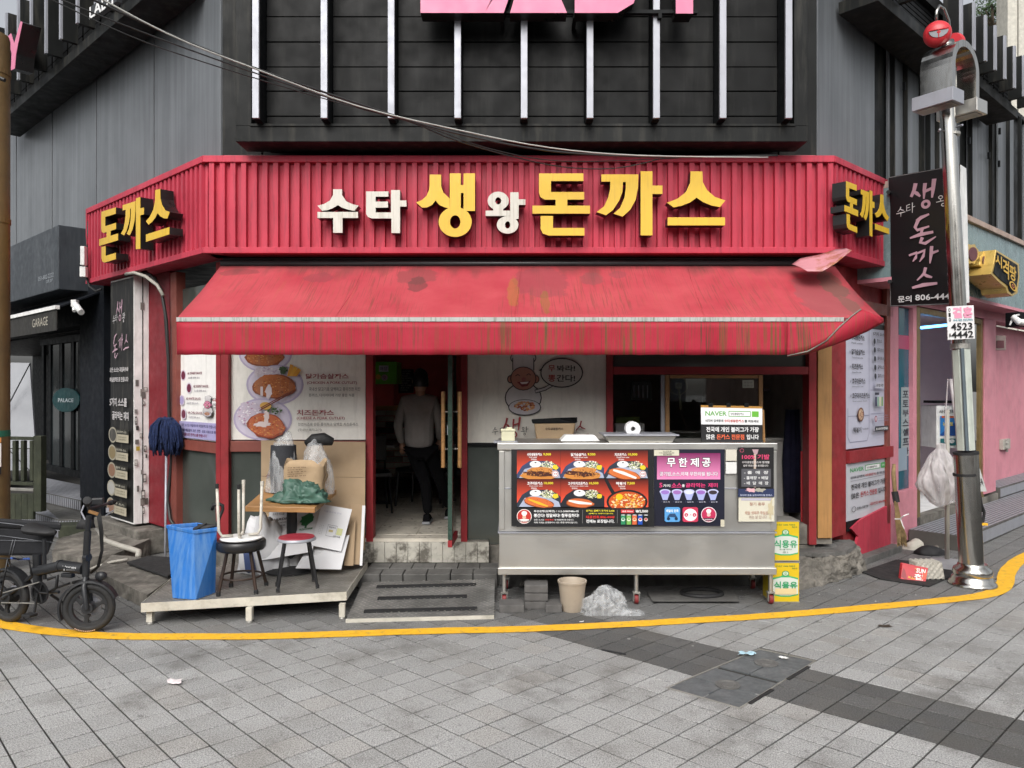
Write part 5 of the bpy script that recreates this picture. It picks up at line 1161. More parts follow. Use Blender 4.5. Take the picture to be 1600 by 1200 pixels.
for k, t in enumerate(('- 홀  매  장', '- 홀매장 + 배달', '- 배  달  매  장')): P.text(9, 35 + k * 8, 47, 40 + k * 8, t, '#dedede', .04)
P.rect(0, 62, 56, 74, '#2c3658'); P.blob(20, 64, 8, 3, '#e0b0b8', .3); P.blob(34, 64, 8, 3, '#a8a498', .3); P.text(3, 70, 53, 73, '당신의 꿈을 실현시켜드릴 돈까스', '#b8c0d8', .02)
sheet('black_flyer', 'torn black recruitment flyer with pink heading at the right end of the cart', 'poster', qc(1153, 699, 1209, 776, .022), .001, P, '#1d1c1e')
P = Print(56, 42); P.rect(4, 2, 52, 6, '#bcb8c8'); P.text(17, 9, 41, 15, '정기 휴무', '#b08a78', .03); P.text(10, 24, 46, 30, '매월 셋째주 주일은', '#c09c8c', .02); P.text(16, 31, 44, 37, '쉬는 날 입니다', '#b8a498', .02); P.blob(50, 20, 4, 14, '#c8bc9c', .4)
sheet('holiday_notice', 'stained cream closing day notice below the black flyer on the cart', 'notice', qc(1154, 776.5, 1210, 815, .02), .001, P, '#d6d2c0')
sheet('tape_strip', 'short torn strip of cream tape at the lower right of the refill poster', 'tape', qc(1126, 812, 1132, 823, .03), .001, None, '#c9c4b0')
# things on the cart
YT = 6.45; zt = Z(692)
def on(px, Y): return Vector(((px - CX) / FP * Y, Y, zt + .002))
nb = thing('cream_container', 'small cream lidded container on the left end of the cart top', 'container', tuple(on(794, 6.5)))
p = on(794, 6.5); MB().box(p + Vector((0, 0, .045)), .115, .10, .085).build('body', M['cream'], nb, bevel=.008); b_ = MB(); b_.box(p + Vector((0, 0, .095)), .125, .11, .018); b_.box(p + Vector((.01, 0, .11)), .05, .05, .015); b_.build('lid', M['cream'], nb, bevel=.006)
MB().box(p + Vector((-.02, -.03, -.001)), .2, .16, .012).build('tray', M['alu'], nb)
tr = MB(); p = on(905, 6.6)
def frust(mb, c, a0, b0, a1, b1, h): mb.hexa([c + Vector((x * a0 / 2, y * b0 / 2, 0)) for x, y in ((-1, -1), (1, -1), (1, 1), (-1, 1))], [c + Vector((x * a1 / 2, y * b1 / 2, h)) for x, y in ((-1, -1), (1, -1), (1, 1), (-1, 1))])
frust(tr, p, .34, .22, .25, .16, .05); tag(tr.build('food_tray', M['white'], None, bevel=.01), 'upturned pale plastic tray on the cart top left of the steel lid', 'tray')
ld = thing('steel_pan', 'shallow bright steel pan tilted on the cart top holding the white paper roll', 'pan', tuple(on(996, 6.5)))
b_ = MB(); p = on(996, 6.5); frust(b_, p + Vector((0, -.02, 0)), .52, .3, .58, .34, .055); b_.build('pan_body', M['steel'], ld, bevel=.004); MB().box(p + Vector((0, -.02, .062)), .62, .38, .012).build('rim', M['alu'], ld, bevel=.004)
rl = thing('paper_roll', 'white toilet paper roll standing upright on edge in the steel pan', 'paper roll', tuple(on(988, 6.5)))
b_ = MB(); c_ = on(988, 6.52) + Vector((0, 0, .105)); n_ = 28
for i in range(n_):
    a = 2 * math.pi * i / n_; c2 = 2 * math.pi * (i + 1) / n_; f = lambda an, r, y: c_ + Vector((r * math.cos(an), y, r * math.sin(an)))
    b_.face([f(a, .062, -.05), f(c2, .062, -.05), f(c2, .02, -.05), f(a, .02, -.05)]); b_.face([f(a, .062, -.05), f(a, .062, .05), f(c2, .062, .05), f(c2, .062, -.05)]); b_.face([f(a, .02, -.05), f(a, .02, .05), f(c2, .02, .05), f(c2, .02, -.05)]); b_.face([f(a, .062, .05), f(c2, .062, .05), f(c2, .02, .05), f(a, .02, .05)])
b_.build('roll', mat('tissue', (.8, .8, .8), .9), rl)
# search portal signboard on its easel
nv = thing('portal_signboard', 'white and black search portal signboard clipped on an easel on the cart top', 'signboard', tuple(on(1143, 6.45)))
P = Print(100, 65); P.rect(0, 0, 100, 4, '#b0803c'); P.rect(0, 4, 100, 33, '#eeeeee'); P.text(7, 10, 42, 18, 'NAVER', '#5aa342', .06); P.rect(45, 9, 81, 19, '#5aa342'); P.rect(46, 10.3, 80, 17.7, '#f2f2f2'); P.text(48, 12, 70, 16.5, '수타생왕돈까스', '#303030', .03); P.rect(83, 9, 94, 19, '#6cb840')
P.text(7, 24, 36, 29, '네이버 검색창에', '#303030', .02); P.text(38, 24, 70, 29, '수타생왕돈까스', '#c03a34', .03); P.text(71, 24, 94, 29, '를 쳐보세요', '#303030', .02)
P.rect(0, 33, 100, 65, '#222224'); P.text(8, 37, 94, 46, '전국에 개인 블러그가 가장', '#f4f4f4', .05); P.text(8, 50, 22, 59, '많은', '#f4f4f4', .05); P.text(25, 50, 70, 59, '돈까스 전문점', '#f07048', .06); P.text(74, 50, 94, 59, '입니다', '#f4f4f4', .05)
F2 = Fr((0, 6.42), (1, 0), (0, -1)); sheet('board_panel', None, None, pquad(F2, [(1095, 633), (1191, 635), (1191, 692), (1096, 692)], 0), .02, P, '#222224', parent=nv, lift=.0003)
for x in (1107, 1135, 1163): MB().pb(F2, x, 630, x + 7, 636, -.03, .004).build('clip', M['black'], nv, bevel=.002)
b_ = MB(); b_.tube([at(1192, 640, 6.46), at(1194, 692, 6.46)], .01, 6); b_.tube([at(1130, 640, 6.46), at(1130, 690, 6.7)], .01, 6); b_.build('easel_leg', M['wood'], nv)
pbg = MB(); YB_ = 7.0
def pbf(u, v):
    px = 831 + u * 70 + (6 * (1 - v) * (u - .5)) ; py = 656 + (1 - v) * 36; bul = math.sin(u * math.pi)
    return at(px * 1 if v > .1 else px + (4 - u * 8), py, YB_ - .06 * bul - .01 * math.sin(u * 23 + v * 5))
bgz = thing('kraft_bag', 'brown kraft sack with a black folded top behind the cart under the cook print', 'sack', tuple(on(868, 7.0)))
b_ = MB(); b_.hexa([at(840, 700, 6.98), at(892, 700, 6.98), at(892, 700, 7.12), at(840, 700, 7.12)], [at(834, 660, 6.98), at(900, 660, 6.98), at(900, 660, 7.12), at(834, 660, 7.12)]); b_.build('sack_body', M['kraft'], bgz, bevel=.02)
b_ = MB(); b_.hexa([at(832, 662, 6.97), at(902, 661, 6.97), at(902, 661, 7.13), at(832, 662, 7.13)], [at(830, 655, 6.97), at(866, 653, 6.97), at(903, 652, 7.13), at(830, 655, 7.13)]); b_.build('folded_top', M['black'], bgz, bevel=.01)
P = Print(40, 6); P.text(0, 0, 40, 6, '수타생왕돈까스', '#3a2a1c', .03); P.build([at(852, 668, 6.972), at(880, 668, 6.972), at(880, 672, 6.972), at(852, 672, 6.972)], 'print', bgz)
# oil tins
def tin(cxp, yb, yt, lbl, z0, top):
    Yt_ = 6.41; x = (1231.5 - 800) / FP * Yt_; w_ = .235
    t_ = thing('oil_tin', lbl, 'oil tin', (x - .02, Yt_ + .12, z0), 'yellow cooking oil tins')
    c_ = Vector((x - .02, Yt_ + .12, z0)); MB().box(c_ + Vector((0, 0, .168)), w_, .22, .336).build('body', mat('tin_yellow', (.62, .46, .02), .35, metal=.2, var=.05), t_, bevel=.006)
    P = Print(60, 90); P.rect(0, 0, 60, 90, '#d8b81c'); P.text(8, 5, 52, 9, '국내산 100% 식용유', '#3a7a3c', .04)
    P.poly([(2, 34), (20, 30), (26, 24), (34, 24), (40, 30), (58, 34), (58, 74), (40, 78), (20, 78), (2, 74)], '#3fae6c'); P.poly([(2, 38), (20, 33), (40, 33), (58, 38), (58, 71), (40, 75), (20, 75), (2, 71)], '#d0d6ce')
    P.ell(30, 24, 8, 6.5, '#2f8f58'); P.ell(30, 24, 6, 4.8, '#cfe0c8'); P.text(26.5, 21, 33.5, 27, '오', '#2f8f58', .06); P.text(44, 10, 56, 14, '옥수수', '#3a7a3c', .03)
    P.text(4, 42, 56, 60, '식용유', '#3fa06c', .05); P.text(16, 62, 44, 65, '콩기름 대두유', '#6a8a70', .02); P.text(24, 68, 36, 72, '18 L', '#7a8a78', .03)
    if not top: P.rect(6, 58, 54, 72, '#dcc898'); P.text(4, 42, 56, 58, '식용유', '#3fa06c', .05)
    q = [c_ + Vector((sx * .112, -.111, zz_)) for sx, zz_ in ((-1, .33), (1, .33), (1, .006), (-1, .006))]; P.build(q, 'label_print', t_)
    b_ = MB(); 
    for zz_ in (.004, .336): b_.box(c_ + Vector((0, 0, zz_)), w_ + .006, .226, .008)
    b_.build('rim', M['stepmetal'], t_)
tin(0, 943, 880, 'yellow cooking oil tin standing on the pavement, the lower of two beside the cart', .0, False); tin(0, 880, 817, 'yellow cooking oil tin stacked on the other one beside the cart', .345, True)
# stack of papers / white slab on the step
b_ = MB(); b_.hexa(*[[gz(x, y, z) for x, y in ((1251, 846), (1272, 846), (1266, 820), (1250, 820))] for z in (.27, .30)]); tag(b_.build('foam_sheet', M['board'], None, bevel=.004), 'white foam sheet lying on the broken step beside the oil tins', 'foam sheet')
# under the cart
bk_ = MB(); p = gz(894, 953); bk_.lathe(p, [(.085, 0), (.088, .01), (.112, .225), (.118, .225), (.118, .24), (.108, .24), (.1, .22), (.08, .015), (0, .015)], 24); tag(bk_.build('waste_bucket', M['beige'], None, smooth=True, auto=35), 'beige round plastic bucket under the cart', 'bucket')
def crumple(name, lbl, cat, c, rx, ry, rz, m, seed, n=3, parent=None, amp=.35):
    import bmesh
    from mathutils import noise
    bm = bmesh.new(); bmesh.ops.create_icosphere(bm, subdivisions=n, radius=1)
    for v in bm.verts:
        d = v.co.copy(); e = d + .35 * Vector((noise.noise(d * 1.5 + Vector((seed, 1, 0))), noise.noise(d * 1.5 + Vector((seed, 5, 2))), noise.noise(d * 1.5 + Vector((seed, 9, 4))))); k = 1 + amp * (noise.noise(d * 1.3 + Vector((seed, 0, 0))) + .9 * (.35 - abs(noise.noise(e * 2.6 + Vector((0, seed, 0))))) + .4 * (.3 - abs(noise.noise(e * 6 + Vector((0, 0, seed))))))
        v.co = Vector((d.x * rx * k, d.y * ry * k, max(-.02, d.z * k) * rz))
    mb = MB(); ix = [mb.av(Vector(c) + v.co) for v in bm.verts]
    for f in bm.faces: mb.idx([ix[v.index] for v in f.verts])
    bm.free(); o = mb.build(name, m, parent, smooth=True)
    if cat: tag(o, lbl, cat)
    return o
crumple('plastic_bag', 'crumpled clear plastic bag lying under the cart beside the beige bucket', 'plastic bag', gz(945, 955), .19, .13, .17, M['plastic'], 3.3, 5)
crumple('plastic_scrap', 'flat scrap of clear film trailing toward the middle caster', 'plastic scrap', gz(985, 959), .12, .06, .04, M['plastic'], 9.3, 3)
for k, (x, y, n_, w_) in enumerate(((838, 951, 3, .19), (862 - 62, 957, 1, .2), (866, 957, 1, .13))):
    for r_ in range(n_):
        p = gz(x, y) + Vector((0, .08, .03 + r_ * .066)); o = MB().box(p + Vector((rq.uniform(-.005, .005), 0, 0)), w_, .19, .06, rq.uniform(-.04, .04)).build('paving_block', M['greyblock'], None, bevel=.004)
        tag(o, [['dark grey paving block, bottom of the stack of three under the cart', 'dark grey paving block, middle of the stack of three under the cart', 'dark grey paving block, topmost of the stack under the cart'][r_], 'dark grey paving block lying behind the left front caster', 'low grey paving block right of the block stack under the cart'][0 if k == 0 else 1 if k == 1 else 2] if k else ['dark grey paving block, bottom of the stack of three under the cart', 'dark grey paving block, middle of the stack of three under the cart', 'dark grey paving block, topmost of the stack under the cart'][r_], 'paving block', 'paving blocks under the cart')
b_ = MB(); p = gz(1102, 938); b_.tube([p + Vector((.17 * math.cos(a * math.pi / 14), .12 + .12 * math.sin(a * math.pi / 14), .03)) for a in range(28)], .02, 8, closed=True)
tag(b_.build('rubber_ring', M['rubber'], None, smooth=True), 'black rubber ring lying on the paving under the cart', 'rubber ring')
b_ = MB(); b_.hexa(*[[gz(x, y, z) for x, y in ((1020, 940), (1156, 940), (1148, 922), (1010, 924))] for z in (.004, .02)]); tag(b_.build('sheet_metal', M['slab'], None, bevel=.003), 'dull grey metal sheet lying flat under the cart behind the ring', 'metal sheet')
b_ = MB(); 
for k in range(3): b_.hexa(*[[gz(x, y, z) for x, y in ((812 + k * 9, 915), (820 + k * 9, 914), (824 + k * 9, 905), (815 + k * 9, 905))] for z in (.02 + .04 * k, .05 + .04 * k)])
tag(b_.build('rubble', M['concrete'], None, bevel=.01), 'broken concrete lumps behind the block stack under the cart', 'rubble')

# ================================================================ things on the platform
def rlathe(mb, c, prof, n=20, M_=None): mb.lathe(c, prof, n, M=M_)
bn = thing('blue_bin', 'tall faded blue plastic bin holding black umbrellas on the platform', 'bin', tuple(gz(303, 930, .19)))
top = [at(259, 831, 6.14), at(303, 834, 5.9), at(341, 822, 6.03), at(310, 819, 6.25)]
tz = .70; top = [Vector((p.x, p.y, tz)) for p in top]; c_ = sum(top, Vector()) / 4
dz0 = .182
botc = [gz(270, 934, dz0), gz(306, 937, dz0), gz(336, 926, dz0)]; botc.append(botc[0] + botc[2] - botc[1])
b_ = MB(); w1 = [p.lerp(c_, .07) for p in top]
b_.hexa(botc, [Vector((p.x, p.y, tz - .03)) for p in w1]); b_.f = [f for k, f in enumerate(b_.f) if k != 1]; b_.m = b_.m[:len(b_.f)]
b_.build('bin_body', M['bluebin'], bn, bevel=.01, solid=.006)
b_ = MB()
for k in range(4):
    l = (k + 1) % 4; a, c = top[k], top[l]; a2, c2 = a.lerp(c_, .1), c.lerp(c_, .1)
    b_.hexa([Vector((p.x, p.y, tz - .03)) for p in (a, c, c2, a2)], [Vector((p.x, p.y, tz)) for p in (a, c, c2, a2)])
b_.build('rim', M['bluebin'], bn, bevel=.006)
um = thing('umbrella', 'black folded umbrella with a hooked handle rising out of the blue bin', 'umbrella', tuple(c_ + Vector((0, 0, -.3))))
b_ = MB(); hk = [at(338, 822, 6.1), at(343, 808, 6.12), at(348, 797, 6.14), at(348, 790, 6.14), at(342, 787, 6.14), at(334, 789, 6.14), at(331, 797, 6.14)]
b_.tube(hk, .014, 8); b_.build('hook_handle', M['blackmetal'], um, smooth=True)
b_ = MB(); b_.tube([c_ + Vector((-.02, 0, -.3)), c_ + Vector((.06, 0, .0)), hk[0]], [.03, .035, .014], 8); b_.build('folded_canopy', M['rubber'], um, smooth=True)
b_ = MB(); b_.tube([c_ + Vector((-.04, -.02, -.3)), at(308, 826, 6.05), at(322, 818, 6.05)], [.03, .03, .01], 6); b_.tube([at(315, 826, 6.05), at(338, 821, 6.05)], [.025, .012], 6)
tag(b_.build('umbrella_folded', M['rubber'], None), 'second black umbrella lying across the rim of the blue bin', 'umbrella')
# stools
def stool(name, lbl, c, z0, zs, r, feet, seatm, legm, ringz=None, leg_r=.012, thick=.05, group=None):
    """c: seat centre xy, feet: world points of the feet"""
    s_ = thing(name, lbl, 'stool', (c[0], c[1], z0), group)
    MB().lathe((c[0], c[1], zs), [(r * .93, -thick), (r, -thick * .8), (r, -.012), (r * .95, 0), (0, .004)], 28).build('seat', seatm, s_, smooth=True, auto=50)
    tops = []
    for f in feet:
        t_ = Vector((c[0] + (f.x - c[0]) * .62, c[1] + (f.y - c[1]) * .62, zs - thick)); tops.append(t_)
        b_ = MB(); b_.tube([t_, f + Vector((0, 0, .012))], leg_r, 8); l_ = b_.build('leg', legm, s_, smooth=True, auto=40)
        MB().lathe(f, [(leg_r * 1.3, 0), (leg_r * 1.3, .03), (leg_r, .034)], 8).build('foot_cap', M['rubber'], l_)
    if ringz:
        k = (zs - thick - ringz) / (zs - thick - z0); pts = []
        for a in range(24):
            an = 2 * math.pi * a / 24; q = sum(((f - Vector((c[0], c[1], f.z))).length for f in feet)) / len(feet); rr_ = q * (.62 + .38 * k) * .97; pts.append((c[0] + rr_ * math.cos(an), c[1] + rr_ * math.sin(an), ringz))
        b_ = MB(); b_.tube(pts, .008, 6, closed=True); b_.build('foot_ring', legm, s_, smooth=True)
    return s_
c_ = Vector(((377 - 800) / FP * 6.12, 6.12)); z0 = .183
feet = [gz(341, 931, z0), gz(400, 928, z0), gz(416, 915, z0), gz(361, 917, z0)]
stool('round_stool', 'black padded round stool under an upturned white one on the platform', c_, z0, .585, .19, feet, mat('black_vinyl', (.014, .014, .015), .35, var=.2), mat('brown_black_leg', (.03, .016, .01), .45, var=.5), ringz=.30, thick=.075, leg_r=.014)
us = thing('upturned_stool', 'small white metal stool lying upside down on the black round stool', 'stool', (c_.x, c_.y, .592))
b_ = MB(); b_.lathe((c_.x, c_.y, .592), [(.15, 0), (.160, .004), (.162, .012), (.15, .018), (0, .018)], 28); b_.build('seat', M['white'], us, smooth=True, auto=40)
um_ = mat('worn_white_tube', (.6, .57, .5), .45, dirt=(.2, .14, .09), damt=.6, dscale=9, var=.08)
for (x, y, Yf, bx) in ((339, 756, 6.02, 343), (373, 757, 5.98, 376), (380.5, 750, 6.25, 379), (409.5, 752, 6.15, 411)):
    ft = at(x, y, Yf); d = Vector((ft.x - c_.x, ft.y - c_.y, 0)); p0 = Vector((c_.x, c_.y, .625)) + d * .35; p1 = Vector((c_.x, c_.y, .63)) + d * .80; p2 = Vector((c_.x, c_.y, .67)) + d * .93
    b_ = MB(); b_.tube([p0, p1, p2, ft], .0115, 8); l_ = b_.build('leg', um_, us, smooth=True); MB().lathe(ft, [(.014, -.035), (.015, 0), (0, .002)], 8).build('foot_cap', M['rubber'] if x < 376 else um_, l_)
c2 = Vector(((463.5 - 800) / FP * 6.22, 6.22))
feet = [gz(434, 926, z0), gz(496, 920, z0), gz(433, 916, z0), gz(490, 909, z0)]
stool('round_stool', 'small stool with red vinyl seat, chrome edge and black legs beside the table', c2, z0, .585, .155, feet, M['alu'], M['blackmetal'], thick=.025, leg_r=.012)
MB().lathe((c2.x, c2.y, .586), [(.143, 0), (.14, .006), (0, .009)], 28).build('seat_pad', M['seatred'], bpy.data.objects['round_stool.001'], smooth=True, auto=40)
# table
tb = thing('pedestal_table', 'square wooden topped table on a black column loaded with a green tarp and bags', 'table', tuple(gz(458, 893, .19)))
tt = [at(383, 791, 6.33), at(492, 793, 6.33), at(526, 765, 6.95), at(415, 763, 6.95)]
b_ = MB(); b_.hexa([p - Vector((0, 0, .045)) for p in tt], tt); b_.build('table_top', M['wood'], tb, bevel=.005)
pb_ = gz(456, 890, .19); ctop = sum(tt, Vector()) / 4; 
b_ = MB(); b_.lathe(pb_, [(.24, 0), (.24, .012), (.2, .03), (.05, .045), (0, .045)], 32); b_.build('base_plate', M['rubber'], tb, smooth=True, auto=35)
b_ = MB(); b_.tube([pb_ + Vector((0, 0, .03)), Vector((pb_.x, pb_.y, ctop.z - .046))], .045, 16); b_.build('column', M['blackmetal'], tb, smooth=True, auto=35)
# goods on the table
def tp(px, Y): return Vector(((px - 800) / FP * Y, Y, tt[0].z + (tt[2].z - tt[0].z) * (Y - 6.33) / .62))
crumple('green_tarp', 'crumpled dark green tarpaulin folded on the table in front of the paper sack', 'tarpaulin', tp(471, 6.52), .205, .12, .17, M['green'], 1.7, 5, amp=.6)
ks = MB(); c_ = tp(477, 6.68)
from mathutils import noise as _nz
def ksf(u, v):
    an = u * 2 * math.pi; rx = .16 * (1 + .12 * v); ry = .1; q = Vector((math.copysign(abs(math.cos(an)) ** .5, math.cos(an)) * rx, math.copysign(abs(math.sin(an)) ** .5, math.sin(an)) * ry, v * .30 + (.03 * math.sin(an * 3) if v > .95 else 0)))
    k = _nz.noise(q * 14) * .018; return c_ + q + Vector((k, k, 0))
ks.grid(ksf, 32, 8); kso = tag(ks.build('paper_sack', M['kraft'], None, smooth=True, solid=.004), 'open kraft paper sack printed with brown text on the table behind the tarpaulin', 'paper sack')
P = Print(40, 20)
for k in range(5): P.text(2, 1 + k * 4, 34 - (k % 2) * 6, 3.4 + k * 4, ['고급 밀가루 20kg', '원산지 국내산', '유통기한 표시', '보관방법 건조한곳', '제조원 부산'][k], '#5a3f28', .02)
P.build([c_ + Vector((-.13, -.122, .27)), c_ + Vector((.07, -.122, .28)), c_ + Vector((.07, -.122, .19)), c_ + Vector((-.13, -.122, .18))], 'print', kso)
rl2 = thing('wrapped_roll', 'dark roll wrapped in clear plastic standing at the back left of the table', 'wrapped roll', tuple(tp(446, 6.86)))
c_ = tp(443, 6.84); b_ = MB(); b_.lathe(c_, [(.11, 0), (.115, .2), (.11, .42), (0, .43)], 20); b_.build('roll', mat('dark_felt', (.03, .032, .038), .8), rl2, smooth=True, auto=40)
crumple('plastic_wrap', None, None, c_ + Vector((0, 0, .02)), .14, .13, .47, M['plastic'], 5.1, 4, parent=rl2, amp=.22)
crumple('plastic_sack', 'crinkled clear plastic sack puffed up behind the kraft sack on the table', 'plastic sack', tp(492, 6.84), .15, .1, .40, M['plastic'], 7.7, 4, amp=.3)
b_ = MB(); b_.tube([tp(478, 6.9) + Vector((0, 0, .42)), tp(490, 6.9) + Vector((0, 0, .46)), tp(505, 6.9) + Vector((0, 0, .465)), tp(520, 6.9) + Vector((0, 0, .44))], [.03, .055, .06, .035], 10); tag(b_.build('black_cloth', M['rubber'], None, smooth=True), 'black rolled cloth draped on top of the plastic sack', 'cloth')
# cardboard behind
bx = thing('cardboard_sheet', 'tall flattened brown carton leaning on the window left of the door', 'cardboard', tuple(at(490, 850, 7.2)))
b_ = MB(); q = [at(408, 688, 7.27), at(571, 691, 7.27), at(570, 860, 7.0), at(408, 860, 7.0)]
for k in range(3):
    v0, v1 = k / 3 + (.003 if k else 0), (k + 1) / 3; r4 = [bil(q, 0, v0), bil(q, 1, v0), bil(q, 1, v1), bil(q, 0, v1)]
    MB().hexa([p + Vector((0, .008, 0)) for p in r4], [p - Vector((0, .002 * (k % 2), 0)) for p in r4]).build('carton_flap', M['card'], bx)
P = Print(20, 20); P.poly([(0, 12), (10, 4), (14, 0), (12, 6), (20, 8), (11, 10), (9, 16), (6, 10)], '#6a2c24'); P.build([at(414, 738, 7.17), at(424, 738, 7.17), at(424, 750, 7.17), at(414, 750, 7.17)], 'print', bx)
def lean(lbl, q, m='card', th=.006, prt=None, nm='cardboard_sheet', cat='cardboard'):
    b_ = MB(); n = (q[3] - q[0]).cross(q[1] - q[0]).normalized(); b_.hexa([p + n * th * .5 for p in q], [p - n * th * .5 for p in q]); o = tag(b_.build(nm, M[m], None), lbl, cat)
    if prt:
        prt.build([p for p in q], 'print', o, base=th * .5 + .002)
    return o
lean('brown carton sheet standing edge on between the white carton and the door post', [at(548, 786, 7.12), at(567, 786, 7.12), at(563, 882, 6.75), at(546, 882, 6.75)])
lean('narrow brown carton strip leaning at the right of the white carton', [at(537, 830, 6.95), at(556, 812, 6.95), at(552, 884, 6.7), at(538, 884, 6.7)])
lean('thin white foam strip standing against the left door post', [at(566, 790, 6.98), at(571, 790, 6.98), at(566, 884, 6.72), at(562, 884, 6.72)], 'board')
P = Print(100, 100); P.text(8, 10, 60, 16, '바다 직송', '#9a9a9a', .03); P.text(8, 22, 44, 27, 'HARDPE', '#303030', .05); P.text(8, 30, 40, 33, 'DE SODIO', '#606060', .02); P.text(8, 36, 36, 39, 'NET 15KG', '#606060', .02); P.blob(78, 32, 13, 12, '#2f6a42', .15); P.rect(76, 42, 80, 50, '#2f6a42'); P.text(66, 50, 92, 54, 'FRESH FARM', '#2f6a42', .04)
lean('white carton printed with a green tree leaning behind the table column', [at(422, 795, 6.95), at(502, 787, 6.95), at(488, 862, 6.62), at(408, 876, 6.62)], 'board', prt=P, nm='white_carton', cat='carton')
P = Print(100, 100); P.line([(38, 46), (68, 46), (68, 72), (38, 72), (38, 46)], .8, '#606068'); P.text(42, 49, 64, 53, '취급주의', '#505058', .02); P.rect(44, 57, 58, 62, '#b8a870'); P.rect(70, 50, 88, 66, '#b9bb84'); P.text(62, 68, 86, 72, '신선식품', '#606068', .02); P.text(12, 14, 70, 18, '식품 포장재 안내', '#a8a8b8', .01)
for k in range(6): P.text(12, 50 + k * 4, 24, 52 + k * 4, '· · ·', '#888888', .01)
lean('square white carton sheet with printed label tilted on the pile right of the table column', [at(503, 788, 6.9), at(550, 796, 6.9), at(533, 862, 6.65), at(486, 852, 6.65)], 'board', prt=P, nm='white_carton', cat='carton')
lean('white carton sheet with torn stained edge lying lowest on the pile', [at(486, 848, 6.8), at(546, 836, 6.8), at(533, 890, 6.55), at(462, 888, 6.55)], 'board', nm='white_carton', cat='carton')
crumple('white_sack', 'big crumpled white sack with blue stripe leaning behind the stools', 'sack', gz(400, 900, .19) + Vector((-.02, .2, .0)), .2, .12, .52, M['board'], 2.2, 4, amp=.35)
crumple('white_sack', 'low crumpled white plastic sack behind the red stool', 'sack', gz(438, 893, .19) + Vector((0, .15, 0)), .22, .12, .36, mat('milky_plastic', (.5, .5, .5), .4, bump=.6, bscale=8), 4.9, 4, amp=.4)
b_ = MB(); b_.hexa([at(383, 893, 6.55), at(396, 890, 6.55), at(401, 892, 6.6), at(388, 896, 6.6)], [at(378, 850, 6.62), at(386, 848, 6.62), at(392, 848, 6.67), at(384, 850, 6.67)]); tag(b_.build('blue_strip', mat('blue_print', (.05, .08, .2), .5), None, bevel=.004), 'narrow blue printed strip of packing beside the white sack', 'packing')
crumple('black_bag', 'small dark printed bag on the platform beside the table base', 'bag', gz(430, 893, .19) + Vector((0, .06, 0)), .15, .08, .06, M['rubber'], 8.8, 3)
# mop, wires, sign box
mp = thing('mop', 'navy yarn mop with aluminium handle standing head up against the red pillar', 'mop', tuple(gz(258, 870, .15)))
b_ = MB(); ft = gz(258, 871, .15); tpm = at(260, 690, 7.85); b_.tube([ft, tpm], .012, 8); b_.build('handle', M['alu'], mp, smooth=True)
b_ = MB(); c_ = at(259, 656, 7.85); rq = random.Random(6)
for k in range(220):
    a = rq.uniform(0, 2 * math.pi); r_ = math.sqrt(rq.random()); dx = .12 * math.cos(a) * r_; dy = .08 * math.sin(a) * r_; L = rq.uniform(.22, .36)
    top_ = c_ + Vector((dx * .75, dy * .6, .02 + rq.uniform(-.02, .02) - .03 * r_)); b_.tube([top_, top_ + Vector((dx * .5, dy * .5, -.06)), top_ + Vector((dx * .62 + rq.uniform(-.015, .015), dy * .6, -L * .7)), top_ + Vector((dx * .55 + rq.uniform(-.02, .02), dy * .5, -L))], [.008, .011, .011, .007], 4)
o = b_.build('yarn_head', M['mop'], mp, smooth=True)
MB().box(c_ + Vector((0, 0, .0)), .14, .09, .05).build('clamp', M['mop'], mp, bevel=.015)
sg = thing('sign_box', 'tall narrow black and white sign box with sauce pictures at the restaurant left corner', 'sign box', tuple(FL.pt(208, 822, .19)))
sa = FL.hit(208, 600, .19)[0]; sb_ = FL.hit(172, 600, .19)[0]; z0, z1 = .30, 3.02
MB().fb(FL, sa, sb_, z0, z1, .02, .185).build('box_body', M['white'], sg, bevel=.006)
P = Print(100, 390); wc = '#d8d4d4'
brushword(P, '생', 26, 32, 30, 34, '#c8a4b4', .9); brushword(P, '수', 12, 56, 12, 14, wc, 1); brushword(P, '타', 25, 54, 12, 14, wc, 1); brushword(P, '왕', 58, 54, 14, 16, wc, 1); brushword(P, '돈', 16, 86, 26, 42, '#c8a4b4', .9); brushword(P, '까', 44, 88, 22, 28, '#c8a4b4', .9); brushword(P, '스', 68, 90, 24, 26, '#c8a4b4', .9)
P.text(8, 142, 90, 150, '모든 소스는 과일육수와', wc, .05); P.text(8, 158, 90, 166, '매실원액으로 만듭니다', wc, .05); P.text(8, 192, 84, 206, '5가지 소스를', wc, .05); P.text(20, 214, 92, 228, '골라먹는 재미', wc, .05)
for k, c in enumerate(('#4c4a46', '#8a7a58', '#8e6a54', '#b4b2ac', '#94705c')):
    y = 258 + k * 29 - 6; P.rect(38, y - 9, 92, y + 12, '#b8b09a'); P.rect(38, y - 9, 92, y - 1, '#26251f'); P.text(42, y - 7, 84, y - 3, ['데리야끼 소스', '머스타드 소스', '칠리 소스', '화이트 소스', '핫 소스'][k], '#b8b4a4', .03); P.ell(24, y + 1, 19, 13, '#a8a290'); P.ell(24, y + 1, 15, 10.5, c)
    for r_ in range(2): P.text(48, y + 2 + r_ * 4, 84, y + 4.4 + r_ * 4, '고소하고 담백한 맛', '#5c5848', .01)
pq_ = [FL.P(sb_ - .01, z1 - .02, .187), FL.P(sa + .004, z1 - .02, .187), FL.P(sa + .004, z0 + .02, .187), FL.P(sb_ - .01, z0 + .02, .187)]
sheet('front_sheet', None, None, pq_, .004, P, '#1b1b1a', parent=sg, mt=M['print_old'])
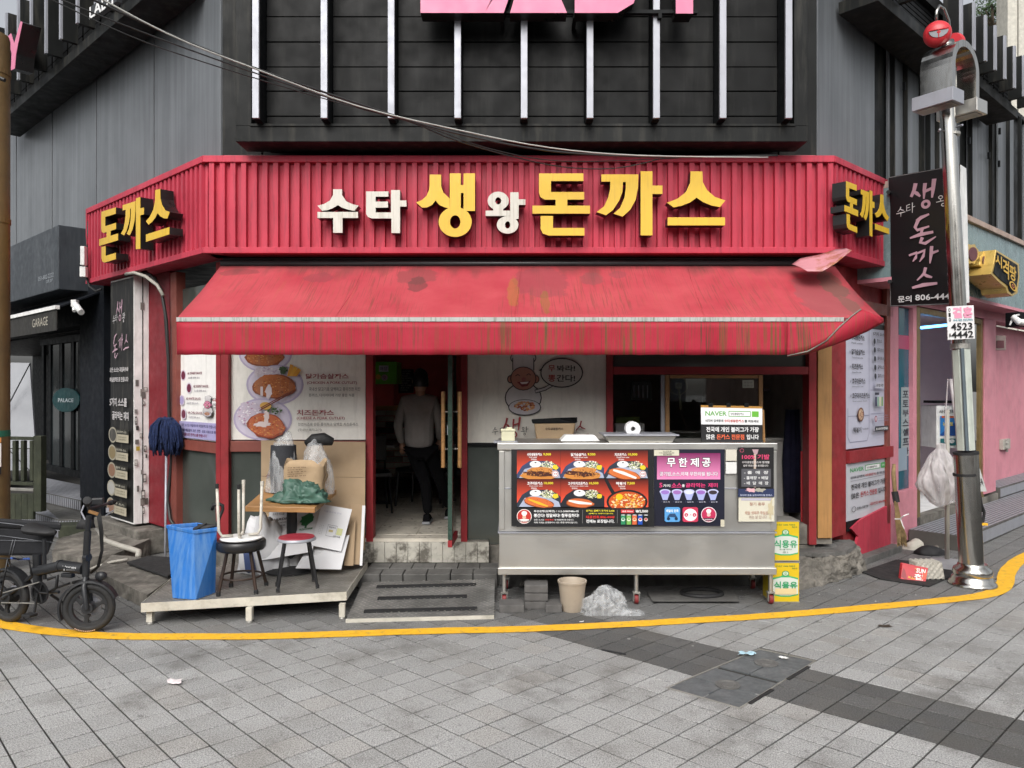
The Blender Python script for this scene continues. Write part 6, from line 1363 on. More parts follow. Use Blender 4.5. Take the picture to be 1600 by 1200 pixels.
seam = MB(); seam.hexa([FL.P(sa - .003, z0, .085), FL.P(sa - .001, z0, .085), FL.P(sa - .001, z0, .095), FL.P(sa - .003, z0, .095)], [FL.P(sa - .003, z1, .085), FL.P(sa - .001, z1, .085), FL.P(sa - .001, z1, .095), FL.P(sa - .003, z1, .095)]); seam.build('door_seam', M['black'], sg)
for z in (2.7, 1.75, .55): MB().fb(FL, sa - .006, sa - .0031, z - .05, z + .03, .075, .115).build('hinge', M['stepmetal'], sg)
# stickers on the box side
SP = Print(50, 700); rq = random.Random(21)
for k in range(18):
    x = rq.uniform(6, 40); y = 300 + k * 21 + rq.uniform(-6, 6); w_ = rq.uniform(4, 8); h_ = rq.uniform(5, 13); c = rq.choice(['#3a3a38', '#6c6a66', '#8a8884', '#55534e', '#9a9892']); SP.rect(x - w_, y - h_, x + w_ * .6, y + h_, c); 
    if k % 2: SP.rect(x - w_ * .7, y - h_ * .7, x + w_ * .3, y + h_ * .1, '#d8d6d0'); SP.text(x - w_ * .6, y + h_ * .2, x + w_ * .4, y + h_ * .7, rq.choice(['RAW', 'OK', 'AXE', 'SK']), '#e4e4e0', .08)
SP.rect(4, 480, 16, 492, '#b8a030')
SP.build([FL.P(sa - .0035, z1, .184), FL.P(sa - .0035, z1, .022), FL.P(sa - .0035, z0, .022), FL.P(sa - .0035, z0, .184)], 'sticker', sg, mt=M['print_old'])
wr = MB(); wr.tube([at(196, 430, 8.4), at(215, 424, 8.2), at(236, 430, 8.1), at(252, 452, 8.0), at(260, 500, 8.0), at(263, 560, 8.0), at(264, 640, 8.02), at(268, 720, 8.05), at(262, 780, 8.05), at(266, 812, 8.0), at(275, 826, 7.9)], .017, 8); wr.tube([at(200, 426, 8.35), at(222, 421, 8.2), at(243, 434, 8.1), at(256, 470, 8.02), at(262, 560, 8.02)], .012, 6)
tag(wr.build('black_conduit', M['cable'], None, smooth=True), 'black corrugated conduit looping over the sign box and down the red pillar', 'cable')
wr = MB(); wr.tube([at(197, 428, 8.3), at(210, 426, 8.15), at(228, 432, 8.05), at(246, 446, 7.98), at(255, 462, 7.95)], .018, 8); tag(wr.build('pale_pipe', M['pvc'], None, smooth=True), 'short pale plastic pipe bent over the top of the sign box', 'pipe')
wr = MB(); wr.box(at(131, 400, 9.0), .05, .07, .22); wr.box(at(131, 425, 9.02), .07, .06, .12); tag(wr.build('junction_box', M['white'], None, bevel=.005), 'small pale junction box at the left end of the red fascia', 'junction box')
wr = MB(); wr.tube([at(138, 345, 9.15), at(136, 380, 9.15), at(134, 430, 9.1), at(140, 448, 9.05), at(150, 455, 9.0), at(158, 452, 8.95)], .015, 6); tag(wr.build('black_cable', M['cable'], None, smooth=True), 'black cable hanging between the black shop and the red fascia', 'cable')

# ================================================================ electric bicycle
gR = gz(14, 972); gF = gz(139, 988)
FBk = Fr(tuple(gR.xy), tuple((gF - gR).xy), (0, 0)); FBk.n = Vector((FBk.d.y, -FBk.d.x))
bp = lambda x, y, o=0: FBk.pt(x, y, o)
bike = thing('electric_bicycle', 'black folding electric bicycle with three spoke wheels and big delivery bag, parked at left', 'bicycle', tuple(((gR + gF) / 2)))
M['bikeblack'] = mat('bike_frame_black', (.02, .021, .023), .4, var=.15)
M['tyre'] = mat('tyre_rubber', (.022, .022, .022), .75, var=.2, bump=.3, bscale=90); M['rimgrey'] = mat('wheel_grey', (.035, .036, .038), .35, metal=.3)
def wheel(c, r, nrm, motor=False):
    nrm = Vector(nrm).normalized(); up = Vector((0, 0, 1)); side = up.cross(nrm).normalized(); pt = lambda a, q, o=0: c + side * math.cos(a) * q + up * math.sin(a) * q + nrm * o
    b_ = MB(); b_.tube([pt(2 * math.pi * k / 48, r - .028) for k in range(48)], .0275, 10, closed=True); ty = b_.build('tyre', M['tyre'], bike, smooth=True)
    b_ = MB(); prof = [(r - .05, .018), (r - .072, .015), (r - .072, -.015), (r - .05, -.018)]
    n_ = 48
    for k in range(n_):
        a, c2 = 2 * math.pi * k / n_, 2 * math.pi * (k + 1) / n_
        for (r0, o0), (r1, o1) in zip(prof, prof[1:]): b_.face([pt(a, r0, o0), pt(c2, r0, o0), pt(c2, r1, o1), pt(a, r1, o1)])
    b_.build('rim', M['rimgrey'], bike)
    b_ = MB()
    for k in range(3):
        a = 2 * math.pi * k / 3 + .35; q = [pt(a - .32, .03), pt(a - .19, r - .07), pt(a + .19, r - .07), pt(a + .32, .03)]
        q2 = [pt(a - .42, .055), pt(a - .14, r * .5), pt(a - .2, r - .068), pt(a + .2, r - .068), pt(a + .14, r * .5), pt(a + .42, .055)]
        b_.hexa([p - nrm * .011 for p in q2], [p + nrm * .011 for p in q2])
    b_.build('spoke', M['rimgrey'], bike, bevel=.003)
    hr = .06 if motor else .04; b_ = MB(); b_.tube([c - nrm * .045, c + nrm * .045], hr, 20); b_.build('hub', M['rimgrey'], bike, bevel=.004)
    b_ = MB(); b_.tube([c - nrm * .052, c - nrm * .05], .07, 24)
    b_.build('brake_disc', M['alu'], bike)
    return pt
rF = .183; cF = Vector((gF.x, gF.y, rF)); nf = Vector((.20, -1, 0)).normalized(); ptF = wheel(cF, rF, nf)
rR = .20; cR = Vector((gR.x, gR.y, rR)); nr = Vector((FBk.n.x, FBk.n.y, 0)); ptR = wheel(cR, rR, nr, True)
P = Print(100, 10); P.text(0, 1, 100, 9, 'AUTO CST TIRE 14X2.125', '#c9a090', .02)
for k in range(10):
    a = R(225 + k * 0)
b_ = MB()
for k in range(12):
    a = R(238 + k * 4.2); b_.face([ptF(a, rF - .012, .0255), ptF(a + R(3), rF - .012, .0255), ptF(a + R(3), rF - .02, .028), ptF(a, rF - .02, .028)])
b_.build('tyre_lettering', mat('tyre_print', (.6, .45, .38), .6), bike)
# frame
def bt(pts, r, nm='frame_tube', m='bikeblack', n=10, par=None): b_ = MB(); b_.tube(pts, r, n); return b_.build(nm, M[m], par or bike, smooth=True, auto=50)
ax = cF; hd0 = bp(134, 905); hd1 = bp(135, 868)
fork_top = bp(134, 900)
bt([cF + nf * .05, bp(135, 915) + nf * .05, fork_top], .019, 'fork'); bt([cF - nf * .05, bp(135, 915) - nf * .05, fork_top], .019, 'fork')
bt([fork_top, hd1], .026, 'head_tube'); st1 = bp(139, 806); bt([hd1, bp(137, 830)], .025, 'stem'); bt([bp(137, 830), st1], .019, 'stem'); bt([bp(133, 871), bp(139, 871)], .03, 'stem_clamp')
bt([bp(131, 889), bp(98, 884), bp(54, 893)], .041, 'main_tube'); bt([bp(96, 884), bp(92, 884)], .045, 'hinge_joint')
bt([bp(57, 893), bp(30, 918), cR + nr * .06], .016, 'chain_stay'); bt([bp(57, 893), bp(30, 918), cR - nr * .06], .016, 'chain_stay')
bt([bp(54, 893), bp(66, 925)], .022, 'seat_tube'); bt([bp(70, 905), bp(69, 842)], .014, 'seat_post'); bt([bp(59, 910), bp(58, 866)], .032, 'battery')
bt([bp(75, 905), bp(90, 900), bp(88, 918), bp(78, 925)], .012, 'frame_tube'); bt([bp(50, 925), bp(92, 925)], .012, 'frame_tube')
MB().box(bp(106, 899), .1, .04, .03, rz=-.3).build('controller_box', M['bikeblack'], bike, bevel=.006)
P = Print(100, 40); P.line([(2, 6), (12, 18), (22, 4)], 4, '#e8e8e8'); P.line([(12, 18), (12, 36)], 4, '#e8e8e8'); P.text(24, 8, 96, 22, 'TITAN', '#dcdcdc', .05); P.text(28, 27, 90, 33, 'BRANCH TV', '#a8a8a8', .02)
P.build([bp(98, 883, .036), bp(120, 884, .036), bp(120, 893, .036), bp(98, 892, .036)], 'logo_print', bike)
# saddle
sd_ = MB(); cS = bp(67, 831)
for k in range(1):
    u = Vector((FBk.d.x, FBk.d.y, 0)); v = Vector((0, 0, 1)); w_ = nr
    def sf(a, t):
        L = -.12 + .24 * t; wd = .075 * (1 - t) ** .7 * (.5 + .5 * math.sin(min(1, (t + .12) * 4) * math.pi / 2)) + .022 * math.sin(min(1, (1 - t) * 12) * math.pi / 2); hh_ = .032 * (1 - .4 * t) + .012 * (1 - t)
        an = a * 2 * math.pi; return cS + u * L + w_ * wd * math.cos(an) + v * (hh_ * math.sin(an) + .02 * (1 - t) ** 2)
    sd_.grid(sf, 18, 14)
sd_.build('saddle', M['rubber'], bike, smooth=True)
# bars
u = Vector((FBk.d.x, FBk.d.y, 0)); hb = nf.cross(Vector((0, 0, 1))).normalized()
hbv = Vector((nf.x, nf.y, 0)) ; hl = bp(146, 789) ; bardir = Vector((.35, -.94, 0)).normalized()
g1 = at(137, 786, 5.5); g2 = at(172, 786, 6.0); mid = st1 + Vector((0, 0, .05))
bt([g1, mid, g2], .012, 'handlebar'); bt([g1 + (g1 - mid).normalized() * .0, g1 + (g1 - mid) * .45], .028, 'grip', 'rubber'); bt([g2, g2 + (g2 - mid) * .2], .02, 'grip', 'rubber')
MB().box(at(153, 783, 5.72), .08, .05, .05, .3).build('display', M['bikeblack'], bike, bevel=.008); MB().box(at(168, 797, 5.75), .02, .01, .035, .3).build('mirror', M['alu'], bike)
b_ = MB(); b_.tube([at(131, 790, 5.55), at(127, 800, 5.5), at(133, 812, 5.5)], .006, 6); b_.tube([at(165, 806, 5.8), at(177, 798, 5.8)], .006, 6); b_.build('brake_lever', M['alu'], bike)
MB().box(at(146, 801, 5.6), .07, .03, .022, .3, ry=.4).build('phone_clip', M['wood'], bike, bevel=.005)
b_ = MB()
for k in range(4): b_.tube([at(150 + k * 2, 795, 5.75), at(156 + k * 1.5, 830, 5.75), at(158 + k, 860, 5.75), at(152 + k, 885, 5.78), at(140 + k, 896, 5.8)], .005, 5)
b_.build('cable', M['cable'], bike, smooth=True)
crumple('handlebar_pouch', None, None, at(133, 825, 5.75), .06, .05, .08, M['rubber'], 4, 2, parent=bike)
b_ = MB(); b_.lathe(at(158, 900, 5.66), [(.03, -.03), (.035, .02), (0, .02)], 14, M=Matrix.Rotation(R(80), 3, 'X')); b_.build('headlight', M['bikeblack'], bike, smooth=True)
for pt_, c_, r_, a0, a1 in ((ptF, cF, rF, 20, 205), (ptR, cR, rR, 25, 170)):
    b_ = MB()
    for k in range(16):
        A, B_ = R(a0 + (a1 - a0) * k / 16), R(a0 + (a1 - a0) * (k + 1) / 16); rr_ = r_ + .018; s_ = -1 if pt_ is ptF else -1
        b_.face([pt_(A, rr_, -.035), pt_(B_, rr_, -.035), pt_(B_, rr_, .035), pt_(A, rr_, .035)])
        b_.face([pt_(A, rr_, .035), pt_(B_, rr_, .035), pt_(B_, rr_ - .014, .038), pt_(A, rr_ - .014, .038)])
    b_.build('fender', M['bikeblack'], bike, smooth=False, solid=.003)
cc = bp(62, 926, .06); b_ = MB(); b_.lathe(cc, [(.085, -.003), (.085, .003), (.07, .003), (.07, -.003), (.085, -.003)], 28, M=Matrix.Rotation(math.atan2(nr.y, nr.x), 3, 'Z') @ Matrix.Rotation(R(90), 3, 'Y'))
for k in range(5): an = k * 1.257; b_.tube([cc, cc + Vector((0, 0, 1)) * math.sin(an) * .075 + u * math.cos(an) * .075], .007, 5)
b_.build('chainring', M['blackmetal'], bike)
bt([cc + nr * .02, cc + nr * .02 + Vector((-.02, 0, -.14))], .009, 'crank'); MB().box(cc + nr * .06 + Vector((-.02, 0, -.15)), .08, .07, .02, -.3).build('pedal', M['rubber'], bike, bevel=.004)
bt([cc - nr * .12, cc - nr * .12 + Vector((.12, 0, .04))], .009, 'crank'); MB().box(cc - nr * .16 + Vector((.16, 0, .04)), .08, .07, .02, -.3).build('pedal', M['rubber'], bike, bevel=.004)
b_ = MB(); 
for s_ in (1, -1): b_.tube([cc + Vector((0, 0, .08 * s_)), cR + nr * .06 + Vector((0, 0, .035 * s_))], .005, 5)
b_.build('chain', M['stepmetal'], bike)
bt([bp(80, 930), bp(92, 938, -.1), bp(106, 945, -.14)], .009, 'kickstand')
b_ = MB()
for o_ in (-.07, .07): b_.tube([bp(-30, 872, o_), bp(45, 873, o_), bp(50, 900, o_)], .007, 6); b_.tube([bp(12, 873, o_), cR + nr * o_], .006, 6)
b_.build('rear_rack', M['blackmetal'], bike, smooth=True)
bg_ = thing('delivery_bag', 'black insulated delivery bag with pale piping strapped on the bicycle rack', 'bag', tuple(bp(20, 870)))
M['bagblack'] = mat('bag_fabric', (.010, .0105, .013), .7, var=.2, bump=.4, bscale=18)
def bagbox(q, o0, o1, nm, bev): 
    MB().hexa([bp(x, y, o0) for x, y in q], [bp(x, y, o1) for x, y in q]).build(nm, M['bagblack'], bg_, bevel=bev)
bagbox([(-60, 822), (90, 826), (74, 868), (-50, 868)], -.46, -.06, 'bag_body', .02); bagbox([(-62, 806), (96, 816), (95, 829), (-62, 822)], -.48, -.04, 'bag_lid', .02)
b_ = MB(); b_.tube([bp(-55, 832, -.05), bp(10, 838, -.05), bp(84, 848, -.05)], .002, 5); b_.tube([bp(-55, 842, -.05), bp(30, 845, -.048), bp(80, 846, -.05)], .0015, 5); b_.tube([bp(-58, 810, -.035), bp(30, 820, -.035), bp(93, 829, -.035)], .0025, 5); b_.tube([bp(20, 843, -.054), bp(14, 868, -.054)], .0018, 5); b_.tube([bp(24, 843, -.054), bp(18, 868, -.054)], .0018, 5); b_.build('piping', M['greyboard'], bg_, smooth=True)
b_ = MB(); b_.tube([bp(18, 872, .2), bp(30, 874, -.05), bp(45, 873, .2)], .008, 6); b_.build('blue_cord', mat('blue_cord', (.03, .08, .3), .6), bg_)

# ================================================================ person seen from behind in the doorway
import bmesh
def skin_body(name, joints, edges, m, parent, root=0, sub=2):
    me = bpy.data.meshes.new(name); off = wl(parent)
    me.from_pydata([Vector(j[0]) - off for j in joints], edges, []); me.materials.append(m)
    o = bpy.data.objects.new(name, me); COL.objects.link(o); o.parent = parent; WL[o.name] = off
    o.modifiers.new('skin', 'SKIN'); s_ = me.skin_vertices[0].data
    for k, j in enumerate(joints):
        r_ = j[1]; s_[k].radius = r_ if isinstance(r_, tuple) else (r_, r_); s_[k].use_root = (k == root)
    md = o.modifiers.new('sub', 'SUBSURF'); md.levels = md.render_levels = sub
    me.polygons.foreach_set('use_smooth', [True] * len(me.polygons)); return o
py_ = 8.1; fl = .36
pr = thing('person', 'person in a grey jacket, black trousers and black trainers walking into the dark restaurant', 'person', (-1.0, py_, fl))
X = lambda px: (px - 800) / FP * py_; ZZ = lambda p: H - (p - CY) / FP * py_
hipx = X(658)
J = [((hipx, py_, fl + .84), (.155, .11)), ((hipx - .075, py_, fl + .76), (.095, .10)), ((X(667) - .01, py_ - .02, fl + .43), .066), ((X(669), py_ - .03, fl + .10), .05),
     ((hipx + .085, py_ + .02, fl + .76), (.095, .10)), ((X(686), py_ + .12, fl + .44), .066), ((X(697), py_ + .3, fl + .13), .05)]
skin_body('trousers', J, [(0, 1), (1, 2), (2, 3), (0, 4), (4, 5), (5, 6)], M['cloth_black'], pr)
sx = X(655)
J = [((sx, py_, fl + .76), (.18, .12)), ((sx, py_, fl + .95), (.165, .11)), ((sx, py_, fl + 1.14), (.175, .115)), ((sx, py_ - .01, fl + 1.29), (.16, .10)), ((sx, py_ - .01, fl + 1.375), (.065, .06)),
     ((sx - .15, py_, fl + 1.30), (.07, .065)), ((sx - .23, py_ + .02, fl + 1.04), .055), ((sx - .20, py_ + .14, fl + .84), .042), ((sx + .15, py_, fl + 1.30), (.07, .065)), ((sx + .215, py_ + .03, fl + 1.04), .055), ((sx + .20, py_ + .17, fl + .88), .042)]
skin_body('jacket', J, [(0, 1), (1, 2), (2, 3), (3, 4), (3, 5), (5, 6), (6, 7), (3, 8), (8, 9), (9, 10)], M['cloth_grey'], pr)
# head, neck, hands and shoes as body
hb_ = MB(); hc = Vector((X(657), py_ - .005, fl + 1.505))
hb_.lathe(hc, [(.0, -.115), (.05, -.105), (.066, -.06), (.074, 0), (.07, .06), (.045, .1), (0, .115)], 18, sy=1.18); hb_.tube([hc + Vector((0, .01, -.17)), hc + Vector((0, .0, -.06))], .052, 12)
for s_ in (-1, 1): hb_.lathe(hc + Vector((s_ * .076, .0, -.005)), [(0, -.03), (.012, -.015), (.014, .015), (0, .03)], 8)
hb_.lathe(hc + Vector((0, .09, -.01)), [(0, -.02), (.012, -.01), (0, .03)], 8)
hb_.build('head', M['skin'], pr, smooth=True)
hr_ = MB(); rq = random.Random(8)
def hf(a, t):
    an = a * 2 * math.pi; ph = t * math.pi * .62; k = 1.0 + .05 * math.sin(an * 9 + t * 14) * t; return hc + Vector((.084 * k * math.sin(ph) * math.cos(an), .1 * k * math.sin(ph) * math.sin(an) - .008, .018 + .118 * math.cos(ph) - (.035 * t if math.sin(an) < 0 else 0)))
hr_.grid(hf, 26, 10); hr_.build('hair', M['hair'], pr, smooth=True)
for s_, hx_ in ((-1, Vector((sx - .20, py_ + .15, fl + .80))), (1, Vector((sx + .20, py_ + .18, fl + .84)))):
    h_ = MB(); h_.tube([hx_ + Vector((0, -.01, .05)), hx_, hx_ + Vector((0, .01, -.03))], [.022, .034, .03], 8)
    for k, (dx, L) in enumerate(((-.024, .05), (-.009, .062), (.008, .058), (.022, .045))): h_.tube([hx_ + Vector((dx, .01, -.02)), hx_ + Vector((dx, .022, -.02 - L * .6)), hx_ + Vector((dx * .9, .045, -.02 - L)),], [.009, .009, .007], 6)
    h_.tube([hx_ + Vector((-s_ * .028, .0, .005)), hx_ + Vector((-s_ * .045, .02, -.02)), hx_ + Vector((-s_ * .038, .035, -.05))], [.01, .01, .007], 6); h_.build('hand', M['skin'], pr, smooth=True)
for x, y, tip in ((X(667), py_ + .03, 0), (X(697), py_ + .36, 0)):
    s_ = MB(); z_ = fl + .004
    s_.hexa([Vector((x - .045, y - .12, z_)), Vector((x + .045, y - .12, z_)), Vector((x + .05, y + .15, z_)), Vector((x - .05, y + .15, z_))], [Vector((x - .045, y - .12, z_ + .03)), Vector((x + .045, y - .12, z_ + .03)), Vector((x + .05, y + .15, z_ + .03)), Vector((x - .05, y + .15, z_ + .03))]); so = s_.build('shoe_sole', M['greyboard'], pr, bevel=.012)
    s_ = MB(); s_.hexa([Vector((x - .04, y - .11, z_ + .03)), Vector((x + .04, y - .11, z_ + .03)), Vector((x + .045, y + .14, z_ + .03)), Vector((x - .045, y + .14, z_ + .03))], [Vector((x - .03, y - .09, z_ + .11)), Vector((x + .03, y - .09, z_ + .11)), Vector((x + .03, y + .05, z_ + .09)), Vector((x - .03, y + .05, z_ + .09))]); s_.build('shoe', M['cloth_black'], pr, bevel=.015)
# dining chairs and tables inside
def chair(x, y, rz, lbl):
    t = thing('dining_chair', lbl, 'chair', (x, y, fl), 'black chairs inside the restaurant'); Mr = Matrix.Translation((x, y, fl)) @ Matrix.Rotation(rz, 4, 'Z')
    b_ = MB(); b_.T = Mr; b_.box((0, 0, .44), .4, .4, .05); b_.build('seat', M['blackmetal'], t, bevel=.01)
    b_ = MB(); b_.T = Mr; b_.box((0, .19, .72), .38, .03, .3); b_.build('backrest', M['blackmetal'], t, bevel=.01)
    for sx_ in (-1, 1):
        for sy_ in (-1, 1):
            b_ = MB(); b_.T = Mr; b_.tube([(sx_ * .17, sy_ * .17, .42), (sx_ * .2, sy_ * .2, 0)], .013, 6); b_.build('leg', M['blackmetal'], t)
        b_ = MB(); b_.T = Mr; b_.tube([(sx_ * .17, .18, .44), (sx_ * .17, .2, .86)], .012, 6); b_.build('back_post', M['blackmetal'], t)
chair(-1.62, 8.9, .3, 'black dining chair just inside the door, left of the person'); chair(-1.15, 9.4, -.4, 'black dining chair behind the person near the inner table'); chair(-.55, 9.2, 2.6, 'black dining chair right of the person behind the glass door')
def dtable(x, y, lbl):
    t = thing('dining_table', lbl, 'table', (x, y, fl)); MB().box((x, y, fl + .73), .7, .7, .04).build('table_top', M['greyboard'], t, bevel=.005)
    MB().tube([(x, y, fl + .02), (x, y, fl + .71)], .035, 10).build('column', M['blackmetal'], t); MB().box((x, y, fl + .015), .5, .08, .03).build('foot', M['blackmetal'], t); MB().box((x, y, fl + .016), .08, .5, .028).build('foot', M['blackmetal'], t)
dtable(-1.75, 9.5, 'small grey topped dining table by the brick wall inside'); dtable(-.35, 9.7, 'small grey topped dining table behind the glass door inside')
# kitchen beyond the serving window
YK = 8.9; FK = Fr((0, YK), (1, 0), (0, -1))
sh = thing('kitchen_shelf', 'steel wall shelf holding bowls and hats at the right of the kitchen window', 'shelf', tuple(at(1225, 611, YK)))
MB().pb(FK, 1194, 607, 1275, 611, -.3, 0).build('shelf_board', M['alu'], sh)
for x in (1205, 1255): MB().pb(FK, x, 611.5, x + 3, 622, -.25, -.02).build('bracket', M['alu'], sh)
for k, (x, y, r_, lb_) in enumerate(((1212, 606, .095, 'pale green upturned bowl on the kitchen shelf, the left one'), (1231, 606, .09, 'pale beige upturned bowl on the kitchen shelf, right of the green one'))):
    p = at(x, y, YK + .12); p.z = at(1225, 607, YK).z + .002; tag(MB().lathe(p, [(r_ * 1.25, 0), (r_, .012), (r_ * .9, .09), (r_ * .6, .125), (0, .13)], 20).build('bowl', M['cream'], None, smooth=True), lb_, 'bowl')
rk = thing('utensil_rack', 'dark wall rack hung with kitchen knives and ladles at the left of the serving window', 'rack', tuple(at(995, 625, YK)))
MB().pb(FK, 986, 596, 1019, 626, -.05, 0).build('rack_panel', M['blackmetal'], rk, bevel=.005)
for k in range(4): MB().pb(FK, 990 + k * 7, 602, 991.5 + k * 7, 622, .002, .012).build('utensil', M['alu'], rk)
hp_ = MB(); 
for x in (1235, 1242): hp_.tube([at(x, 620, YK - .1), at(x, 632, YK - .1)], .008, 6); hp_.lathe(at(x, 634, YK - .1), [(0, -.03), (.035, -.01), (.04, .02)], 12)
tag(hp_.build('ladle', M['alu'], None, smooth=True), 'two steel ladles hanging below the kitchen shelf', 'ladle')
cn = thing('kitchen_counter', 'dim steel kitchen counter with a pale box inside the serving window', 'counter', (1.7, 8.4, fl))
MB().box((1.75, 8.35, fl + .45), 2.3, .6, .86).build('counter_body', M['roomdark'], cn); MB().box((1.75, 8.35, fl + .895), 2.34, .64, .03).build('counter_top', M['steel'], cn)
tag(MB().pb(Fr((0, 8.15), (1, 0), (0, -1)), 962, 662, 1007, 684, -.2, 0).build('steel_box', M['white'], None, bevel=.004), 'pale box standing on the kitchen counter at the left of the serving window', 'box')
tag(MB().pb(Fr((0, 8.3), (1, 0), (0, -1)), 962, 651, 1000, 661.5, -.1, 0).build('green_crate', mat('crate_green', (.1, .16, .02), .5), None, bevel=.01), 'yellow green crate on the pale box inside the kitchen', 'crate')
fan = MB(); c_ = at(1060, 603, 7.9); 
fan.tube([c_ + Vector((.09 * math.cos(k * math.pi / 12), 0, .09 * math.sin(k * math.pi / 12))) for k in range(24)], .006, 5, closed=True); fan.tube([c_, at(1064, 640, 7.9)], .012, 6); fan.lathe(c_, [(.03, -.03), (.035, .03), (0, .035)], 12); tag(fan.build('wall_fan', M['cream'], None, smooth=True), 'old pale hanging fan behind the sliding kitchen pane', 'fan')
ap = MB(); 
for k in range(4): ap.tube([at(1232 + k * 7, 640, 8.0 + .02 * k), at(1230 + k * 8, 720, 8.0), at(1231 + k * 8, 800, 8.0)], [.03, .05, .04], 7)
tag(ap.build('apron', mat('apron_navy', (.012, .012, .04), .9), None, smooth=True), 'dark blue aprons hanging inside the right of the kitchen opening', 'apron')
tag(MB().pb(Fr((0, 7.5), (1, 0), (0, -1)), 1252, 705, 1262, 815, -.02, 0).build('red_board', M['redplastic'], None), 'narrow red board standing inside the kitchen opening by the right post', 'board')
P = Print(20, 12); P.text(2, 2, 18, 5, '영업중', '#707070', .04); P.text(2, 7, 18, 10, '10:30-21', '#707070', .03)
sheet('paper_note', 'small pale paper note stuck on the upper right of the sliding kitchen pane', 'paper note', pquad(FF, [(1160, 594), (1178, 594), (1178, 606), (1160, 606)], .002), .001, P, '#a8a99c')

# ================================================================ black garage bar on the left
gb = thing('black_shop', 'black painted garage bar front with a recessed glass folding door on the left', 'building', tuple(FL.P(3.6, 0, 0)))
def LV(x0, x1, z0, z1, o0, o1, m='blackshop', nm='wall_panel', par=None, bev=.004):
    a = FL.hit(x0, 600, o1)[0]; c = FL.hit(x1, 600, o1)[0]; return MB().fb(FL, min(a, c), max(a, c), z0, z1, o0, o1).build(nm, M[m], par or gb, bevel=bev)
LV(162, 125, 0, 3.55, -.6, .06, nm='column'); LV(174, 163, .1, 2.9, -.25, -.02, m='pvc', nm='grey_strip')
LV(124.5, -60, 2.62, 3.62, -.3, .02, nm='header')
LV(-20, -60, 0, 2.62, -.3, .02, nm='column')
s_l = FL.hit(-40, 600)[0] + 6; s_r = FL.hit(125, 600)[0]
MB().fb(FL, s_r, s_l, 0, 2.62, -2.6, -2.5).build('back_wall', M['black'], gb); MB().fb(FL, s_r, s_r + .1, .0, 2.62, -2.5, -.6).build('side_wall', M['black'], gb); MB().fb(FL, s_r, s_l, 2.6, 2.66, -2.5, -.3).build('ceiling', M['black'], gb)
fo = -.25
for x0, x1 in ((68, 65), (79, 76), (97, 93), (115, 111), (125, 122)):
    LV(x0, x1, .62, 2.45, fo - .04, fo, m='black', nm='door_stile')
LV(125, 62, 2.45, 2.55, fo - .05, fo + .01, m='black', nm='door_head'); LV(125, 62, .52, .615, fo - .05, fo + .01, m='black', nm='door_sill')
M['bglass'] = mat('reflecting_door_glass', (.02, .026, .028), .04, var=.3, spec=1)
for x0, x1 in ((92.5, 79.5), (110.5, 97.5), (121.5, 115.5)): LV(x0, x1, .62, 2.44, fo - .025, fo - .018, m='bglass', nm='pane', bev=0)

# sign box
sx_ = thing('black_sign_box', 'blank charcoal sign box with faint phone number over the black bar front', 'sign box', tuple(FL.pt(50, 460, .4)))
h = [FL.hit(91, 351, .40), FL.hit(91, 452, .40), FL.hit(-30, 410, .40)]; s1_ = h[2][0]; z1_, z0_ = h[0][1], h[1][1]
MB().fb(FL, h[0][0], s1_, z0_, z1_, .05, .40).build('box_body', M['grey_panel'] if False else mat('sign_box_paint', (.035, .042, .05), .5, dirt=(.09, .1, .11), damt=.5, dscale=2, dstretch=(3, 3, .4)), sx_, bevel=.01)
P = Print(30, 12); P.text(0, 0, 26, 5, '051-802-2222', '#9aa0a6', .0); P.text(14, 7, 25, 11, '2F,3F', '#8a9096', .02)
P.build([FL.pt(60, 433, .402), FL.pt(88, 424, .402), FL.pt(88, 440, .402), FL.pt(60, 449, .402)], 'print', sx_)
aw_ = thing('bar_awning', 'short dark awning lettered GARAGE in front of the black bar', 'awning', tuple(FL.pt(50, 520, .5)))
a = FL.hit(86, 480, .55); c = FL.hit(-20, 500, .55); z_ = a[1]
MB().fb(FL, a[0], c[0], z_ - .02, z_ + .025, .50, .55).build('front_bar', M['white'], aw_); 
MB().fb(FL, a[0] + .02, c[0], z_ - .27, z_ - .022, .52, .53).build('valance', mat('bar_valance', (.02, .019, .017), .7, dirt=(.07, .065, .05), damt=.5, dscale=4, dstretch=(8, 8, .4)), aw_)
MB().hexa([FL.P(a[0], z_ + .0, .5), FL.P(c[0], z_ + .0, .5), FL.P(c[0], z_ + .22, .03), FL.P(a[0], z_ + .22, .03)], [FL.P(a[0], z_ + .02, .5), FL.P(c[0], z_ + .02, .5), FL.P(c[0], z_ + .24, .03), FL.P(a[0], z_ + .24, .03)]).build('canopy', M['blackshop'], aw_)
s_a = FL.hit(75, 500, .53)[0]; s_b = FL.hit(51, 500, .53)[0]
P = Print(26, 8); P.text(0, 0, 26, 8, 'GARAGE', '#b4aea0', -.0); P.build([FL.P(s_b, z_ - .085, .532), FL.P(s_a, z_ - .085, .532), FL.P(s_a, z_ - .19, .532), FL.P(s_b, z_ - .19, .532)], 'print', aw_)
cc_ = thing('security_camera', 'white security camera on a bracket under the black bar header', 'security camera', tuple(at(122, 480, 9.0)))
MB().tube([at(118, 476, 9.0), at(127, 488, 8.85)], .035, 10).build('camera_body', M['white'], cc_, smooth=True, auto=40); b_ = MB(); b_.box(at(117, 474, 9.1), .06, .06, .08); b_.tube([at(116, 474, 9.05), at(116, 486, 8.95)], .02, 8); b_.build('bracket', M['white'], cc_)
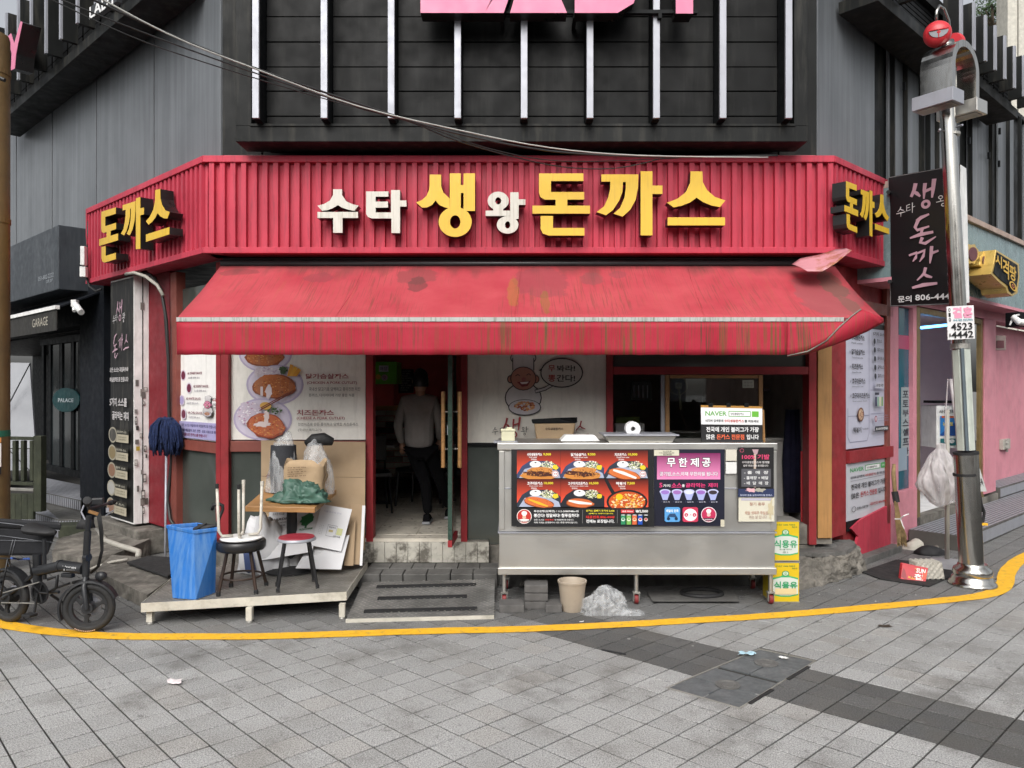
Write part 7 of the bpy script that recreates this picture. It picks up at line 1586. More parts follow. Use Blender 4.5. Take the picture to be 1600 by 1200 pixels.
# leaning grey boards, railing, steps
sgn = thing('advertising_balloon', 'round teal sign on the folding glass door of the bar', 'round sign', tuple(at(103, 625, 11.7)))
MB().pq(FL, [(103 + 21 * math.cos(k * .2618), 625 + 19 * math.sin(k * .2618)) for k in range(24)], -.235, -.22).build('disc', mat('teal_disc', (.012, .06, .065), .4, spec=.2), sgn)
P = Print(20, 10); P.text(2, 3, 18, 8, 'PALACE', '#c0ccd0', .03); P.build([FL.pt(88, 618, -.218), FL.pt(118, 619, -.218), FL.pt(118, 631, -.218), FL.pt(88, 631, -.218)], 'print', sgn)
q = [at(-20, 566, 10.2), at(46, 567, 10.2), at(55, 700, 9.8), at(-20, 700, 9.8)]
lb2 = thing('leaning_banner', 'pale grey banner board leaning behind the dark wooden railing', 'banner board', tuple(at(25, 730, 9.7)))
MB().hexa([p for p in q], [p + Vector((.0, .03, 0)) for p in q]).build('board', M['greyboard'], lb2); q = [at(10, 702, 9.75), at(46, 702, 9.75), at(50, 735, 9.7), at(12, 735, 9.7)]; MB().hexa([p for p in q], [p + Vector((.0, .03, 0)) for p in q]).build('board', M['greyboard'], lb2)
b_ = MB(); b_.tube([at(47, 568, 10.0), at(12, 635, 9.9)], .008, 5); b_.tube([at(13, 702, 9.6), at(46, 735, 9.6)], .008, 5); b_.build('brace', M['blackmetal'], lb2)
rl_ = thing('wood_railing', 'mossy dark wooden railing with two balusters beside the steel steps', 'railing', tuple(at(40, 820, 8.9)))
FRl = Fr((at(64, 700, 8.9).x, 8.9), (-1, .25), (-.25, -1))
def RL(x0, y0, x1, y1, nm, o0=-.05, o1=0, m='greenwood'): return MB().pb(FRl, x0, y0, x1, y1, o0, o1).build(nm, M[m], rl_, bevel=.004)
RL(52, 681, 64, 800, 'post', -.08); RL(5, 682, 51.5, 688, 'rail'); RL(5, 752, 51.5, 759, 'rail'); RL(19, 688.5, 24, 751.5, 'baluster'); RL(32, 688.5, 37, 751.5, 'baluster'); RL(46, 688.5, 51, 751.5, 'baluster'); RL(5, 688.5, 9, 751.5, 'baluster'); 
RL(5, 762, 51.5, 768, 'rail', m='stepmetal')
for k in range(5): RL(5 + k * 9.4, 771, 14 + k * 9.4, 812, 'board', -.04)
M['tread_shade'] = mat('shaded_tread_groove', (.09, .088, .08), .5, var=.2)  # shade between the ribs painted in: step body dark, ribs bright
sp_ = thing('metal_steps', 'ribbed galvanised metal steps up to the black bar door', 'steps', tuple(at(80, 820, 8.7)))
def wedge(front, back, z, zb, nm, m='stepmetal', par=None):
    f_ = [gz(x, y, z) for x, y in front]; k_ = [gz(x, y, z) for x, y in back]; top = f_ + k_[::-1]
    o_ = MB(); o_.hexa([Vector((p.x, p.y, zb)) for p in top], top); o_.build(nm, M['tread_shade'], par or sp_, bevel=.003); return top
t1 = wedge([(18, 790), (92, 812), (127, 811)], [(20, 780), (60, 784), (127, 800)], .24, .0, 'lower_step')
t2 = wedge([(62, 768), (127, 782)], [(62, 745), (127, 758)], .37, .2, 'upper_step')
def ridges(q, n, nm, par, m='alu'):
    b_ = MB()
    for k in range(n):
        v0 = (k + .2) / n; v1 = (k + .65) / n; qq = [bil(q, 0, v0), bil(q, 1, v0), bil(q, 1, v1), bil(q, 0, v1)]
        b_.hexa([p + Vector((0, 0, .0006)) for p in qq], [p + Vector((0, 0, .006)) for p in qq])
    o_ = b_.build(nm, M[m], par); o_['kind'] = 'stuff'
ridges([t1[0], t1[1], gz(60, 784, .24), gz(20, 780, .24)], 10, 'tread_ribs', sp_, 'alu'); ridges([t2[0], t2[1], t2[2], t2[3]], 12, 'tread_ribs', sp_, 'alu')
wb_ = MB(); q = [gz(92, 850), gz(135, 850), gz(135, 838), gz(92, 838)]; wb_.hexa(q, [p + Vector((0, 0, .21)) for p in q]); tag(wb_.build('timber_block', M['greenwood'], None, bevel=.01), 'mossy timber block below the metal steps behind the bicycle bag', 'timber')
# brown pole
bpz = thing('brown_pole', 'thick brown painted utility pole with stickers at the left edge', 'pole', (-5.07, 7.5, 0))
xp = (-15 - 800) / FP * 7.5
MB().lathe((xp, 7.5, 0), [(.165, 0), (.165, 5.2), (.155, 5.24)], 28).build('shaft', M['brownpole'], bpz, smooth=True, auto=40)
for z in (4.85, 3.4): MB().lathe((xp, 7.5, z), [(.172, 0), (.172, .05)], 28).build('clamp_band', M['brownpole'], bpz)
b_ = MB(); b_.tube([Vector((xp + .17, 7.38, 4.8 - .03)), Vector((xp + .22, 7.38, 4.75))], .02, 8); b_.build('pole_camera', M['blackmetal'], bpz)
for (y0, y1, cc) in ((684, 692, '#c98a4a'), (693, 730, '#e8e4e0'), (731, 742, '#1c1c1e')):
    P = Print(20, 30); P.rect(0, 0, 20, 30, cc)
    if y0 == 693:
        for k in range(4): P.text(2, 3 + k * 7, 18, 7 + k * 7, ['대출', '상담', '전화', '무료'][k], '#a83a4a', .05)
    P.build([Vector((xp + .09, 7.35, at(0, y0, 7.36).z)), Vector((xp + .155, 7.42, at(0, y0, 7.36).z)), Vector((xp + .155, 7.42, at(0, y1, 7.36).z)), Vector((xp + .09, 7.35, at(0, y1, 7.36).z))], 'sticker', bpz, base=.012)
MB().lathe((xp, 7.5, 1.32), [(.168, 0), (.168, .06)], 28).build('green_tape', mat('green_tape', (.02, .16, .1), .5), bpz)

# ================================================================ pink shop on the right
ps = thing('pink_shop', 'pink painted shop front with brass framed glass door and teal sign band', 'building', tuple(FR.P(3, 0, 0)))
def RV(x0, x1, z0, z1, o0, o1, m='pink', nm='wall_panel', par=None, bev=.004):
    a = FR.hit(x0, 600, o1)[0]; c = FR.hit(x1, 600, o1)[0]; return MB().fb(FR, min(a, c), max(a, c), z0, z1, o0, o1).build(nm, M[m], par or ps, bevel=bev)
zc = 2.72
RV(1391.5, 1404, .04, 3.05, -.15, .03, nm='pillar'); RV(1427, 1432.5, .62, 3.05, -.1, .02, nm='pillar'); RV(1404, 1433, .04, .62, -.12, .025, nm='window_apron')
RV(1404.5, 1426.5, .62, 2.72, -.06, -.03, m='tealglass', nm='window_pane'); RV(1404.5, 1427, 2.72, 3.05, -.1, .02, nm='lintel')
RV(1433, 1438, .25, 2.75, -.05, .01, m='goldframe', nm='door_frame'); RV(1533, 1538, .25, 2.75, -.05, .01, m='goldframe', nm='door_frame'); RV(1438.5, 1532.5, 2.68, 2.75, -.05, .01, m='goldframe', nm='door_head')
RV(1502, 1505, .27, 2.67, -.04, .0, m='goldframe', nm='door_stile'); RV(1505.5, 1532.5, .27, 2.67, -.03, -.02, m='glass', nm='pane', bev=0)
RV(1433, 1900, 2.76, 3.2, -.2, .02, nm='lintel')
RV(1538.5, 1556, .3, 2.76, -.2, .03, nm='pillar')
RV(1556, 1900, .3, 2.76, -.36, -.28, nm='recess_wall'); 
# inside
s_a = FR.hit(1433, 600)[0]; s_b = FR.hit(1556, 600)[0]
M['mauve'] = mat('mauve_plaster', (.72, .62, .66), .8, var=.05); M['arch'] = mat('dark_rose', (.14, .05, .06), .7)
MB().fb(FR, s_a - .3, s_b + 1, .25, 2.8, -2.6, -2.5).build('room_wall', M['mauve'], ps); MB().fb(FR, s_a - .3, s_a - .2, .25, 2.8, -2.5, -.15).build('room_wall', M['mauve'], ps); MB().fb(FR, s_b, s_b + .1, .25, 2.8, -2.5, -.36).build('room_wall', M['mauve'], ps)
MB().fb(FR, s_a - .2, s_b, .15, .26, -2.5, -.1).build('floor', M['white'], ps); MB().fb(FR, s_a - .2, s_b, 2.8, 2.9, -2.5, -.2).build('ceiling', M['mauve'], ps)
def archf(x0, x1, y0, y1, off):
    a, z1 = FR.hit(x0, y0, off); c, zb_ = FR.hit(x1, y1, off); c = FR.hit(x1, y0, off)[0]; r_ = abs(c - a) / 2; m_ = (a + c) / 2
    pts = [(a, zb_), (c, zb_)] + [(m_ + r_ * math.cos(t * math.pi / 12), z1 - r_ + r_ * math.sin(t * math.pi / 12)) for t in range(13)]
    MB().hexa([FR.P(s_, z, off) for s_, z in pts], [FR.P(s_, z, off - .06) for s_, z in pts]).build('arch', M['arch'], ps)
archf(1466, 1494, 592, 616, -2.44); archf(1440, 1451, 580, 700, -2.0)
sl_ = MB(); p0 = at(1440, 512, 9.9); p1 = at(1478, 508, 10.6); sl_.tube([p0, p1], .02, 6)
em = bpy.data.materials.new('blue_neon'); em.use_nodes = True; eb = em.node_tree.nodes['Principled BSDF']; eb.inputs['Base Color'].default_value = (.1, .4, .9, 1); eb.inputs['Emission Color'].default_value = (.1, .45, 1, 1); eb.inputs['Emission Strength'].default_value = 6.0
tag(sl_.build('neon_tube', em, None), 'thin glowing blue light tube inside the pink shop above its door', 'light tube')
bs = thing('photo_machine', 'white self service machine with a blue and orange poster inside the pink shop', 'machine', tuple(FR.P(s_a + 1.2, .26, -1.6)))
MBx = MB().pb(Fr((0, 10.6), (1, 0), (0, -1)), 1463, 634, 1497, 700, -.4, 0); MBx.build('cabinet', M['white'], bs, bevel=.01)
MB().pb(Fr((0, 10.6), (1, 0), (0, -1)), 1461, 626, 1490, 630, -.3, .0).build('top_bar', M['black'], bs)
P = Print(34, 60); P.text(4, 4, 30, 9, '사진인화', '#303038', .04); P.rect(6, 13, 32, 42, '#2a7ac0'); P.poly([(6, 40), (32, 20), (32, 42), (6, 42)], '#184e96'); P.rect(8, 13, 28, 16, '#c86038'); P.text(10, 22, 26, 28, '뉴포토', '#e8d050', .05); P.rect(6, 46, 32, 56, '#1f6a70'); P.ell(16, 50, 4, 3, '#e8e8e8'); P.ell(24, 50, 4, 3, '#e8e8e8')
P.build([at(1463, 636, 10.59), at(1497, 636, 10.59), at(1497, 700, 10.59), at(1463, 700, 10.59)], 'print', bs)
P = Print(20, 180); P.rect(0, 20, 20, 36, '#b05070'); P.rect(6, 80, 20, 160, '#9aa9ac')
for k in range(7): P.text(8, 84 + k * 11, 17, 92 + k * 11, '포토부스셀프사'[k], '#20303a', .04)
P.rect(0, 150, 14, 176, '#8ea2b0')
P.build([FR.P(FR.hit(1404.5, 600)[0] + .02, 2.6, -.029), FR.P(FR.hit(1426, 600)[0], 2.6, -.029), FR.P(FR.hit(1426, 600)[0], .8, -.029), FR.P(FR.hit(1404.5, 600)[0] + .02, .8, -.029)], 'window_print', ps)
# teal band and gold letters
tb_ = thing('teal_sign_band', 'weathered teal sign band with cream trim over the pink shop', 'sign band', tuple(FR.P(3, 3.1, .3)))
s_a = FR.hit(1391, 400, .3)[0]; s_b = FR.hit(1850, 400, .3)[0]; zt_ = FR.hit(1514, 348, .3)[1]; zb_ = FR.hit(1514, 463, .3)[1]
MB().fb(FR, s_a, s_b, zb_, zt_, -.05, .3).build('band', M['teal_band'], tb_); MB().fb(FR, s_a, s_b, zt_ + .001, zt_ + .07, -.05, .34).build('top_trim', mat('cream_trim', (.42, .32, .27), .6, dirt=(.2, .1, .06), damt=.6), tb_, bevel=.005); MB().fb(FR, s_a, s_b, zb_ - .04, zb_ - .001, -.05, .31).build('bottom_trim', M['pink'], tb_)
P = Print(50, 10); P.text(0, 0, 50, 10, '인생네컷 사진관 셀프 스튜디오', '#b8c4c8', .02); P.build([FR.pt(1515, 434, .302), FR.pt(1553, 446, .302), FR.pt(1553, 460, .302), FR.pt(1515, 447, .302)], 'print', tb_)
gl = thing('gold_sign', 'gold Korean sign letters with two framed medallions on the teal band', 'shop sign', tuple(FR.pt(1570, 440, .5)))
def goldpoly(pts, off, dep, nm, m, par): 
    hh = [FR.hit(x, y, off) for x, y in pts]; return MB().hexa([FR.P(a, z, off - dep) for a, z in hh], [FR.P(a, z, off) for a, z in hh]).build(nm, M[m], par, bevel=.003)
M['goldpale'] = mat('gold_side', (.62, .43, .12), .35, metal=.4, var=.1)
bdy = goldpoly([(1556, 390), (1592, 412), (1593, 432), (1590, 458), (1582, 463), (1574, 458), (1572, 450), (1562, 442), (1548, 428), (1553, 412)], .62, .28, 'letter_block', 'goldpale', gl)
goldpoly([(1558, 394), (1590, 414), (1591, 431), (1588, 455), (1582, 459), (1577, 454), (1575, 446), (1563, 437), (1552, 426), (1556, 412)], .628, .006, 'letter_panel', 'black', gl)
P = Print(40, 56); P.text(1, 4, 12, 28, '시', '#d8ac3c', .08); P.text(13, 5, 24, 40, '격', '#d8ac3c', .08); P.text(25, 8, 37, 36, '팡', '#d8ac3c', .08); P.ring(31, 46, 6.6, 8, 2.2, '#d8ac3c', 22); P.ring(31, 46, 2.6, 3.6, 1.4, '#b86a2c', 14)
P.build([FR.pt(1554, 392, .64), FR.pt(1590, 413, .64), FR.pt(1590, 462, .64), FR.pt(1554, 432, .64)], 'letter_face', gl)
for (cx_, cy_) in ((1519, 397), (1541, 408)):
    f_ = goldpoly([(cx_ + 10 * math.cos(a * math.pi / 8) * (1.12 if a % 2 else .95), cy_ + 15 * math.sin(a * math.pi / 8) * (1.12 if a % 2 else .95)) for a in range(16)], .5, .2, 'medallion', 'goldpale', gl)
    goldpoly([(cx_ + 2 + 7 * math.cos(a * math.pi / 8), cy_ + 11 * math.sin(a * math.pi / 8)) for a in range(16)], .51, .008, 'medallion_face', 'arch', f_)
goldpoly([(1527, 393), (1547, 394), (1547, 420), (1540, 424), (1527, 412)], .44, .14, 'letter_block', 'goldpale', gl)
spk = thing('wall_speaker', 'small beige speaker box on the pink wall of the photo shop', 'speaker', tuple(FR.pt(1560, 547, .1)))
MB().pb(Fr(tuple(FR.P(FR.hit(1560, 530, .0)[0], 0, .1).xy), (1, .2), (.2, -1)), 1553, 524, 1572, 547, -.12, 0).build('speaker_body', mat('speaker_beige', (.32, .25, .23), .6), spk, bevel=.004); 
b_ = MB().pb(Fr(tuple(FR.P(FR.hit(1560, 530, .0)[0], 0, .1).xy), (1, .2), (.2, -1)), 1557, 532, 1569, 544, .002, .006); b_.build('speaker_grille', M['arch'], spk)
cm = thing('wall_camera', 'white wall camera under the teal band at the right edge', 'security camera', tuple(at(1590, 505, 10.4)))
MB().box(at(1592, 500, 10.6), .28, .2, .2, .4).build('mount_plate', M['black'], cm, bevel=.01); MB().tube([at(1582, 494, 10.3), at(1592, 503, 10.25), at(1602, 504, 10.3)], [.03, .045, .045], 10).build('camera_body', M['white'], cm, smooth=True, auto=40); b_ = MB(); b_.tube([at(1578, 508, 10.3), at(1583, 494, 10.35), at(1592, 492, 10.4)], .014, 6); b_.build('camera_arm', M['white'], cm, smooth=True)
ot = thing('wall_outlet', 'grey outdoor power outlet on the pink wall', 'outlet', tuple(FR.pt(1573, 700, -.27))); MB().pb(FR, 1568, 687, 1579, 701, -.28, -.22).build('outlet_box', M['pvc'], ot, bevel=.006); b_ = MB()
b_.tube([FR.pt(1573.5, 690, -.2), FR.pt(1573.5, 690, -.22)], .03, 10); b_.tube([FR.pt(1573.5, 698, -.2), FR.pt(1573.5, 698, -.22)], .03, 10); b_.build('socket', M['stepmetal'], ot); MB().tube([FR.pt(1573, 701, -.24), FR.pt(1573, 706, -.24)], .02, 6).build('plug', M['stepmetal'], ot)
# steel ribbed steps
rs2 = thing('ribbed_steps', 'ribbed steel ramp steps along the pink shop front', 'steps', tuple(FR.P(3, 0, .5)))
zA = .17
def strip(fr, s0, s1, o0, o1, z0, z1, n, nm):
    MB().fb(fr, s0, s1, z0, z1, o0, o1).build(nm, M['tread_shade'], rs2, bevel=.003)  # step body in the same painted groove shade
    b_ = MB()
    for k in range(n):
        a = o0 + (o1 - o0) * (k + .2) / n; c = o0 + (o1 - o0) * (k + .65) / n; b_.fb(fr, s0, s1, z1 + .0005, z1 + .007, a, c)
    o_ = b_.build('tread_ribs', M['alu'], rs2); o_['kind'] = 'stuff'
    b_ = MB(); m_ = int((s1 - s0) / .05)
    for k in range(m_): b_.fb(fr, s0 + k * .05 + .01, s0 + k * .05 + .035, z0 + .02, z1 - .02, o1 + .0005, o1 + .007)
    o_ = b_.build('riser_ribs', M['alu'], rs2); o_['kind'] = 'stuff'
s_a = FR.hit(1406, 850, .7)[0]; 
strip(FR, FR.hit(1420, 800, .04)[0], 9.0, .04, .62, .0, .17, 12, 'lower_step'); strip(FR, FR.hit(1556, 760, .0)[0] + .1, 9.0, -.27, .03, .171, .33, 6, 'upper_step')
MB().fb(FR, FR.hit(1433, 700)[0], FR.hit(1556, 700)[0], .0, .26, -.1, .03).build('threshold', M['concrete'], rs2)

# ================================================================ hanging black sign and lamp post
hs_ = thing('hanging_sign', 'large black projecting sign with pink brush letters in front of the lamp post arm', 'projecting sign', tuple(at(1440, 478, 7.3)))
qs = [at(1387, 277, 7.8), at(1500, 257, 7.2), at(1500, 475, 7.2), at(1391, 479, 7.8)]
ztp = (qs[0].z + qs[1].z) / 2
P = Print(112, 222)
sy = lambda y: y - 268 + 10
P.line([(1, 1), (111, 1), (111, 221), (1, 221), (1, 1)], 1, '#8a8a8a')
pkc = '#c9a0ae'
brushword(P, '생', 34, 16, 44, 46, pkc, 1.3); brushword(P, '수', 14, 54, 15, 17, '#dcd8d8', .9); brushword(P, '타', 30, 50, 15, 17, '#dcd8d8', .9); brushword(P, '왕', 78, 44, 22, 20, '#dcd8d8', .8)
brushword(P, '돈', 36, 72, 42, 50, pkc, 1.3); brushword(P, '까', 34, 126, 48, 28, pkc, 1.4); brushword(P, '스', 40, 160, 40, 34, pkc, 1.4)
P.text(16, 205, 39, 216, '문의', '#dedede', .02); P.text(45, 204, 108, 214, '806-4448', '#dedede', .04)
sheet('sign_face', None, None, qs, .02, P, '#17181a', parent=hs_)
b_ = MB(); q2 = [at(1501, 257, 7.2), at(1510, 263, 7.36), at(1515, 473, 7.36), at(1501, 475, 7.2)]; b_.hexa(q2, [at(1389, 278, 7.98), at(1388, 277, 7.83), at(1391, 478, 7.83), at(1392, 476, 7.98)][1::-1] + [at(1392, 476, 7.98), at(1391, 478, 7.83)]); b_.build('side_panel', M['white'], hs_, bevel=.003)
b_ = MB(); b_.tube([at(1388, 300, 7.42), FR.pt(1392, 303, .0)], .02, 6); b_.tube([at(1390, 440, 7.42), FR.pt(1394, 440, .0)], .02, 6); b_.build('bracket', M['blackmetal'], hs_)
lp = thing('lamp_post', 'stainless steel street lamp post with an arched head, two lamp boxes and two red lanterns', 'lamp post', tuple(gz(1520, 912)))
pb0 = gz(1519.5, 914); YP = pb0.y
b_ = MB(); b_.lathe(pb0, [(.2, 0), (.2, .02), (.188, .035), (.175, .05), (.17, .075), (.155, .09), (.165, .12), (.155, .155), (.125, .175), (.118, .20)], 32); b_.build('base_flange', M['chrome'], lp, smooth=True, auto=60)
def onp(px, py): return at(px, py, YP)
b_ = MB(); b_.tube([pb0 + Vector((-.01, 0, .17)), onp(1509, 707)], .102, 28); b_.build('lower_sleeve', M['chrome'], lp, smooth=True, auto=40)
for y in (708, 741): b_ = MB(); b_.tube([onp(1509.3, y + 2), onp(1509, y - 2)], .105, 24); b_.build('clamp_band', M['rubber'], lp)
b_ = MB(); b_.tube([onp(1509, 703), onp(1501, 545)], .077, 8, closed=False); b_.build('wrapped_section', mat('pale_green_wrap', (.52, .56, .5), .45, dirt=(.25, .27, .24), damt=.5, dscale=5, dstretch=(6, 6, .6)), lp)
b_ = MB(); b_.tube([onp(1503, 703) + Vector((0, -.08, 0)), onp(1495, 545) + Vector((0, -.08, 0))], .016, 6); b_.build('cable_cover', mat('slate_strip', (.1, .13, .15), .5), lp)
b_ = MB(); b_.tube([onp(1500, 546), onp(1480, 165)], [.073, .063], 24); b_.build('shaft', M['chrome'], lp, smooth=True, auto=40)
b_ = MB(); b_.tube([onp(1500, 545), onp(1500, 537)], .082, 20); b_.build('clamp_band', M['stepmetal'], lp)
b_ = MB(); b_.tube([onp(1487, 212), onp(1487, 208)], .07, 20); b_.build('clamp_band', M['stepmetal'], lp)
# arch: a band bent over in an upturned U, seen obliquely
ad = Vector((.82, .57, 0)).normalized(); an_ = Vector((ad.y, -ad.x, 0))
ac = onp(1484, 145); ac_top = onp(1478, 72).z
b_ = MB(); R_ = .25; Wd = .17; zc_ = ac_top - R_; prof = []
for k in range(17):
    a = math.pi * k / 16; prof.append((-R_ * math.cos(a), zc_ + R_ * math.sin(a) * 1.0))
prof = [(-R_, zc_ - .26)] + prof + [(R_, zc_ - .26)]
def band(mb, prof, r0, r1, w_):
    outer = []; n_ = len(prof)
    for s_, z in prof:
        c_ = Vector((0, zc_)); d = Vector((s_, max(0, z - zc_)))
        k = (R_ - .06) / R_; outer.append(((s_, z), (s_ * k, zc_ + (z - zc_) * k if z > zc_ else z)))
    ce = Vector((ac.x, ac.y, 0))
    for (o0, i0), (o1, i1) in zip(outer, outer[1:]):
        q = lambda p, w__: ce + ad * p[0] + an_ * w__ + Vector((0, 0, p[1]))
        mb.face([q(o0, w_), q(o1, w_), q(o1, -w_), q(o0, -w_)]); mb.face([q(i0, w_), q(i1, w_), q(i1, -w_), q(i0, -w_)]); mb.face([q(o0, w_), q(o1, w_), q(i1, w_), q(i0, w_)]); mb.face([q(o0, -w_), q(o1, -w_), q(i1, -w_), q(i0, -w_)])
band(b_, prof, 0, 0, .14); b_.build('arch', M['chrome'], lp)
for s_ in (-1, 1):
    c_ = Vector((ac.x, ac.y, zc_ - .30)) + ad * (R_ - .03) * s_ ; az = math.atan2(an_.y, an_.x)
    MB().box(c_, .36, .20, .12, az).build('lamp_box', M['alu'] if s_ < 0 else M['steel'], lp, bevel=.004)
    MB().box(c_ - Vector((0, 0, .063)), .30, .14, .006, az).build('lamp_glass', M['stepmetal'], lp)
MB().box(Vector((ac.x, ac.y, zc_ - .1)), .1, .05, .3, az).build('neck', M['chrome'], lp)
for k, (x, y, sc_, fx_) in enumerate(((1465, 53, 1.0, -1), (1490, 70, .9, 1))):
    c_ = at(x, y, YP + (-.1 if k == 0 else .25)); nrm = Vector((-.35, -.9, -.12)) if k == 0 else Vector((.75, .6, -.1)); nrm.normalize()
    Mq = nrm.to_track_quat('Z', 'Y').to_matrix()
    l_ = MB(); l_.lathe(c_, [(.10 * sc_, -.05), (.115 * sc_, -.02), (.115 * sc_, .0), (.105 * sc_, .02), (.10 * sc_, .035), (.06 * sc_, .06), (0, .068)], 28, M=Mq); lo = l_.build('lantern', M['redplastic'], lp, smooth=True, auto=50)
    if k == 0:
        g_ = MB(); pts = [Vector((.075 * math.cos(a * math.pi / 10), -.055 * abs(math.sin(a * math.pi / 10)) + .0, .055)) for a in range(11)]
        u_ = Vector((1, 0, 0)); v_ = Vector((0, 0, 1)); ce = c_ + nrm * .066; sx2 = v_.cross(nrm).normalized()
        if sx2.x < 0: sx2 = -sx2
        sy2 = nrm.cross(sx2).normalized(); sy2 = sy2 if sy2.z > 0 else -sy2
        q = [ce + sx2 * .078 * math.cos(a * math.pi / 12) + sy2 * (-.062 * math.sin(a * math.pi / 12) + .015) for a in range(13)]
        g_.hexa([p - nrm * .03 for p in q], q); g_.build('lantern_glass', M['greyboard'], lo)
        g_ = MB(); g_.tube([ce + sy2 * .016 + nrm * .004, ce - sy2 * .05 + nrm * .004], .004, 5); g_.tube([ce - sx2 * .08 + sy2 * .016 + nrm * .004, ce + sx2 * .08 + sy2 * .022 + nrm * .004], .005, 5); g_.build('lantern_bar', M['redplastic'], lo)
b_ = MB(); b_.tube([at(1463, 32, YP), at(1463, 18, YP), at(1468, 9, YP), at(1475, 14, YP + .02), at(1482, 32, YP + .04), at(1484, 52, YP + .08), at(1478, 66, YP + .05), at(1470, 72, YP)], .014, 8); b_.build('hook', M['chrome'], lp, smooth=True)
b_ = MB(); b_.tube([at(1470, 73, YP), at(1488, 66, YP)], .035, 12); b_.build('lantern_mount', M['chrome'], lp, smooth=True)
for x, y in ((1467, 205), (1496, 198), (1478, 199)): MB().tube([onp(x, y), onp(x + (3 if x > 1480 else -3), y) + Vector((0, -.05, 0))], .01, 8).build('bolt', M['alu'], lp)
P = Print(44, 52); P.text(2, 3, 5.5, 21, '0', '#1c1c1c', .03); 
P.rect(0, 0, 44, 52, '#e4e2e2')
for k, ch in enumerate('010'): P.text(2.2, 2.5 + k * 7.6, 5.8, 8.8 + k * 7.6, ch, '#1c1c1c', .04)
P.text(9, 2, 24, 19, '결', '#e89ab4', .12); P.text(26, 2, 41, 19, '혼', '#e89ab4', .12); P.text(9, 20.5, 41, 24.5, '국제 재혼 전문(해외)', '#4a8a9a', .02); P.text(5, 26.5, 40, 38, '4523', '#1c1c1c', .08); P.text(5, 39.5, 41, 50, '4442', '#1c1c1c', .08); P.text(1.5, 42, 4, 48, '·', '#1c1c1c', .02)
q = [at(1479, 479, YP - .13), at(1521, 477, YP - .11), at(1523, 529, YP - .11), at(1481, 531, YP - .13)]
sheet('flyer_plate', 'white phone number flyer plate with pink heading tied to the lamp post', 'flyer', q, .006, P, '#e4e2e2')
P = Print(20, 50); P.text(2, 2, 9, 6, '22', '#303030', .03); P.line([(6, 36), (14, 36)], 1, '#303030'); P.line([(8, 30), (8, 42)], 1, '#303030'); P.text(11, 30, 16, 42, '하', '#303030', .03)
sheet('torn_flyer', 'torn white paper flyer hanging from the lamp post sleeve', 'flyer', [at(1520, 716, YP + .02), at(1526, 716, YP + .04), at(1542, 768, YP + .08), at(1529, 768, YP + .04)], .002, P, '#c8cac6')
b_ = MB(); b_.tube([at(1526, 745, YP), at(1530, 780, YP), at(1538, 800, YP), at(1536, 815, YP), at(1530, 818, YP)], .012, 6); b_.tube([at(1527, 760, YP), at(1534, 800, YP)], .02, 6); tag(b_.build('tape_wrap', M['rubber'], None, smooth=True), 'black strap ends hanging on the right of the lamp post sleeve', 'strap')
tag(MB().box(at(1536, 819, YP), .07, .03, .02).build('yellow_tag', M['yellow'], None), 'small yellow tag hanging from the straps of the lamp post', 'tag')
# parasol stand, plastic bag, broom, egg cartons...
pq_s = thing('parasol_base', 'grey round parasol base with a thin pipe, a plastic bag tied over it', 'parasol base', tuple(gz(1478, 884)))
c_ = gz(1480, 884); MB().lathe(c_, [(.24, 0), (.245, .015), (.18, .045), (.05, .07), (0, .07)], 32).build('round_foot', mat('grey_plastic', (.3, .3, .31), .5), pq_s, smooth=True, auto=40)
MB().tube([c_ + Vector((0, 0, .05)), at(1480, 640, c_.y)], .022, 10).build('pipe', M['pvc'], pq_s, smooth=True)
b_ = MB(); cB = at(1470, 745, c_.y - .05)
prf = [(.0, .34), (.05, .33), (.045, .28), (.10, .22), (.17, .10), (.215, -.02), (.20, -.13), (.12, -.25), (.03, -.30)]
b_ = MB(); rng = []
def bagf(a, t):
    k = t * (len(prf) - 1); i = min(int(k), len(prf) - 2); f = k - i; r_ = prf[i][0] * (1 - f) + prf[i + 1][0] * f; z = prf[i][1] * (1 - f) + prf[i + 1][1] * f; an = a * 2 * math.pi
    nn = _nz.noise(Vector((math.cos(an) * 2.2, math.sin(an) * 2.2, z * 6))) * .3 + .12 * math.sin(an * 11 + z * 20); return cB + Vector((math.cos(an) * r_ * (1 + nn) * .95, math.sin(an) * r_ * (1 + nn) * .5, z))
b_.grid(bagf, 48, 26); tag(b_.build('hanging_bag', M['plastic2'], None, smooth=True), 'pale translucent plastic bag hanging on the parasol pipe beside the lamp post', 'plastic bag')
b_ = MB(); b_.tube([at(1481, 592, c_.y - .05), at(1478, 640, c_.y - .05), at(1476, 690, c_.y - .05)], .006, 5); b_.tube([at(1486, 592, c_.y - .03), at(1492, 640, c_.y - .03), at(1498, 690, c_.y)], [.02, .018, .01], 6); tag(b_.build('twisted_film', M['plastic2'], None, smooth=True), 'twisted plastic film tied from the lamp post down to the hanging bag', 'film')
br = thing('straw_broom', 'old straw broom with white string leaning between the red board and pink pillar', 'broom', tuple(gz(1412, 850)))
b_ = MB(); b_.tube([at(1397, 725, 7.75), at(1396, 740, 7.75), at(1400, 790, 7.7)], [.016, .022, .02], 8); b_.build('handle', M['straw'], br, smooth=True)
MB().tube([at(1398, 768, 7.72), at(1401, 785, 7.7)], .032, 10).build('binding', M['rubber'], br)
b_ = MB(); rq = random.Random(9)
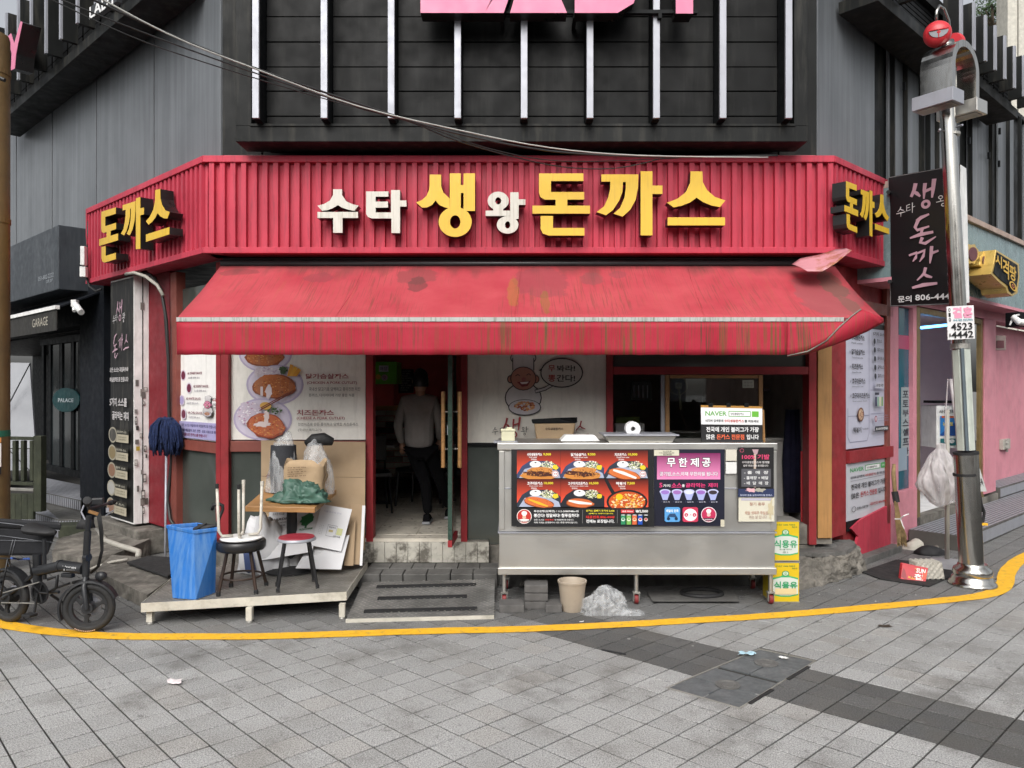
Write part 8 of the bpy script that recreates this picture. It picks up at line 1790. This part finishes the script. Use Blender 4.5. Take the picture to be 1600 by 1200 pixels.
for k in range(160):
    p0 = at(1400 + rq.uniform(-2, 2), 783, 7.7 + rq.uniform(-.02, .02)); p1 = at(1404 + rq.uniform(-4.5, 4.5), 815, 7.65 + rq.uniform(-.03, .03)); p2 = at(1409 + rq.uniform(-7, 9), 846 + rq.uniform(-8, 9), 7.6 + rq.uniform(-.05, .05)); b_.tube([p0, p1, p2], [.006, .006, .003], 3, cap=False)
b_.build('bristles', M['straw'], br)
b_ = MB(); b_.tube([at(1398, 811, 7.6), at(1406, 811, 7.55), at(1412, 806, 7.5), at(1420, 803, 7.5)], .006, 5); b_.tube([at(1407, 811, 7.55), at(1411, 822, 7.5), at(1413, 826, 7.5)], .005, 5); b_.build('white_string', M['white'], br)
b_ = MB(); mq = [gz(1345, 895), gz(1375, 906), gz(1452, 918), gz(1492, 900), gz(1480, 884), gz(1400, 876)]; b_.hexa([p + Vector((0, 0, .004)) for p in mq], [p + Vector((0, 0, .014)) for p in mq]); tag(b_.build('rubber_mat', M['mat'], None, bevel=.004), 'dark rubber mat on the pavement under the egg trays', 'mat')
eg = thing('egg_tray_stack', 'stack of grey paper egg trays standing on edge beside the red snack bag', 'egg trays', tuple(gz(1456, 906)))
for k in range(5):
    b_ = MB(); y_off = k * .018; a = gz(1430, 905) + Vector((.01, .02 + y_off, .015)); 
    def ef(u, v, y_off=y_off): 
        p0 = gz(1436, 906, .014) ; return p0 + Vector((u * .25 + .0, .02 + y_off * 1.6 + .05 * v, .0 + v * .15)) + Vector((0, -.012, .012)) * (math.sin(u * math.pi * 10) * math.cos(v * math.pi * 6))
    b_.grid(ef, 40, 20); b_.build('egg_tray', mat('paper_pulp', (.42, .4, .35), .9) if k == 0 else bpy.data.materials['paper_pulp'], eg, smooth=True, solid=.003)
P = Print(42, 30); P.rect(0, 0, 42, 30, '#b8202c'); P.poly([(3, 2), (14, 0), (10, 28), (0, 24)], '#8a1520'); P.poly([(14, 6), (26, 4), (24, 26), (12, 24)], '#e09828'); P.poly([(17, 8), (19, 8), (18, 24), (16, 24)], '#8a4a10'); P.poly([(22, 8), (24, 8), (22, 24), (20, 24)], '#8a4a10'); P.text(24, 4, 39, 13, 'SUN', '#f4e8e0', .09); P.text(22, 15, 37, 26, '칩', '#f4e8e0', .07); P.poly([(36, 12), (42, 8), (41, 22), (34, 26)], '#e05030')
q = [gz(1409, 880, .0), gz(1449, 884, .0), gz(1447, 911, .0), gz(1407, 907, .0)]
q = [at(1410, 880, q[3].y + .07), at(1450, 888, q[2].y + .07), at(1446, 911, q[2].y), at(1407, 907, q[3].y)]
sb2 = MB()
def sf2(u, v): p = bil(q, u, v); k = _nz.noise(Vector((u * 4, v * 4, 3))) * .01; return p + Vector((0, -.012 * math.sin(u * math.pi) * math.sin(v * math.pi) * 2 + k, k))
nn_ = MB(); nn_.hexa(q, [p + Vector((0, .05, 0)) for p in q]); so = tag(nn_.build('snack_bag', M['redplastic'], None, bevel=.01), 'shiny red snack bag with orange chips print leaning on the egg trays', 'snack bag'); P.build(q, 'print', so, base=.004)
crumple('stone_lump', 'rough grey lump of concrete behind the black bundle by the ribbed steps', 'stone', gz(1476, 855), .13, .09, .12, M['concrete'], 5, 3)
crumple('black_bundle', 'flat black bundle in front of the ribbed steps beside the parasol pipe', 'bundle', gz(1454, 866), .16, .09, .09, M['rubber'], 6, 3, amp=.2)
crumple('patterned_scrap', 'patterned beige scrap at the foot of the straw broom', 'scrap', gz(1430, 858), .12, .07, .10, M['decktrim'], 7, 3)
# ================================================================ overhead cables
def cable(pts, r, m, lbl, nm='overhead_cable'):
    b_ = MB(); P3 = smoothline(pts); b_.tube(P3, r, 6); tag(b_.build(nm, M[m], None, smooth=True), lbl, 'cable', 'cables crossing before the billboard')
cable([at(60, -40, 4.6), at(230, 38, 5.0), at(370, 96, 5.4), at(560, 162, 5.9), at(700, 205, 6.2), at(860, 236, 6.5), at(1020, 245, 6.7), at(1130, 244, 6.75), at(1215, 243, 6.8)], .008, 'cable', 'thickest black cable sagging across the billboard to the fascia top')
cable([at(90, -40, 4.55), at(260, 52, 4.95), at(400, 108, 5.35), at(560, 166, 5.8), at(720, 204, 6.15), at(860, 231, 6.4), at(1000, 243, 6.6), at(1200, 246, 6.78)], .0055, 'cablelight', 'pale cable running along just above the thick black one')
cable([at(30, -30, 4.7), at(150, 22, 4.9), at(330, 90, 5.4), at(520, 155, 5.9), at(640, 190, 6.1), at(720, 222, 6.3), at(860, 258, 6.6), at(960, 263, 6.7), at(1040, 246, 6.75)], .005, 'cable', 'thin black cable sagging lowest over the red fascia top trim')
cable([at(20, -30, 4.7), at(200, 55, 5.0), at(340, 104, 5.4), at(520, 158, 5.9), at(660, 196, 6.15), at(760, 231, 6.35), at(880, 252, 6.6), at(1060, 247, 6.75)], .004, 'cable', 'thinnest black cable between the sagging one and the thick one')
# ================================================================ litter on the paving
P = Print(20, 12); P.poly([(11, 5), (18, 4), (17, 9), (12, 10)], '#c8a0a4')
def litter(lbl, px, s_, col, seed, nm='paper_scrap', fl_=.25):
    from mathutils import noise
    c_ = gz(px[0], px[1]); b_ = MB()
    b_.grid(lambda u, v: c_ + Vector(((u - .5) * s_[0] + .12 * s_[0] * math.sin(v * 4 + seed), (v - .5) * s_[1] + .15 * s_[1] * math.sin(u * 5 + seed), .006 + fl_ * s_[0] * (.5 + .5 * noise.noise(Vector((u * 3, v * 3, seed)))))), 10, 8); tag(b_.build(nm, mat(nm + str(int(seed)), C(col), .7, var=.1), None, smooth=True), lbl, 'litter')
litter('crumpled white and pink tissue on the left paving', (273, 1068), (.085, .07), '#e6dcdc', 2)
litter('folded white and blue wrapper on the manhole cover', (1166, 1025), (.11, .05), '#a8c8d4', 5, 'candy_wrapper')
litter('small white scrap on the upper right corner of the manhole cover', (1224, 1030), (.05, .04), '#e0e0dc', 7)
litter('white paper scrap on the paving beside the bicycle wheel', (176, 932), (.07, .05), '#d8d8d8', 8)
litter('brown crushed leaf remains on the paving below the yellow line at right', (1384, 979), (.09, .05), '#3e342a', 9, 'crushed_leaf', .02)
litter('tiny white scrap between the line and the plastic bag', (909, 973), (.03, .02), '#e0e0e0', 10)
b_ = MB(); b_.tube([gz(940, 1015, .006), gz(958, 1018, .008), gz(978, 1022, .006)], .006, 5); tag(b_.build('twig', M['rubber'], None), 'thin black stick lying on the dark paving band', 'stick')
# ================================================================ far things top right and left
ft_ = thing('concrete_tower', 'far pale concrete tower pillars rising behind the right billboard', 'building', (34, 52, 0))
for x0, x1 in ((1573, 1588), (1590, 1604)):
    a = at(x0, 0, 52); c = at(x1, 0, 52); MB().box(((a.x + c.x) / 2, 52.5, 20), c.x - a.x, 1.2, 44).build('pillar', mat('pale_concrete', (.5, .48, .42), .8, dirt=(.3, .28, .24), damt=.5, dscale=.6, dstretch=(2, 2, .2)) if x0 == 1573 else bpy.data.materials['pale_concrete'], ft_)
rq = random.Random(31)
def tree(lbl, px, py, Y, rx, rz, n):
    c_ = at(px, py, Y); t_ = thing('hill_tree', lbl, 'tree', (c_.x, Y, 0), 'trees behind the right billboard')
    b_ = MB(); b_.tube([(c_.x, Y, 0), (c_.x + .3, Y, c_.z * .6), (c_.x, Y, c_.z + rz * .3)], [.6, .4, .08], 8)
    for k in range(6): a = rq.uniform(0, 6.28); b_.tube([(c_.x, Y, c_.z - rz * .5), (c_.x + math.cos(a) * rx * .6, Y + math.sin(a) * rx * .6, c_.z + rz * rq.uniform(-.2, .5))], [.15, .03], 5)
    b_.build('trunk', M['bark'], t_, smooth=True); f_ = MB()
    cl = [Vector((rq.gauss(0, .45) * rx, rq.gauss(0, .45) * rx, rq.gauss(0, .42) * rz)) for _ in range(26)]
    for k in range(n):
        q = rq.choice(cl) + Vector((rq.gauss(0, .16) * rx, rq.gauss(0, .16) * rx, rq.gauss(0, .14) * rz)); p = c_ + q; s_ = rq.uniform(.12, .3) * rx / 3; d1 = Vector((rq.gauss(0, 1), rq.gauss(0, 1), rq.gauss(0, 1))).normalized(); d2 = d1.orthogonal().normalized()
        f_.face([p - d1 * s_, p + d2 * s_ * .6, p + d1 * s_, p - d2 * s_ * .6])
    f_.build('crown', M['tree'], t_)
tree('feathery pale tree top against the sky at the upper right', 1550, 20, 60, 1.7, 2.2, 1500); tree('dense green tree behind the far concrete tower', 1563, 48, 62, 2.4, 2.4, 3500); tree('dark green tree right of the far concrete tower', 1612, 60, 64, 2.2, 3.0, 2500)
# ================================================================ plain blocks added behind the camera, only to be reflected in steel and glass
for k, (x, y, w_, d_, h_, col, lb_) in enumerate(((-14, -15, 13, 8, 6.4, (.36, .33, .29), 'beige two storey block added across the street on the left side for reflections'), (0.5, -18, 12, 8, 7.6, (.22, .23, .25), 'plain grey block added straight across the street for reflections'), (15, -15, 13, 8, 6.4, (.40, .26, .22), 'brick coloured block added across the street on the right side for reflections'))):
    ob = thing('added_opposite_building', lb_, 'building', (x, y, 0)); MB().box((x, y, h_ / 2), w_, d_, h_).build('wall', mat('added_building_wall' + str(k), col, .8, var=.1), ob)
    for r_ in range(int(h_ // 3)):
        for c in range(4):
            wd = MB().box((x - w_ / 2 + w_ * (c + .5) / 4, y + d_ / 2 + .02, 1.6 + r_ * 3), w_ / 4 * .62, .06, 1.7).build('window', M['darkglass'], ob)

# riser ribs of the metal steps
def riser(a, c, z0, z1, n):
    b_ = MB(); nn = Vector((-(c - a).y, (c - a).x, 0)).normalized(); nn = -nn if nn.y > 0 else nn
    for k in range(n):
        p = a.lerp(c, (k + .2) / n); q = a.lerp(c, (k + .7) / n); f = lambda v, z, o: Vector((v.x, v.y, z)) + nn * o
        b_.hexa([f(p, z0, .001), f(q, z0, .001), f(q, z0, .007), f(p, z0, .007)], [f(p, z1, .001), f(q, z1, .001), f(q, z1, .007), f(p, z1, .007)])
    o_ = b_.build('riser_ribs', M['alu'], sp_); o_['kind'] = 'stuff'
riser(t1[0], t1[1], .03, .225, 24); riser(t1[1], t1[2], .03, .225, 8); riser(t2[0], t2[1], .245, .36, 22)
# fine grit and scraps along the kerb
b_ = MB(); rq = random.Random(77)
for k in range(420):
    x = rq.uniform(-3.4, 3.6); y = rq.choice((rq.gauss(6.75, .12), rq.uniform(5.4, 6.9), rq.uniform(3.8, 6.9))); s_ = rq.uniform(.002, .007) * (1.4 if y > 6.4 else .8)
    a = rq.uniform(0, 3.14); p = Vector((x, y, .0025)); q = [p + Vector((s_ * math.cos(a + t), s_ * math.sin(a + t), 0)) for t in (0, 2.1, 4.2)]; ap_ = p + Vector((0, 0, s_ * rq.uniform(.3, .9)))
    c = rq.choice(((.03, .028, .025), (.05, .04, .03), (.5, .5, .47), (.22, .2, .16)))
    for i in range(3): b_.face([q[i], q[(i + 1) % 3], ap_], 0, c)
o_ = tag(b_.build('street_grit', M['print_old'], None), 'scattered grit and tiny scraps on the paving along the kerb', 'grit'); o_['kind'] = 'stuff'
# worn, chipped stone: fine relief on the crumbling pieces
tx = bpy.data.textures.new('chips', 'CLOUDS'); tx.noise_scale = .09; tx.noise_depth = 4
def chip(o, lv, st):
    for md in list(o.modifiers): o.modifiers.remove(md)
    s_ = o.modifiers.new('sub', 'SUBSURF'); s_.subdivision_type = 'SIMPLE'; s_.levels = s_.render_levels = lv
    d = o.modifiers.new('chips', 'DISPLACE'); d.texture = tx; d.texture_coords = 'GLOBAL'; d.strength = st; d.mid_level = .5
for o in bpy.data.objects:
    n_ = o.name.split('.')[0]
    if n_ == 'step_block': chip(o, 6, .09)
    elif n_ == 'step_slab': chip(o, 6, .03)
    elif n_ in ('rubble',): chip(o, 4, .05)
    elif n_ == 'ramp_slab': chip(o, 6, .022)
